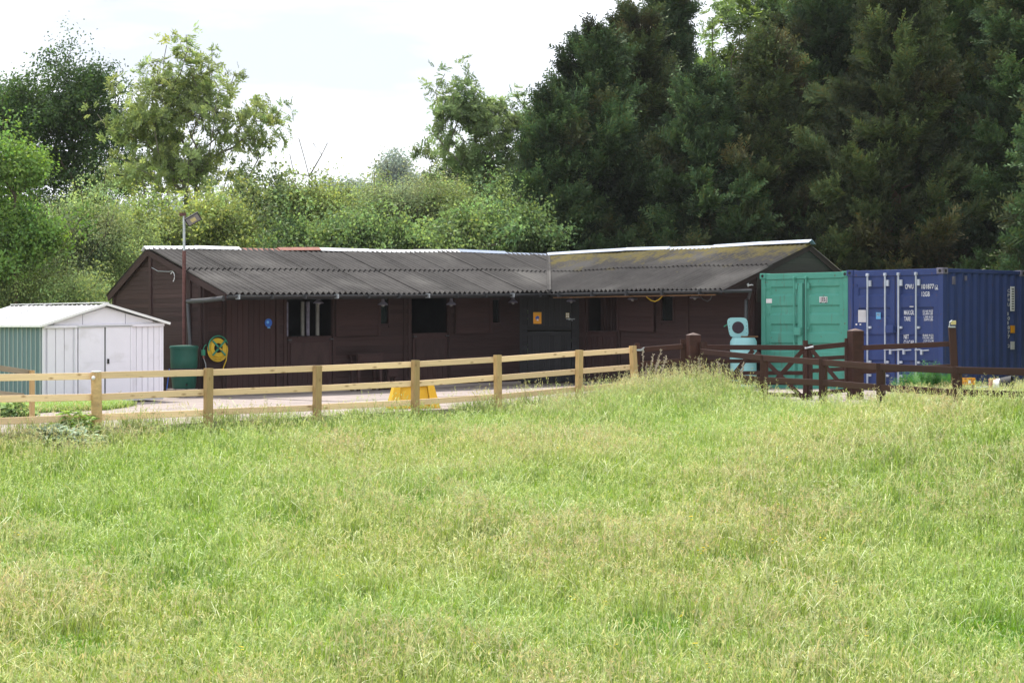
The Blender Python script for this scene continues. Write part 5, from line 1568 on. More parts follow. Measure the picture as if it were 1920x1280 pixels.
# ------------------------------------------------------------------ odds and ends beside the blue container
def at_ground(px, Y):
    x = (px - 960) / F * Y; return Vector((x, Y, gz(x, Y)))
c = P(1816, 714.5, 33.0)
osg = thing('orange_board', (c.x, c.y, gz(c.x, c.y)), 'low orange warning board with small marks standing in the weeds', 'sign')
mb = MB(); mb.box(c, (0.24, 0.02, 0.125)); mb.build('plate', M['orange'], osg, bevel=0.004)
for a in (-0.08, 0.08):
    plank('stake', (c.x + a, c.y + 0.02, gz(c.x, c.y) - 0.1), (c.x + a, c.y + 0.02, c.z), 0.03, 0.02, (0, -1, 0), M['old_wood'], osg)
rr = random.Random(5)
mb = MB()
for i in range(16):
    mb.box(c + Vector((rr.uniform(-0.1, 0.1), -0.0115, rr.uniform(-0.045, 0.05))), (rr.uniform(0.012, 0.035), 0.003, rr.uniform(0.008, 0.02)))
mb.build('warning_marks', M['ridge_red'], osg)
mb = MB(); mb.box(c + Vector((0.015, -0.0125, -0.01)), (0.045, 0.003, 0.05)); mb.build('warning_symbol', M['paper'], osg)
# plastic drum lying on its side, open end to the right
dc = P(1880, 722, 32.3)
dl_ = thing('fallen_bucket', (dc.x, dc.y, gz(dc.x, dc.y)), 'white and black bucket lying on its side with a yellow inside', 'bucket')
dax = Vector((0.86, -0.42, 0.12)).normalized()
MB().lathe(dc - dax * 0.14, [(0.105, 0), (0.12, 0.05), (0.125, 0.11)], 24, axis=dax).build('white_end', M['paper'], dl_, smooth=True)
MB().lathe(dc - dax * 0.028, [(0.128, 0), (0.14, 0.08), (0.15, 0.2), (0.138, 0.2), (0.128, 0.02)], 24, axis=dax, cap=False).build('black_sleeve', M['rubber'], dl_, smooth=True)
MB().lathe(dc + dax * 0.05, [(0.09, 0), (0.09, 0.07), (0.04, 0.09)], 18, axis=dax).build('yellow_core', M['yellow'], dl_, smooth=True)
plank('wedge', (dc.x, dc.y + 0.05, gz(dc.x, dc.y) - 0.05), (dc.x, dc.y + 0.05, dc.z - 0.1), 0.14, 0.14, (0, -1, 0), M['block'], dl_)
c = P(1864, 717, 32.9)
mb = MB(); g_ = gz(c.x, c.y) - 0.03; mb.box((c.x, c.y, (g_ + c.z + 0.07) / 2), (0.16, 0.16, c.z + 0.07 - g_))
tag(mb.build('brick_block', M['brick'], None, bevel=0.008), 'pink brick block standing beside the fallen bucket', 'block')
c = P(1868, 712, 34.6); g_ = gz(c.x, c.y)
tyre = thing('scrap_tyre', (c.x, c.y, g_), 'black tyre lying half hidden behind the fallen bucket', 'tyre')
mb = MB()
prof = [(0.2, 0.0), (0.3, 0.0), (0.33, 0.04), (0.33, 0.15), (0.3, 0.19), (0.2, 0.19), (0.18, 0.15), (0.18, 0.04), (0.2, 0)]
mb.lathe((c.x, c.y, g_ + 0.02), prof, 32, cap=False, axis=Vector((0.1, -0.15, 1))); mb.build('tread', M['rubber'], tyre, smooth=True)
mb = MB(); mb.lathe((c.x, c.y, g_ + 0.03), [(0.185, 0.02), (0.185, 0.05), (0.05, 0.06)], 24); mb.build('rim', M['fitting'], tyre)
mb = MB(); mb.tube([P(1830, 727, 33.2), P(1850, 725.5, 33.1), P(1862, 725, 33.0)], 0.015, 8)
mb2 = mb.build('pipe', M['shed_rib'], None); tag(mb2, 'thin pale pipe lying on the ground by the pink brick block', 'pipe')
# rubble and timbers along the right edge
rr = random.Random(11)
mb = MB()
for i in range(150):
    x = rr.uniform(5.7, 11.5); y = rr.uniform(28.6, 34.5)
    if poly_sd(np.array([x]), np.array([y]), yard_poly)[0] > -0.3: continue
    s_ = rr.uniform(0.03, 0.11)
    a = rr.uniform(0, 3.14); X_ = Vector((math.cos(a), math.sin(a), rr.uniform(-.3, .3))).normalized(); Y_ = zz_.cross(X_).normalized(); Z_ = X_.cross(Y_)
    mb.box((x, y, gz(x, y) + s_ * 0.2), (s_ * rr.uniform(1, 1.8), s_, s_ * 0.8), (X_, Y_, Z_))
tag(mb.build('rubble', M['block'], None, bevel=0.01), None, None, None, 'stuff')
for i, (px, py, Y, ln_, a_) in enumerate(((1880, 735, 30.6, 1.6, 0.1), (1840, 738, 30.1, 1.3, -0.12))):
    c = P(px, py, Y); g_ = gz(c.x, c.y) + 0.05
    d_ = Vector((math.cos(a_), math.sin(a_), 0))
    tb_ = plank('old_timber', Vector((c.x, c.y, g_)) - d_ * ln_ / 2, Vector((c.x, c.y, g_ + 0.02)) + d_ * ln_ / 2, 0.1, 0.1, (0, -1, 0), M['old_wood'], None)
    tag(tb_, ('dark rough timber lying along the rubble under the right end of the fence', 'shorter rough timber lying left of the other one under the fence')[i], 'timber')

rr = random.Random(17)
mb = MB()
for i in range(900):
    s_ = rr.uniform(-0.5, 9.5); t_ = WALL_T - 0.15 - abs(rr.gauss(0, 1.3))
    p = O + U * s_ + V * t_
    a = rr.uniform(0, 6.28); l_ = rr.uniform(0.04, 0.14); d_ = Vector((math.cos(a), math.sin(a), 0)); w_ = Vector((-d_.y, d_.x, 0)) * 0.006
    c = Vector((p.x, p.y, yard_z(p.x) + 0.012 + 0.01 * rr.random()))
    mb.add([c - w_, c + w_, c + d_ * l_ + w_, c + d_ * l_ - w_], [(0, 1, 2, 3)])
tag(mb.build('straw', M['straw'] if 'straw' in M else M.setdefault('straw', vmat('loose_straw', (0.34, 0.26, 0.14), var=0.3, rough=0.9)), None), None, None, None, 'stuff')

# ------------------------------------------------------------------ plants: templates, instancing
TPL = bpy.data.collections.new('plant_templates')       # not linked to the scene
def tpl_mesh(name, verts, faces, cols, mat):
    me = bpy.data.meshes.new(name); me.from_pydata(verts, [], faces); me.materials.append(mat)
    at = me.attributes.new('bc', 'FLOAT_COLOR', 'POINT')
    at.data.foreach_set('color', np.array([(*c, 1.0) for c in cols], np.float32).ravel())
    for p in me.polygons: p.use_smooth = True
    o = bpy.data.objects.new(name, me); TPL.objects.link(o)
    return o
class PB:
    def __init__(self): self.v = []; self.f = []; self.c = []
    def strip(self, pts, widths, side, col, col_tip=None):
        k = len(self.v); n = len(pts)
        for i, (p, w) in enumerate(zip(pts, widths)):
            t = i / (n - 1); cc = col if col_tip is None else tuple(a * (1 - t) + b * t for a, b in zip(col, col_tip))
            if w < 1e-6:
                self.v.append(tuple(p)); self.c.append(cc)
            else:
                self.v.append(tuple(p - side * w / 2)); self.v.append(tuple(p + side * w / 2)); self.c += [cc, cc]
        j = k
        for i in range(n - 1):
            if widths[i + 1] < 1e-6: self.f.append((j, j + 1, j + 2)); j += 2
            else: self.f.append((j, j + 1, j + 3, j + 2)); j += 2
    def leaf(self, p, d, nrm, L_, W_, col, fold=0.25):
        d = d.normalized(); s_ = d.cross(nrm)
        if s_.length < 1e-5: s_ = d.cross(Vector((1, 0, 0.3)))
        s_.normalize(); n_ = s_.cross(d)
        k = len(self.v)
        self.v += [tuple(p), tuple(p + d * L_ * 0.5 + s_ * W_ / 2 + n_ * fold * W_ / 2), tuple(p + d * L_ - n_ * 0.15 * L_), tuple(p + d * L_ * 0.5 - s_ * W_ / 2 + n_ * fold * W_ / 2)]
        self.c += [col] * 4
        self.f += [(k, k + 1, k + 2), (k, k + 2, k + 3)]
    def make(self, name, mat): return tpl_mesh(name, self.v, self.f, self.c, mat)
rt = random.Random(21)
def rv(): return Vector((rt.gauss(0, 1), rt.gauss(0, 1), rt.gauss(0, 1))).normalized()
def jit(c, a=0.2):
    k = 1 + rt.uniform(-a, a); h = rt.uniform(-a, a) * 0.4
    return (c[0] * k * (1 + h), c[1] * k, c[2] * k * (1 - h))

def tpl_broad(name, n, spread, L_, W_, col=(1, 1, 1)):
    b = PB()
    for i in range(n):
        p = Vector((rt.gauss(0, 1), rt.gauss(0, 1), rt.gauss(0, 0.8))) * spread * 0.5
        d = (Vector((p.x, p.y, p.z * 0.4 - 0.1)).normalized() + rv() * 0.8)
        nn = (zz_ * 0.9 + rv() * 0.8).normalized()
        b.leaf(p, d, nn, L_ * rt.uniform(0.7, 1.25), W_ * rt.uniform(0.7, 1.25), jit(col, 0.28))
    return b.make(name, M['leaf'])
def tpl_ash(name, nfronds=4, col=(1, 1, 1)):
    b = PB()
    for k in range(nfronds):
        d = (Vector((rt.gauss(0, 1), rt.gauss(0, 1), 0.7 + rt.gauss(0, 0.4)))).normalized()
        side = d.cross(zz_).normalized()
        L_ = rt.uniform(0.2, 0.32); base = rv() * 0.08
        cc = jit(col, 0.25)
        for i in range(5):
            f = 0.3 + 0.7 * i / 4
            p = base + d * L_ * f - zz_ * (0.1 * f * f)
            for sgn in ((-1, 1) if i < 4 else (0,)):
                b.leaf(p, side * sgn * 1.0 + d * 0.6, zz_ + rv() * 0.5, 0.105, 0.042, jit(cc, 0.12))
    return b.make(name, M['leaf'])
def tpl_conifer(name, col=(1, 1, 1)):
    """flat, feathery, nodding spray along +z"""
    b = PB()
    for fan in range(3):
        ax_ = Vector((rt.gauss(0, 0.22), rt.gauss(0, 0.22), 1)).normalized()
        roll = rt.uniform(0, 6.28)
        sd = Vector((math.cos(roll), math.sin(roll), 0)); sd = (sd - ax_ * sd.dot(ax_)).normalized()
        L_ = rt.uniform(0.38, 0.6)
        nrm = ax_.cross(sd)
        for i in range(9):
            f = 0.08 + 0.92 * i / 8
            p = ax_ * L_ * f + nrm * (0.10 * f * f)
            for sgn in (-1, 1):
                ll = 0.17 * (1 - 0.75 * f) * rt.uniform(0.7, 1.3) + 0.035
                d = (ax_ * 0.9 + sd * sgn * 0.8 + nrm * rt.uniform(-0.35, 0.35)).normalized()
                sv = d.cross(nrm + rv() * 0.6).normalized()
                cc = jit(col, 0.3)
                if rt.random() < 0.12: cc = (cc[0] * 1.3, cc[1] * 1.0, cc[2] * 0.85)
                b.strip([p, p + d * ll * 0.55, p + d * ll - zz_ * 0.01], [0.012, 0.034, 0.0], sv, cc, tuple(q * 1.25 for q in cc))
        b.strip([Vector((0, 0, 0)), ax_ * L_ * 0.6, ax_ * L_ * 1.06 + nrm * 0.1], [0.012, 0.022, 0.0], sd, jit(col, 0.2))
    return b.make(name, M['needle'])
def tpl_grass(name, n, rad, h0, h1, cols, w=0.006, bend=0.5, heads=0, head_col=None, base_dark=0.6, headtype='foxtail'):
    b = PB()
    for i in range(n):
        a = rt.uniform(0, 6.283); r_ = rad * math.sqrt(rt.random())
        p = Vector((r_ * math.cos(a), r_ * math.sin(a), -0.03))
        h = rt.uniform(h0, h1); az = rt.uniform(0, 6.283)
        lean = Vector((math.cos(az), math.sin(az), 0)) * h * bend * rt.uniform(0.15, 1.0)
        sv = Vector((-math.sin(az + rt.uniform(-0.8, 0.8)), math.cos(az), 0)).normalized()
        cc = jit(rt.choice(cols), 0.16)
        ww = w * rt.uniform(0.7, 1.4)
        pts = [p, p + zz_ * h * 0.55 + lean * 0.25, p + zz_ * h * (0.9 - 0.1 * bend) + lean * 0.7, p + zz_ * h * (1.0 - 0.25 * bend) + lean * 1.15]
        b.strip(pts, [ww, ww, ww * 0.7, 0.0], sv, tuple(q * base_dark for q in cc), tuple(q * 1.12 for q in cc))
    for i in range(heads):
        a = rt.uniform(0, 6.283); r_ = rad * math.sqrt(rt.random()) * 1.2
        p = Vector((r_ * math.cos(a), r_ * math.sin(a), 0))
        h = h1 * rt.uniform(0.9, 1.3); az = rt.uniform(0, 6.283)
        lean = Vector((math.cos(az), math.sin(az), 0)) * h * 0.35 * rt.random()
        sv = Vector((-math.sin(az), math.cos(az), 0))
        t1 = p + zz_ * h * 0.8 + lean * 0.6; t2 = p + zz_ * h + lean
        cc = jit(head_col, 0.15)
        b.strip([p, t1], [0.0035, 0.003], sv, tuple(q * 0.8 for q in cc))
        if headtype == 'foxtail':
            d = (t2 - t1).normalized() + lean * 0.8; d.normalize()
            e2 = t1 + d * 0.075
            for s2 in (sv, d.cross(sv)):
                b.strip([t1, t1 + d * 0.02, t1 + d * 0.055, e2], [0.004, 0.012, 0.011, 0.003], s2, cc)
        else:
            for q in range(6):
                pp_ = t1.lerp(t2, rt.random()); d = (rv() + zz_ * 0.9).normalized()
                b.strip([pp_, pp_ + d * 0.018, pp_ + d * 0.042], [0.002, 0.006, 0.0], d.cross(rv()).normalized(), jit(cc, 0.25))
    return b.make(name, M['grass'])

GRN = (0.225, 0.37, 0.08); YEL = (0.33, 0.435, 0.115); PALE = (0.48, 0.52, 0.31); DRY = (0.6, 0.57, 0.42); PINK = (0.5, 0.43, 0.32); DEEP = (0.09, 0.2, 0.035)
T = {}
MID = (0.31, 0.415, 0.145)
T['grass'] = [tpl_grass('tuft_a', 52, 0.17, 0.13, 0.29, [GRN, MID, YEL], w=0.0048, bend=0.4),
              tpl_grass('tuft_b', 52, 0.17, 0.13, 0.30, [YEL, MID, PALE], w=0.0048, bend=0.4),
              tpl_grass('tuft_c', 46, 0.17, 0.14, 0.32, [YEL, PALE, MID], w=0.0046, bend=0.4, heads=5, head_col=PALE, headtype='panicle'),
              tpl_grass('tuft_d', 38, 0.16, 0.12, 0.28, [MID, YEL], w=0.0048, bend=0.4, heads=11, head_col=PINK, headtype='panicle'),
              tpl_grass('tuft_e', 36, 0.17, 0.14, 0.30, [MID, YEL, PALE], w=0.0048, bend=0.5, heads=6, head_col=DRY, headtype='panicle'),
              tpl_grass('tuft_f', 6, 0.22, 0.24, 0.44, [DRY, PALE, (0.66, 0.64, 0.52)], w=0.0065, bend=0.95, base_dark=0.8),
              tpl_grass('tuft_g', 8, 0.2, 0.14, 0.3, [YEL, PALE], w=0.005, bend=0.5, heads=5, head_col=(0.62, 0.58, 0.42)),
              tpl_grass('tuft_h', 54, 0.17, 0.10, 0.22, [GRN, (0.15, 0.28, 0.045), GRN], bend=0.6, w=0.006),
              tpl_grass('tuft_tall', 40, 0.17, 0.22, 0.44, [(0.34, 0.41, 0.18), PALE, MID], bend=0.6, heads=6, head_col=(0.52, 0.46, 0.33), headtype='panicle', w=0.006)]
# small flowers
b = PB()
for i in range(5):
    p = Vector((rt.uniform(-0.12, 0.12), rt.uniform(-0.12, 0.12), rt.uniform(0.13, 0.22)))
    b.strip([Vector((p.x, p.y, 0)), p], [0.003, 0.003], Vector((1, 0, 0)), GRN)
    for q in range(7):
        b.leaf(p, rv() + zz_ * 0.4, rv(), 0.016, 0.012, (0.75, 0.74, 0.68))
T['grass'].append(b.make('clover_heads', M['grass']))
b = PB()
for i in range(3):
    p = Vector((rt.uniform(-0.12, 0.12), rt.uniform(-0.12, 0.12), rt.uniform(0.16, 0.26)))
    b.strip([Vector((p.x, p.y, 0)), p], [0.003, 0.003], Vector((1, 0, 0)), GRN)
    for q in range(6):
        a = q * 1.047; b.leaf(p, Vector((math.cos(a), math.sin(a), 0.5)), zz_, 0.016, 0.014, (0.8, 0.6, 0.03))
T['grass'].append(b.make('buttercups', M['grass']))
# broad dock / nettle leaves
b = PB()
for i in range(24):
    p = Vector((rt.gauss(0, 0.07), rt.gauss(0, 0.07), rt.uniform(0.0, 0.3))); d = Vector((rt.gauss(0, 1), rt.gauss(0, 1), rt.uniform(-0.2, 0.7)))
    b.leaf(p, d, zz_ + rv() * 0.3, rt.uniform(0.09, 0.16), rt.uniform(0.035, 0.06), jit((1, 1, 1), 0.3))
b.strip([Vector((0, 0, -0.05)), Vector((0.01, 0, 0.2)), Vector((0, 0.01, 0.4))], [0.01, 0.008, 0.0], Vector((1, 0, 0)), (0.8, 0.8, 0.6))
T['weed'] = [b.make('weed_stem', M['leaf'])]
b = PB()
for i in range(60):
    f = i / 60; a = i * 2.4; p = Vector((0, 0, 0.05 + 0.4 * f)); d = Vector((math.cos(a), math.sin(a), 0.35)).normalized()
    ll = 0.13 * (1 - 0.6 * f); b.strip([p, p + d * ll * 0.6, p + d * ll - zz_ * 0.02], [0.004, 0.007, 0.0], d.cross(zz_).normalized(), jit((1, 1, 1), 0.2))
b.strip([Vector((0, 0, -0.05)), Vector((0, 0, 0.48))], [0.008, 0.003], Vector((1, 0, 0)), (0.9, 0.9, 0.6))
T['feather'] = [b.make('feathery_stem', M['leaf'])]
T['broad'] = [tpl_broad('sprig_a', 16, 0.26, 0.085, 0.055), tpl_broad('sprig_b', 20, 0.3, 0.075, 0.05), tpl_broad('sprig_c', 13, 0.22, 0.1, 0.06)]
T['small'] = [tpl_broad('sprig_d', 26, 0.26, 0.055, 0.034), tpl_broad('sprig_e', 30, 0.3, 0.05, 0.032)]
T['ash'] = [tpl_ash('ash_a'), tpl_ash('ash_b', 5), tpl_ash('ash_c', 3)]
T['conifer'] = [tpl_conifer('spray_a'), tpl_conifer('spray_b'), tpl_conifer('spray_c')]
T['far'] = [tpl_broad('far_a', 14, 0.9, 0.34, 0.24), tpl_broad('far_b', 16, 1.0, 0.3, 0.22)]

def make_group(kind):
    ng = bpy.data.node_groups.new('scatter_' + kind, 'GeometryNodeTree')
    ng.interface.new_socket('Geometry', in_out='INPUT', socket_type='NodeSocketGeometry')
    ng.interface.new_socket('Geometry', in_out='OUTPUT', socket_type='NodeSocketGeometry')
    N = ng.nodes.new; L = ng.links.new
    gi = N('NodeGroupInput'); go_ = N('NodeGroupOutput')
    iop = N('GeometryNodeInstanceOnPoints')
    g2i = N('GeometryNodeGeometryToInstance')
    infos = []
    for o in T[kind]:
        inf = N('GeometryNodeObjectInfo'); inf.inputs['Object'].default_value = o; inf.inputs['As Instance'].default_value = False
        infos.append(inf)
    for inf in reversed(infos):
        L(inf.outputs['Geometry'], g2i.inputs[0])
    def attr(name, dt):
        n = N('GeometryNodeInputNamedAttribute'); n.data_type = dt; n.inputs['Name'].default_value = name; return n.outputs[0]
    L(gi.outputs[0], iop.inputs['Points']); L(g2i.outputs[0], iop.inputs['Instance'])
    iop.inputs['Pick Instance'].default_value = True
    L(attr('idx', 'INT'), iop.inputs['Instance Index'])
    e2r = N('FunctionNodeEulerToRotation'); L(attr('rot', 'FLOAT_VECTOR'), e2r.inputs[0]); L(e2r.outputs[0], iop.inputs['Rotation'])
    L(attr('scl', 'FLOAT_VECTOR'), iop.inputs['Scale'])
    L(iop.outputs[0], go_.inputs[0])
    return ng
GROUPS = {k: make_group(k) for k in T}

def euler_from_dir(d, roll):
    d = d / np.linalg.norm(d, axis=1, keepdims=True)
    ref = np.where(np.abs(d[:, 2:3]) < 0.95, np.array([[0, 0, 1.0]]), np.array([[1.0, 0, 0]]))
    x = np.cross(ref, d); x /= np.linalg.norm(x, axis=1, keepdims=True)
    y = np.cross(d, x)
    c, s_ = np.cos(roll)[:, None], np.sin(roll)[:, None]
    X = x * c + y * s_; Y = -x * s_ + y * c
    return np.stack([np.arctan2(Y[:, 2], d[:, 2]), -np.arcsin(np.clip(X[:, 2], -1, 1)), np.arctan2(X[:, 1], X[:, 0])], 1)
def scatter(name, kind, pts, rot, scl, idx_, tint, parent=None):
    pts = np.asarray(pts, float); n = len(pts)
    off = np.array(root_matrix(parent).translation) if parent else np.zeros(3)
    me = bpy.data.meshes.new(name); me.vertices.add(n)
    me.vertices.foreach_set('co', (pts - off).astype(np.float32).ravel())
    a = me.attributes.new('rot', 'FLOAT_VECTOR', 'POINT'); a.data.foreach_set('vector', np.asarray(rot, np.float32).ravel())
    scl = np.asarray(scl, np.float32)
    if scl.ndim == 1: scl = np.repeat(scl[:, None], 3, 1)
    a = me.attributes.new('scl', 'FLOAT_VECTOR', 'POINT'); a.data.foreach_set('vector', np.ascontiguousarray(scl, np.float32).ravel())
    a = me.attributes.new('idx', 'INT', 'POINT'); a.data.foreach_set('value', np.asarray(idx_, np.int32))
    tint = np.concatenate([np.asarray(tint, np.float32), np.ones((n, 1), np.float32)], 1)
    a = me.attributes.new('tint', 'FLOAT_COLOR', 'POINT'); a.data.foreach_set('color', tint.ravel())
    o = bpy.data.objects.new(name, me); C.objects.link(o)
    for tpl in T[kind][:1]:
        me.materials.append(tpl.data.materials[0])
    if parent: o.parent = parent
    md = o.modifiers.new('scatter', 'NODES'); md.node_group = GROUPS[kind]
    return o

# ------------------------------------------------------------------ trees
def limb_mesh(name, nodes, parent_idx, rad, mat, parent):
    """tubes along a skeleton tree"""
    kids = {}
    for i, p in enumerate(parent_idx):
        if p >= 0: kids.setdefault(p, []).append(i)
    mb = MB()
    done = set()
    def chain(start):
        ch = [start]
        while True:
            k_ = kids.get(ch[-1], [])
            if not k_: break
            nxt = max(k_, key=lambda q: rad[q]); ch.append(nxt)
        return ch
    stack = [0]
    while stack:
        s_ = stack.pop()
        ch = chain(s_)
        pre = [parent_idx[s_]] if parent_idx[s_] >= 0 else []
        pts = [Vector(nodes[q]) for q in pre + ch]; rs = [min(rad[q], rad[ch[0]]) for q in pre] + [rad[q] for q in ch]
        if len(pts) > 1:
            mb.tube(pts, rs, 7 if rs[0] > 0.04 else 5, cap=False)
        for q in ch:
            for k_ in kids.get(q, []):
                if k_ not in ch: stack.append(k_)
    return mb.build(name, mat, parent, smooth=True)

def grow(base, trunk_top, centres, seed, tip=0.008, power=2.3, up=0.25, nstem=1, spread=0.3):
    """connect clump centres to a trunk by shortest natural paths"""
    rg = np.random.default_rng(seed)
    nodes = []; par = []; plen = []
    for k_ in range(nstem):
        b0 = np.array(base) + (np.array([rg.normal(0, 0.12), rg.normal(0, 0.12), 0]) if nstem > 1 else 0)
        tt = np.array(trunk_top) + (np.array([rg.normal(0, spread), rg.normal(0, spread), 0]) if nstem > 1 else 0)
        prev = -1
        if nstem > 1 and k_ > 0: prev = 0
        for q in range(6):
            f = q / 5
            p = b0 * (1 - f) + tt * f + np.array([rg.normal(0, 0.05), rg.normal(0, 0.05), 0]) * (0 < q)
            nodes.append(p); par.append(prev); plen.append(0 if prev < 0 else plen[prev] + np.linalg.norm(nodes[-1] - nodes[prev])); prev = len(nodes) - 1
    order = np.argsort(np.linalg.norm(centres - np.array(trunk_top), axis=1))
    for ci in order:
        c = centres[ci]
        A = np.array(nodes); dv = c - A; dist = np.linalg.norm(dv, axis=1)
        rise = dv[:, 2] / (dist + 1e-6)
        cost = dist * (1.35 - 0.35 * rise) + 0.45 * np.array(plen)
        j = int(np.argmin(cost))
        nseg = max(1, int(dist[j] / 0.45))
        prev = j; a = A[j]
        for q in range(1, nseg + 1):
            f = q / nseg
            p = a + (c - a) * f + np.array([0, 0, -up * math.sin(math.pi * f) * dist[j] * 0.3]) + rg.normal(0, 0.035, 3) * (f < 1)
            nodes.append(p); par.append(prev); plen.append(plen[prev] + np.linalg.norm(p - nodes[prev])); prev = len(nodes) - 1
    n = len(nodes); acc = np.zeros(n); cnt = np.zeros(n)
    rad = np.zeros(n)
    has = np.zeros(n, bool)
    for i in range(n - 1, -1, -1):
        rad[i] = (acc[i]) ** (1 / power) if acc[i] > 0 else tip
        if par[i] >= 0: acc[par[i]] += rad[i] ** power
    return nodes, par, rad

def broad_tree(name, x, y, lobes, kind, tint, label, cat='tree', seed=1, nclump=120, per=22, sig=0.28, size=1.0, shell=0.55, stems=1, trunk_f=0.45,
               bark='bark', group=None, tintvar=0.22, tip=0.01, trunk_name='trunk', base_z=None, topdir=0.35, sup=5, shoots=8):
    """lobes: list of (dx,dy,z,rx,ry,rz) about the base"""
    rg = np.random.default_rng(seed)
    z0 = gz(x, y) if base_z is None else base_z
    root = thing(name, (x, y, z0), label, cat, group)
    vol = np.array([l[3] * l[4] + l[3] * l[5] + l[4] * l[5] for l in lobes]); vol /= vol.sum()
    cs = []
    nsup = max(6, nclump // sup)
    which = rg.choice(len(lobes), nsup, p=vol)
    for w in which:
        l = lobes[w]
        d = rg.normal(size=3); d /= np.linalg.norm(d)
        r_ = (shell + (1 - shell) * rg.random()) if rg.random() < 0.8 else rg.random() * shell
        r_ *= 1 + rg.normal(0, 0.07)
        cs.append((x + l[0] + d[0] * l[3] * r_, y + l[1] + d[1] * l[4] * r_, z0 + l[2] + d[2] * l[5] * r_))
    sc0 = np.array(cs); rsup = 0.23 * np.mean([min(l[3], l[5]) for l in lobes]) + 0.16
    cs = sc0[rg.integers(0, nsup, nclump)] + rg.normal(size=(nclump, 3)) * rsup * np.array([1, 1, 0.6])
    ntop = shoots
    if ntop:
        hi_ = np.argsort(-cs[:, 2] + rg.normal(0, 0.5, nclump))[:ntop]
        ext = cs[hi_] + np.stack([rg.normal(0, 0.15, ntop), rg.normal(0, 0.15, ntop), rg.uniform(0.25, 0.75, ntop)], 1)
        cs = np.concatenate([cs, ext]); nclump = len(cs)
    cs = np.array(cs); cs[:, 2] = np.maximum(cs[:, 2], z0 + 0.25)
    lo = cs[:, 2].min(); hi = cs[:, 2].max()
    ttop = np.array([x + rg.normal(0, 0.1), y, z0 + max(0.3, (lo - z0) + (hi - lo) * (trunk_f if stems == 1 else 0.12))])
    nodes, par, rad = grow((x, y, z0 - 0.1), ttop, cs, seed, tip=tip, nstem=stems)
    limb_mesh(trunk_name, nodes, par, rad, M[bark], root)
    reps = np.full(nclump, per); reps[nclump - shoots:] = max(3, per // 3) if shoots else per
    ci = np.repeat(np.arange(nclump), reps); n = len(ci)
    pts = cs[ci] + rg.normal(size=(n, 3)) * sig * np.array([1, 1, 0.8])
    cen = np.array([x, y, z0]) + np.array([0, 0, (lo + hi) / 2 - z0])
    dirs = (pts - cen); dirs /= (np.linalg.norm(dirs, axis=1, keepdims=True) + 1e-6)
    dirs = dirs + rg.normal(size=(n, 3)) * 0.6 + np.array([0, 0, topdir])
    ctint = 1 + rg.normal(0, tintvar, nclump)
    ct = np.clip(ctint[ci], 0.5, 1.7)[:, None] * (1 + rg.normal(0, 0.08, (n, 1)))
    hue = rg.normal(0, 0.05, nclump)[ci][:, None]
    tn = np.array(tint)[None, :] * ct * np.concatenate([1 + hue, np.ones((n, 1)), 1 - hue], 1)
    pts[:, 2] = np.maximum(pts[:, 2], z0 + 0.1)
    cr_ = scatter('crown', kind, pts, euler_from_dir(dirs, rg.random(n) * 6.283), size * rg.uniform(0.75, 1.3, n), rg.integers(0, len(T[kind]), n), np.clip(tn, 0.004, 0.8), root)
    cr_['kind'] = 'stuff'
    return root
def wx(px, Y): return (px - 960) / F * Y
def wz(py, Y): return EYE - (py - 612) / F * Y
def m_px(n, Y): return n / F * Y

GREEN_OAK = (0.07, 0.125, 0.036); GREEN_ASH = (0.27, 0.345, 0.135); GREEN_NEW = (0.19, 0.31, 0.075); GREEN_HAW = (0.27, 0.35, 0.135); GREEN_MID = (0.2, 0.29, 0.105); GREEN_YEL = (0.33, 0.4, 0.13); GREEN_GREY = (0.235, 0.285, 0.145)
def lobes_px(x0, Y, lst, depth=1.0):
    """lobes given by pixel ellipse (cx,cy,rx,ry)"""
    X = wx(x0, Y); z0 = gz(X, Y)
    out_ = []
    for (cx, cy_, rx, ry, *dy_) in lst:
        out_.append((wx(cx, Y) - X, (dy_[0] if dy_ else 0), wz(cy_, Y) - z0, m_px(rx, Y), m_px(rx, Y) * depth, m_px(ry, Y)))
    return X, out_
def px_tree(name, x0, Y, ells, *a, depth=1.0, **k):
    X, lb = lobes_px(x0, Y, ells, depth)
    return broad_tree(name, X, Y, lb, *a, **k)

px_tree('oak_tree', 160, 64, [(60, 230, 100, 110), (150, 200, 95, 95), (210, 270, 80, 110), (100, 330, 130, 100), (-20, 230, 90, 120), (20, 205, 65, 55), (110, 200, 75, 50)], 'broad', GREEN_OAK,
        'dense dark green oak-like tree at the upper left behind the hedge', seed=11, nclump=330, per=12, sig=0.25, size=1.25, shell=0.5, trunk_f=0.35, sup=3, shoots=3)
px_tree('ash_tree', 352, 59, [(345, 160, 55, 85), (295, 190, 70, 70), (395, 190, 65, 70), (270, 250, 80, 80), (420, 255, 75, 85), (455, 225, 50, 75), (480, 235, 30, 55), (340, 320, 125, 80), (240, 240, 45, 70)], 'ash', GREEN_ASH,
        'tall airy light green tree with many stems showing, left of the centre', seed=12, nclump=340, per=4, sig=0.2, size=1.05, shell=0.3, stems=6, bark='bark_pale', tip=0.012, tintvar=0.16, sup=2)
px_tree('young_tree', 20, 46.5, [(30, 290, 55, 65), (20, 380, 70, 80), (-40, 400, 70, 130), (45, 450, 60, 70), (-10, 500, 80, 70)], 'broad', GREEN_NEW,
        'bright green young tree at the left edge of the picture', seed=13, nclump=150, per=10, sig=0.17, size=1.15, shell=0.3, trunk_f=0.5, sup=3)
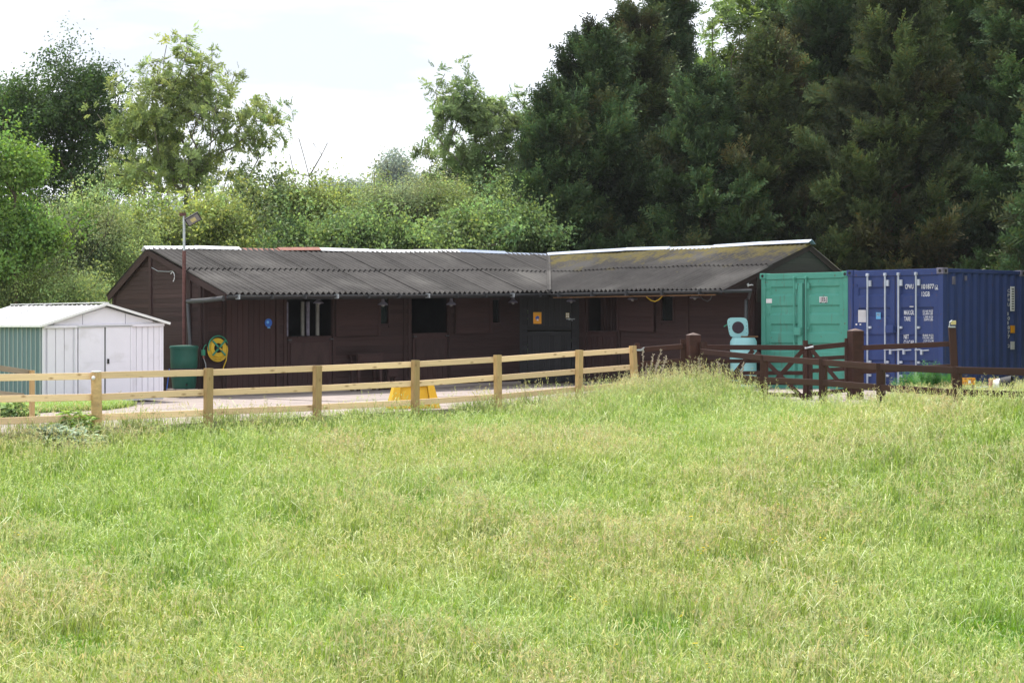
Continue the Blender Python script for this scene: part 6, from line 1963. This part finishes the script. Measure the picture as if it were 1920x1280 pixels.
px_tree('ash_tree', 882, 61, [(865, 205, 50, 55), (900, 235, 65, 65), (835, 265, 45, 60), (965, 240, 50, 50), (890, 320, 95, 60), (975, 300, 45, 70), (850, 330, 60, 50)], 'ash', (0.215, 0.3, 0.13),
        'slender light green tree standing alone against the sky near the centre', seed=14, nclump=210, per=6, sig=0.19, size=1.05, shell=0.35, stems=3, bark='bark_pale', tip=0.012, sup=2)
px_tree('tall_tree', 1385, 67, [(1400, 60, 80, 110), (1330, 150, 70, 100), (1450, 20, 70, 90), (1370, 240, 100, 120), (1520, 10, 90, 80)], 'ash', (0.16, 0.24, 0.075),
        'bright green leafy tree showing between the tops of the dark conifers', seed=15, nclump=230, per=7, sig=0.24, size=1.25, shell=0.35, stems=2, tip=0.014)
px_tree('tall_tree', 1860, 70, [(1850, 40, 90, 90), (1900, 150, 90, 120), (1780, 0, 60, 80)], 'ash', (0.16, 0.24, 0.075),
        'bright green leafy tree behind the conifers at the upper right corner', seed=16, nclump=170, per=7, sig=0.24, size=1.25, shell=0.35, stems=2, tip=0.014)

# hedge of separate shrubs behind the stable: (x, Y, [ellipses], kind, tint, label)
shrubs = [
    (75, 49.5, [(70, 430, 120, 90), (130, 520, 110, 90), (0, 500, 110, 110)], 'small', GREEN_GREY, 'greyish green hawthorn bush rising behind the white shed'),
    (205, 50.5, [(190, 450, 80, 60), (215, 510, 90, 80), (160, 410, 50, 40)], 'small', GREEN_HAW, 'mid green bush between the white shed and the stable gable'),
    (300, 53.5, [(300, 430, 80, 45), (260, 480, 90, 70), (340, 470, 70, 70)], 'broad', GREEN_YEL, 'yellow green bush behind the floodlight pole'),
    (405, 54.5, [(400, 425, 70, 50), (430, 470, 80, 70), (370, 480, 70, 60)], 'broad', GREEN_YEL, 'yellow green bush just right of the floodlight'),
    (505, 57, [(505, 370, 45, 65), (490, 440, 70, 70), (530, 430, 60, 70)], 'broad', GREEN_HAW, 'upright light green bush with a pointed top, left of the bare stems'),
    (600, 57.5, [(600, 375, 60, 50), (575, 430, 75, 70), (640, 430, 70, 70)], 'broad', GREEN_YEL, 'light green bush under the bare dead stems'),
    (690, 58, [(690, 390, 70, 45), (665, 440, 70, 70), (720, 440, 70, 70)], 'small', GREEN_HAW, 'rounded green bush below the distant hilltop tree'),
    (775, 57.5, [(775, 385, 65, 50), (750, 440, 70, 70), (800, 440, 70, 70)], 'small', (0.3, 0.345, 0.18), 'dull green bush left of the slender tree'),
    (865, 57, [(850, 390, 60, 50), (880, 430, 80, 70), (905, 380, 60, 45)], 'small', GREEN_HAW, 'green bush at the foot of the slender centre tree'),
    (960, 58, [(960, 360, 60, 60), (940, 430, 70, 70), (1000, 420, 50, 90)], 'broad', GREEN_MID, 'deep green bush against the left edge of the conifers'),
    (640, 52.5, [(560, 450, 80, 40), (640, 445, 90, 42), (720, 450, 80, 40)], 'broad', GREEN_MID, 'low dense leafy hedge just above the stable ridge, left part'),
    (860, 52.8, [(800, 445, 90, 42), (880, 440, 80, 48), (960, 440, 70, 52)], 'broad', GREEN_MID, 'low dense leafy hedge just above the stable ridge, right part'),
    (120, 47.0, [(60, 560, 100, 60), (150, 570, 80, 50), (-20, 560, 90, 80)], 'small', GREEN_HAW, 'low green scrub directly behind the white shed roof'),
]
for i, (x0, Y, ells, kind, tint, lab) in enumerate(shrubs):
    px_tree('hedge_shrub', x0, Y, ells, kind, tint, lab, 'shrub', seed=40 + i, nclump=130, per=10, sig=0.17, size=1.2, shell=0.6, stems=4, group='shrubs of the hedge behind the stable', tintvar=0.33, sup=8, trunk_name='stems')

# bare dead stems above the hedge
X = wx(585, 57.2)
dead = thing('dead_tree', (X, 57.2, gz(X, 57.2)), 'bare dead stems sticking up out of the hedge', 'tree')
rg_ = np.random.default_rng(5)
tips = np.array([(wx(px, 57.2), 57.2 + rg_.normal(0, 0.3), wz(py, 57.2)) for px, py in ((545, 290), (563, 262), (572, 300), (586, 268), (612, 266), (603, 290), (552, 325), (600, 320), (578, 330), (590, 345))])
nodes, par, rad = grow((X, 57.2, gz(X, 57.2) - 0.1), (X - 0.2, 57.2, 3.2), tips, 9, tip=0.013, up=0.05, nstem=3, spread=0.4)
limb_mesh('stems', nodes, par, rad, M['bark'], dead)

# conifers
def conifer(px, Y, top_y, half_px, seed, label, tint=(0.036, 0.062, 0.03), lean=0.0, spire=0.0, nb=118, base_f=0.03, group='dark conifers behind the containers'):
    rg = np.random.default_rng(seed)
    x = wx(px, Y); z0 = gz(x, Y); H_ = wz(top_y, Y) - z0; Rm = m_px(half_px, Y)
    root = thing('conifer_tree', (x, Y, z0), label, 'tree', group)
    tr = [(x + lean * f * H_ + 0.05 * math.sin(f * 7), Y + 0.05 * math.cos(f * 5), z0 - 0.1 + f * H_ * 0.985) for f in np.linspace(0, 1, 9)]
    mb = MB(); mb.tube(tr, [0.24 * (1 - f) ** 0.8 * (H_ / 13) + 0.012 for f in np.linspace(0, 1, 9)], 9)
    mb.build('trunk', M['bark_red'], root, smooth=True)
    P_, D_, Tn, Sc = [], [], [], []
    mbb = MB()
    for i in range(nb):
        f = base_f + (1 - base_f) * (i + rg.random()) / nb
        az = i * 2.39996 + rg.normal(0, 0.35)
        prof = Rm * (1 - f) ** 0.8 * (1 + 0.2 * math.sin(f * 13 + seed + 2 * az))
        if spire and f > 1 - spire: prof *= 0.5
        L_ = prof * np.clip(rg.normal(1.0, 0.2), 0.55, 1.5) + 0.3
        elev = R(6 + 34 * f) + rg.normal(0, 0.14)
        d0 = np.array([math.cos(az) * math.cos(elev), math.sin(az) * math.cos(elev), math.sin(elev)])
        sd_ = np.array([-math.sin(az), math.cos(az), 0.0])
        st = np.array([x + lean * f * H_, Y, z0 + f * H_ - L_ * math.sin(elev) * 0.8 - 0.1 * L_])
        if st[2] < z0 + 0.3: st[2] = z0 + 0.3 + rg.random() * 0.8
        m_ = max(12, int(14 + L_ * 13.0))
        tt = 0.28 + 0.77 * rg.random(m_) ** 0.8
        lat = rg.normal(0, 1, m_) * (0.06 + 0.30 * np.clip(1.08 - tt, 0, 1) * L_ * 0.55)
        curve = np.outer(tt, d0 * L_) + np.outer(0.30 * L_ * tt ** 1.5 * (1 - 0.35 * tt), np.array([0, 0, 1.0])) + np.outer(lat, sd_)
        pp = st + curve + rg.normal(size=(m_, 3)) * np.array([0.05, 0.05, 0.07])
        dd = d0 * 1.0 + np.outer(lat * 1.4, sd_) + np.array([0, 0, 0.30]) + rg.normal(size=(m_, 3)) * 0.24
        k_ = np.clip(rg.normal(1, 0.3), 0.4, 1.9)
        brown = 1.0 if rg.random() > 0.12 else 1.25
        base = np.array(tint) * k_ * np.array([brown, 1.0 if brown == 1 else 0.92, 0.85])
        P_.append(pp); D_.append(dd); Tn.append(np.tile(base, (m_, 1)) * (1 + rg.normal(0, 0.1, (m_, 1))) * np.where(tt[:, None] > 0.86, np.array([[1.3, 1.4, 1.1]]), 1.0)); Sc.append(np.full(m_, 1.0) * rg.uniform(0.85, 1.3, m_))  # tip sprays tinted lighter: new growth, and sunlit tips painted into the colour
        if i % 2 == 0:
            mbb.tube([Vector(st), Vector(st + d0 * L_ * 0.5 + np.array([0, 0, 0.07 * L_])), Vector(st + d0 * L_ * 0.95 + np.array([0, 0, 0.25 * L_]))], [0.02 + 0.012 * L_ / 2, 0.018, 0.006], 4, cap=False)
    mbb.build('branches', M['bark_red'], root)
    P_ = np.concatenate(P_); D_ = np.concatenate(D_); Tn = np.concatenate(Tn); Sc = np.concatenate(Sc)
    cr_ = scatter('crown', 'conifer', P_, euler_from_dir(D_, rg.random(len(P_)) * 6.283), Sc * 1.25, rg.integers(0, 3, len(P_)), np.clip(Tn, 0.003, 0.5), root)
    cr_['kind'] = 'stuff'
    return root
CT = (0.05, 0.08, 0.046); CTB = (0.06, 0.078, 0.043); CTG = (0.072, 0.116, 0.05)
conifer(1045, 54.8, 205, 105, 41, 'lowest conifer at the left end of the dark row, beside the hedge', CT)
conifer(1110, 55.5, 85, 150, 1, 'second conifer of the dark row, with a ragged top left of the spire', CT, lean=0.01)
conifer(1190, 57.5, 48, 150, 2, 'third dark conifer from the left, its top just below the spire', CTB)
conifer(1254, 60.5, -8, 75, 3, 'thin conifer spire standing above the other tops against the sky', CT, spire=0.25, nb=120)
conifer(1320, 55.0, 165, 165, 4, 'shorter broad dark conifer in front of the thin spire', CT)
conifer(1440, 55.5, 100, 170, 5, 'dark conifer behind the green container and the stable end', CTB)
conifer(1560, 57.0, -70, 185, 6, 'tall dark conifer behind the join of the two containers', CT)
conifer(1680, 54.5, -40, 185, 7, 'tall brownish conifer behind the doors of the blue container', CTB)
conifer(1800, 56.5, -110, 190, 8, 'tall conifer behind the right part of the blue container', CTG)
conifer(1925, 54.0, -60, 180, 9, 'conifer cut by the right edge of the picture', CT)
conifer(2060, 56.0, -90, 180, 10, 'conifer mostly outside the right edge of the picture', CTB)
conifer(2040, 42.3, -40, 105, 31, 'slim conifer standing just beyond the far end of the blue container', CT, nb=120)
conifer(2290, 38.0, -60, 190, 32, 'unseen added conifer right of the blue container, blocking its sky light', CTB, nb=110)  # out of view, added to keep sky light off the blue side
conifer(2420, 33.5, -20, 180, 33, 'unseen added conifer right of the brown front fence, blocking sky light', CT, nb=110)  # out of view too, added to darken the blue container side
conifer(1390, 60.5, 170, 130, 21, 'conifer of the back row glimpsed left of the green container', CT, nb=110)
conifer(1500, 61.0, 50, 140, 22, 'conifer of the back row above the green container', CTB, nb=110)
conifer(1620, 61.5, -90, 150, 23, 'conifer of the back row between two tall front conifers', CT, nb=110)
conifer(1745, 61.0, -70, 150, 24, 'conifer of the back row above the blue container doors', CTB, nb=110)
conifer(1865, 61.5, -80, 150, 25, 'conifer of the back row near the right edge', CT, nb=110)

# far hill trees
far = [(745, 323, 303, 32, 'lone rounded hilltop tree far away right of the bare stems'), (640, 388, 338, 30, 'far pale tree on the hill, leftmost of the far row'), (690, 397, 346, 26, 'far pale tree on the hill left of the rounded one'),
       (715, 370, 340, 22, 'small far tree touching the left side of the rounded hilltop tree'), (785, 379, 330, 24, 'far pale tree right of the rounded hilltop tree'), (585, 397, 345, 32, 'far tree low behind the bare dead stems'), (820, 407, 345, 30, 'far pale tree behind the slender centre tree'), (480, 388, 350, 36, 'far pale tree showing right of the airy many-stemmed tree')]
for i, (px, Y, ty, hw, lab) in enumerate(far):
    X = wx(px, Y); z0 = gz(X, Y); H_ = wz(ty, Y) - z0; r_ = m_px(hw, Y)
    broad_tree('far_tree', X, Y, [(0, 0, H_ - r_ * 0.9, r_, r_, r_ * 0.9), (-r_ * 0.3, 0, H_ - r_ * 1.8, r_ * 0.9, r_, r_), (r_ * 0.4, 0, H_ - r_ * 2.2, r_ * 0.8, r_, r_)], 'far', (0.24, 0.3, 0.23), lab, seed=70 + i, nclump=90, per=10, sig=0.8, size=1.5, shell=0.5, tip=0.05, group='trees on the far hill')  # pale bluish tint puts distance haze into the leaf colour
# continuous far wood on the hill
rg_ = np.random.default_rng(77)
n = 7000
fx_ = rg_.uniform(-150, 150, n); fy_ = rg_.uniform(400, 470, n)
hgt = 8 + 6 * vnoise(fx_, fy_, 0.08)
fz_ = ground_z(fx_, fy_) + hgt * rg_.random(n) ** 0.5
dirs = rg_.normal(size=(n, 3)) + np.array([0, 0, 0.6])
k_ = (0.8 + 0.5 * rg_.random(n))[:, None]
o = scatter('far_wood', 'far', np.stack([fx_, fy_, fz_], 1), euler_from_dir(dirs, rg_.random(n) * 6.28), rg_.uniform(2.0, 3.4, n), rg_.integers(0, 2, n), np.array([[0.2, 0.25, 0.19]]) * k_)  # same hazy fade put into the tint of the wood
o['kind'] = 'stuff'

# ------------------------------------------------------------------ meadow grass
def meadow():
    rg = np.random.default_rng(101)
    pts = []
    for (y0, y1, dens) in ((13.5, 20, 92), (20, 27, 75), (27, 40, 66)):
        wmax = 0.285 * y1 + 2.2
        n = int((y1 - y0) * 2 * wmax * dens)
        x = rg.uniform(-wmax, wmax, n); y = rg.uniform(y0, y1, n)
        k_ = np.abs(x) < 0.285 * y + 1.6
        pts.append(np.stack([x[k_], y[k_]], 1))
    p = np.concatenate(pts)
    sd = poly_sd(p[:, 0], p[:, 1], yard_poly)
    keep = sd < rg.uniform(-0.1, 0.12, len(p))
    # behind the brown fence the ground is rough and thinner
    rough = (p[:, 0] > 5.6) & (p[:, 1] > 27.8 + 0 * p[:, 0]) & (p[:, 1] > 36.2 - 1.22 * (p[:, 0] - 0.0) * 0.95)
    keep &= ~(rough & (rg.random(len(p)) < 0.6))
    p = p[keep]; sd = sd[keep]; rough = rough[keep]
    n = len(p); x, y = p[:, 0], p[:, 1]
    z = ground_z(x, y)
    n1 = fbm(x, y, 0.28); n2 = fbm(x, y, 0.55, 3.3); n3 = fbm(x, y * 0.6, 0.9, 8.1); n4 = fbm(x, y, 1.7, 14.0)
    u = rg.random(n)
    idx_ = np.where(u < 0.30, 0, np.where(u < 0.62, 1, 2))
    idx_ = np.where((n2 > 0.54) & (rg.random(n) < 0.14), 3, idx_)          # reddish seed haze
    idx_ = np.where((n1 > 0.52) & (rg.random(n) < 0.1), 4, idx_)
    idx_ = np.where((n3 > 0.5) & (rg.random(n) < 0.13), 5, idx_)          # dry bent blades
    idx_ = np.where(rg.random(n) < 0.045, 5, idx_)
    idx_ = np.where(rg.random(n) < (0.06 + 0.08 * (y < 18.2)), 6, idx_)
    idx_ = np.where((n4 < 0.30) & (rg.random(n) < 0.6), 7, idx_)
    fl_ = fbm(x, y, 1.1, 21.0)
    idx_ = np.where((fl_ > 0.62) & (rg.random(n) < 0.10), 9, idx_)
    idx_ = np.where((fl_ < 0.36) & (rg.random(n) < 0.03), 10, idx_)
    for hx_, hy_, hr_ in ((1.33, 17.9, 0.45), (4.75, 17.6, 0.5), (-4.0, 17.2, 0.35), (2.6, 20.5, 0.35), (-1.2, 24.0, 0.4)):
        dh = np.hypot((x - hx_) , (y - hy_) * 0.7) / hr_
        idx_ = np.where((dh < 1) & (rg.random(n) < 0.85), 7, idx_)
    edge = np.exp(-np.maximum(0, -sd) / 0.7)
    mound = np.exp(-(((x - 3.2) / 1.5) ** 2 + ((y - 34.0) / 1.5) ** 2))
    right = smooth01((x - 5) / 2) * np.exp(-((y - 28.0) / 1.6) ** 2)
    tall = np.clip(0.14 * edge + 1.1 * mound + 0.45 * right, 0, 1)
    idx_ = np.where((rg.random(n) < 0.55 * tall), 8, idx_)
    hs = (0.64 + 0.55 * n2) * (1 + 0.12 * edge) * (1 + 0.15 * tall) * rg.uniform(0.8, 1.2, n)
    hs = np.where(rough, hs * 0.7, hs)
    hs = np.where((idx_ == 8), hs * 0.9, hs)
    # patch tint: fresh green to yellowish to straw
    a = np.clip((n1 - 0.36) / 0.3, 0, 1)[:, None]; b_ = np.clip((n2 - 0.44) / 0.25, 0, 1)[:, None]
    tint = np.array([[0.92, 1.02, 0.85]]) * (1 - a) + np.array([[1.05, 1.02, 0.95]]) * a
    tint = tint * (1 - 0.3 * b_) + np.array([[1.08, 1.0, 1.15]]) * 0.3 * b_
    tint *= rg.uniform(0.93, 1.08, (n, 1)) * np.array([[1.04, 1.09, 0.84]])
    hum = np.clip((0.36 - n4) / 0.1, 0, 1)[:, None]
    tint *= 1 - 0.12 * hum
    rot = np.stack([rg.normal(0, 0.12, n), rg.normal(0, 0.12, n), rg.uniform(0, 6.283, n)], 1)
    sc_ = np.stack([np.full(n, 1.05), np.full(n, 1.05), hs], 1) * rg.uniform(0.9, 1.15, (n, 1))
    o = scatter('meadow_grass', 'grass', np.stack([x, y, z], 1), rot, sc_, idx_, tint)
    tag(o, 'long seeding meadow grass filling the foreground field', 'grass', None, 'stuff')
    return o
meadow()
# mown grass patch in front of the shed's left side
rg_ = np.random.default_rng(55)
patch = [(-14.0, 33.7), (-9.1, 33.3), (-7.55, 34.6), (-7.4, 36.4), (-8.3, 37.2), (-9.3, 36.9), (-13.2, 41.2), (-17, 40)]
mb = MB(); npz = len(patch)
mb.add([(x, y, yard_z(x) + 0.006 + 0.012) for x, y in patch], [tuple(range(npz))])
o = mb.build('lawn_patch', M['ground'], None); o['kind'] = 'structure'
n = 9000
x = rg_.uniform(-14, -7.3, n); y = rg_.uniform(33.2, 38.5, n); k_ = poly_sd(x, y, patch) > 0.02
x, y = x[k_], y[k_]; n = len(x)
o = scatter('lawn_grass', 'grass', np.stack([x, y, yard_z(x) + 0.01], 1), np.stack([np.zeros(n), np.zeros(n), rg_.uniform(0, 6.28, n)], 1), np.stack([np.ones(n), np.ones(n), rg_.uniform(0.3, 0.6, n)], 1), rg_.integers(0, 2, n), np.array([[0.95, 1.05, 0.8]]) * rg_.uniform(0.9, 1.1, (n, 1)))
o['kind'] = 'stuff'

# weeds that stand out from the grass
def weed(name, px, Y, kind, n, rad, hgt, tint, label, seed, base=None):
    rg = np.random.default_rng(seed)
    X = wx(px, Y); z0 = gz(X, Y) if base is None else base
    a = rg.random(n) * 6.283; r_ = rad * np.sqrt(rg.random(n))
    x = X + r_ * np.cos(a); y = Y + 0.6 * r_ * np.sin(a)
    z = np.array([max(gz(q, w), z0 - 0.1) for q, w in zip(x, y)])
    rot = np.stack([rg.normal(0, 0.25, n), rg.normal(0, 0.25, n), rg.uniform(0, 6.28, n)], 1)
    sc_ = hgt * rg.uniform(0.6, 1.15, n) * (1.1 - 0.5 * r_ / rad)
    root = thing(name, (X, Y, z0), label, 'plant')
    o = scatter('foliage', kind, np.stack([x, y, z], 1), rot, sc_, np.zeros(n), np.array([tint]) * rg.uniform(0.75, 1.3, (n, 1)), root)
    o['kind'] = 'stuff'
    return root
weed('nettle_clump', 118, 27.2, 'weed', 120, 0.5, 1.35, (0.4, 0.48, 0.33), 'pale grey-green leafy weed clump at the foot of the thick round fence post', 1)
weed('nettle_clump', 150, 27.7, 'weed', 40, 0.3, 1.6, (0.26, 0.39, 0.11), 'taller bright weeds just left of the thick round fence post', 2)
weed('leafy_weed', 25, 31.2, 'weed', 60, 0.4, 1.35, (0.3, 0.42, 0.17), 'leafy weed with pale flowers behind the left end of the pale fence', 3)
weed('leafy_weed', 10, 31.0, 'weed', 30, 0.4, 0.6, (0.17, 0.25, 0.12), 'low dark weeds under the old grey rails at the left edge', 6)
weed('feathery_plant', 1738, 36.4, 'feather', 330, 0.62, 1.35, (0.09, 0.26, 0.05), 'dense feathery green plant in front of the blue container doors', 4)
weed('small_weed', 1722, 37.2, 'feather', 30, 0.16, 1.2, (0.16, 0.27, 0.05), 'small light green weed at the foot of the blue container lock rods', 5)
weed('feathery_plant', 1830, 35.6, 'feather', 110, 0.4, 0.8, (0.08, 0.22, 0.05), 'lower green weeds right of the orange warning board', 8)
weed('small_weed', 1308, 35.5, 'weed', 14, 0.12, 0.9, (0.16, 0.3, 0.05), 'little bright green weed at the base of the first gate post', 7)

# tall seeding stalks by the hand gate
rs_ = random.Random(9)
STALK = ['upright seed stalk closest to the end post of the pale fence', 'leaning seed stalk in front of the hand gate, left one of the leaning bunch', 'tallest leaning seed stalk in front of the hand gate', 'shortest leaning seed stalk in the bunch before the hand gate', 'rightmost leaning seed stalk in the bunch before the hand gate',
         'short upright seed stalk low beside the pale fence end post', 'thin seed stalk just right of the first thick gate post', 'thin seed stalk in front of the pale teal drum', 'left-leaning seed stalk between the first gate post and the teal drum']
for i, (px, Y, ty, ln_) in enumerate(((1206, 34.9, 656, 0.05), (1226, 34.6, 664, 0.35), (1240, 34.5, 655, 0.5), (1236, 34.4, 676, 0.4), (1250, 34.4, 668, 0.45), (1212, 34.8, 684, 0.1), (1310, 34.2, 672, -0.15), (1394, 33.8, 680, 0.2), (1345, 33.9, 678, -0.25))):
    X = wx(px, Y); zt_ = wz(ty, Y); z0 = gz(X, Y)
    b0_ = Vector((X - ln_ * 0.35, Y, z0 - 0.02)); tip_ = Vector((X, Y, zt_)); md_ = b0_.lerp(tip_, 0.55) + Vector((-0.06 * ln_, 0, 0.05))
    st_ = thing('grass_stalk', b0_, STALK[i], 'grass stalk', 'tall seed stalks by the brown gates')
    MB().tube([b0_, md_, tip_], [0.006, 0.005, 0.003], 5).build('stem', M['stalk'] if 'stalk' in M else M.setdefault('stalk', vmat('straw_stalk', (0.42, 0.36, 0.24), var=0.2, rough=0.8)), st_)
    mb = MB()
    for q in range(26):
        f = 0.5 + 0.5 * q / 26; c = (md_.lerp(tip_, (f - 0.45) / 0.55)); d_ = Vector((rs_.gauss(0, 1), rs_.gauss(0, 1), 1.2)).normalized()
        s_ = d_.cross(Vector((0.3, 1, 0))).normalized() * 0.009
        e2 = c + d_ * rs_.uniform(0.03, 0.06)
        mb.add([c - s_ * 0.3, c + s_ * 0.3, c.lerp(e2, 0.6) + s_, e2, c.lerp(e2, 0.6) - s_], [(0, 1, 2, 3, 4)])
    mb.build('seed_head', M.setdefault('seed', vmat('seed_head', (0.36, 0.29, 0.25), var=0.25, rough=0.9)), st_)

# ------------------------------------------------------------------ air
mb = MB(); mb.box((0, 150, 22.0), (1840, 1740, 52))
o = mb.build('haze', M['soil'], None)
o.data.materials.clear()
m = bpy.data.materials.new('haze'); m.use_nodes = True
m.node_tree.nodes.clear()
ho = m.node_tree.nodes.new('ShaderNodeOutputMaterial'); hv = m.node_tree.nodes.new('ShaderNodeVolumePrincipled')
hv.inputs['Density'].default_value = 0.00018
hv.inputs['Color'].default_value = (0.9, 0.94, 1.0, 1)
m.node_tree.links.new(hv.outputs[0], ho.inputs['Volume'])
o.data.materials.append(m)
o['kind'] = 'stuff'
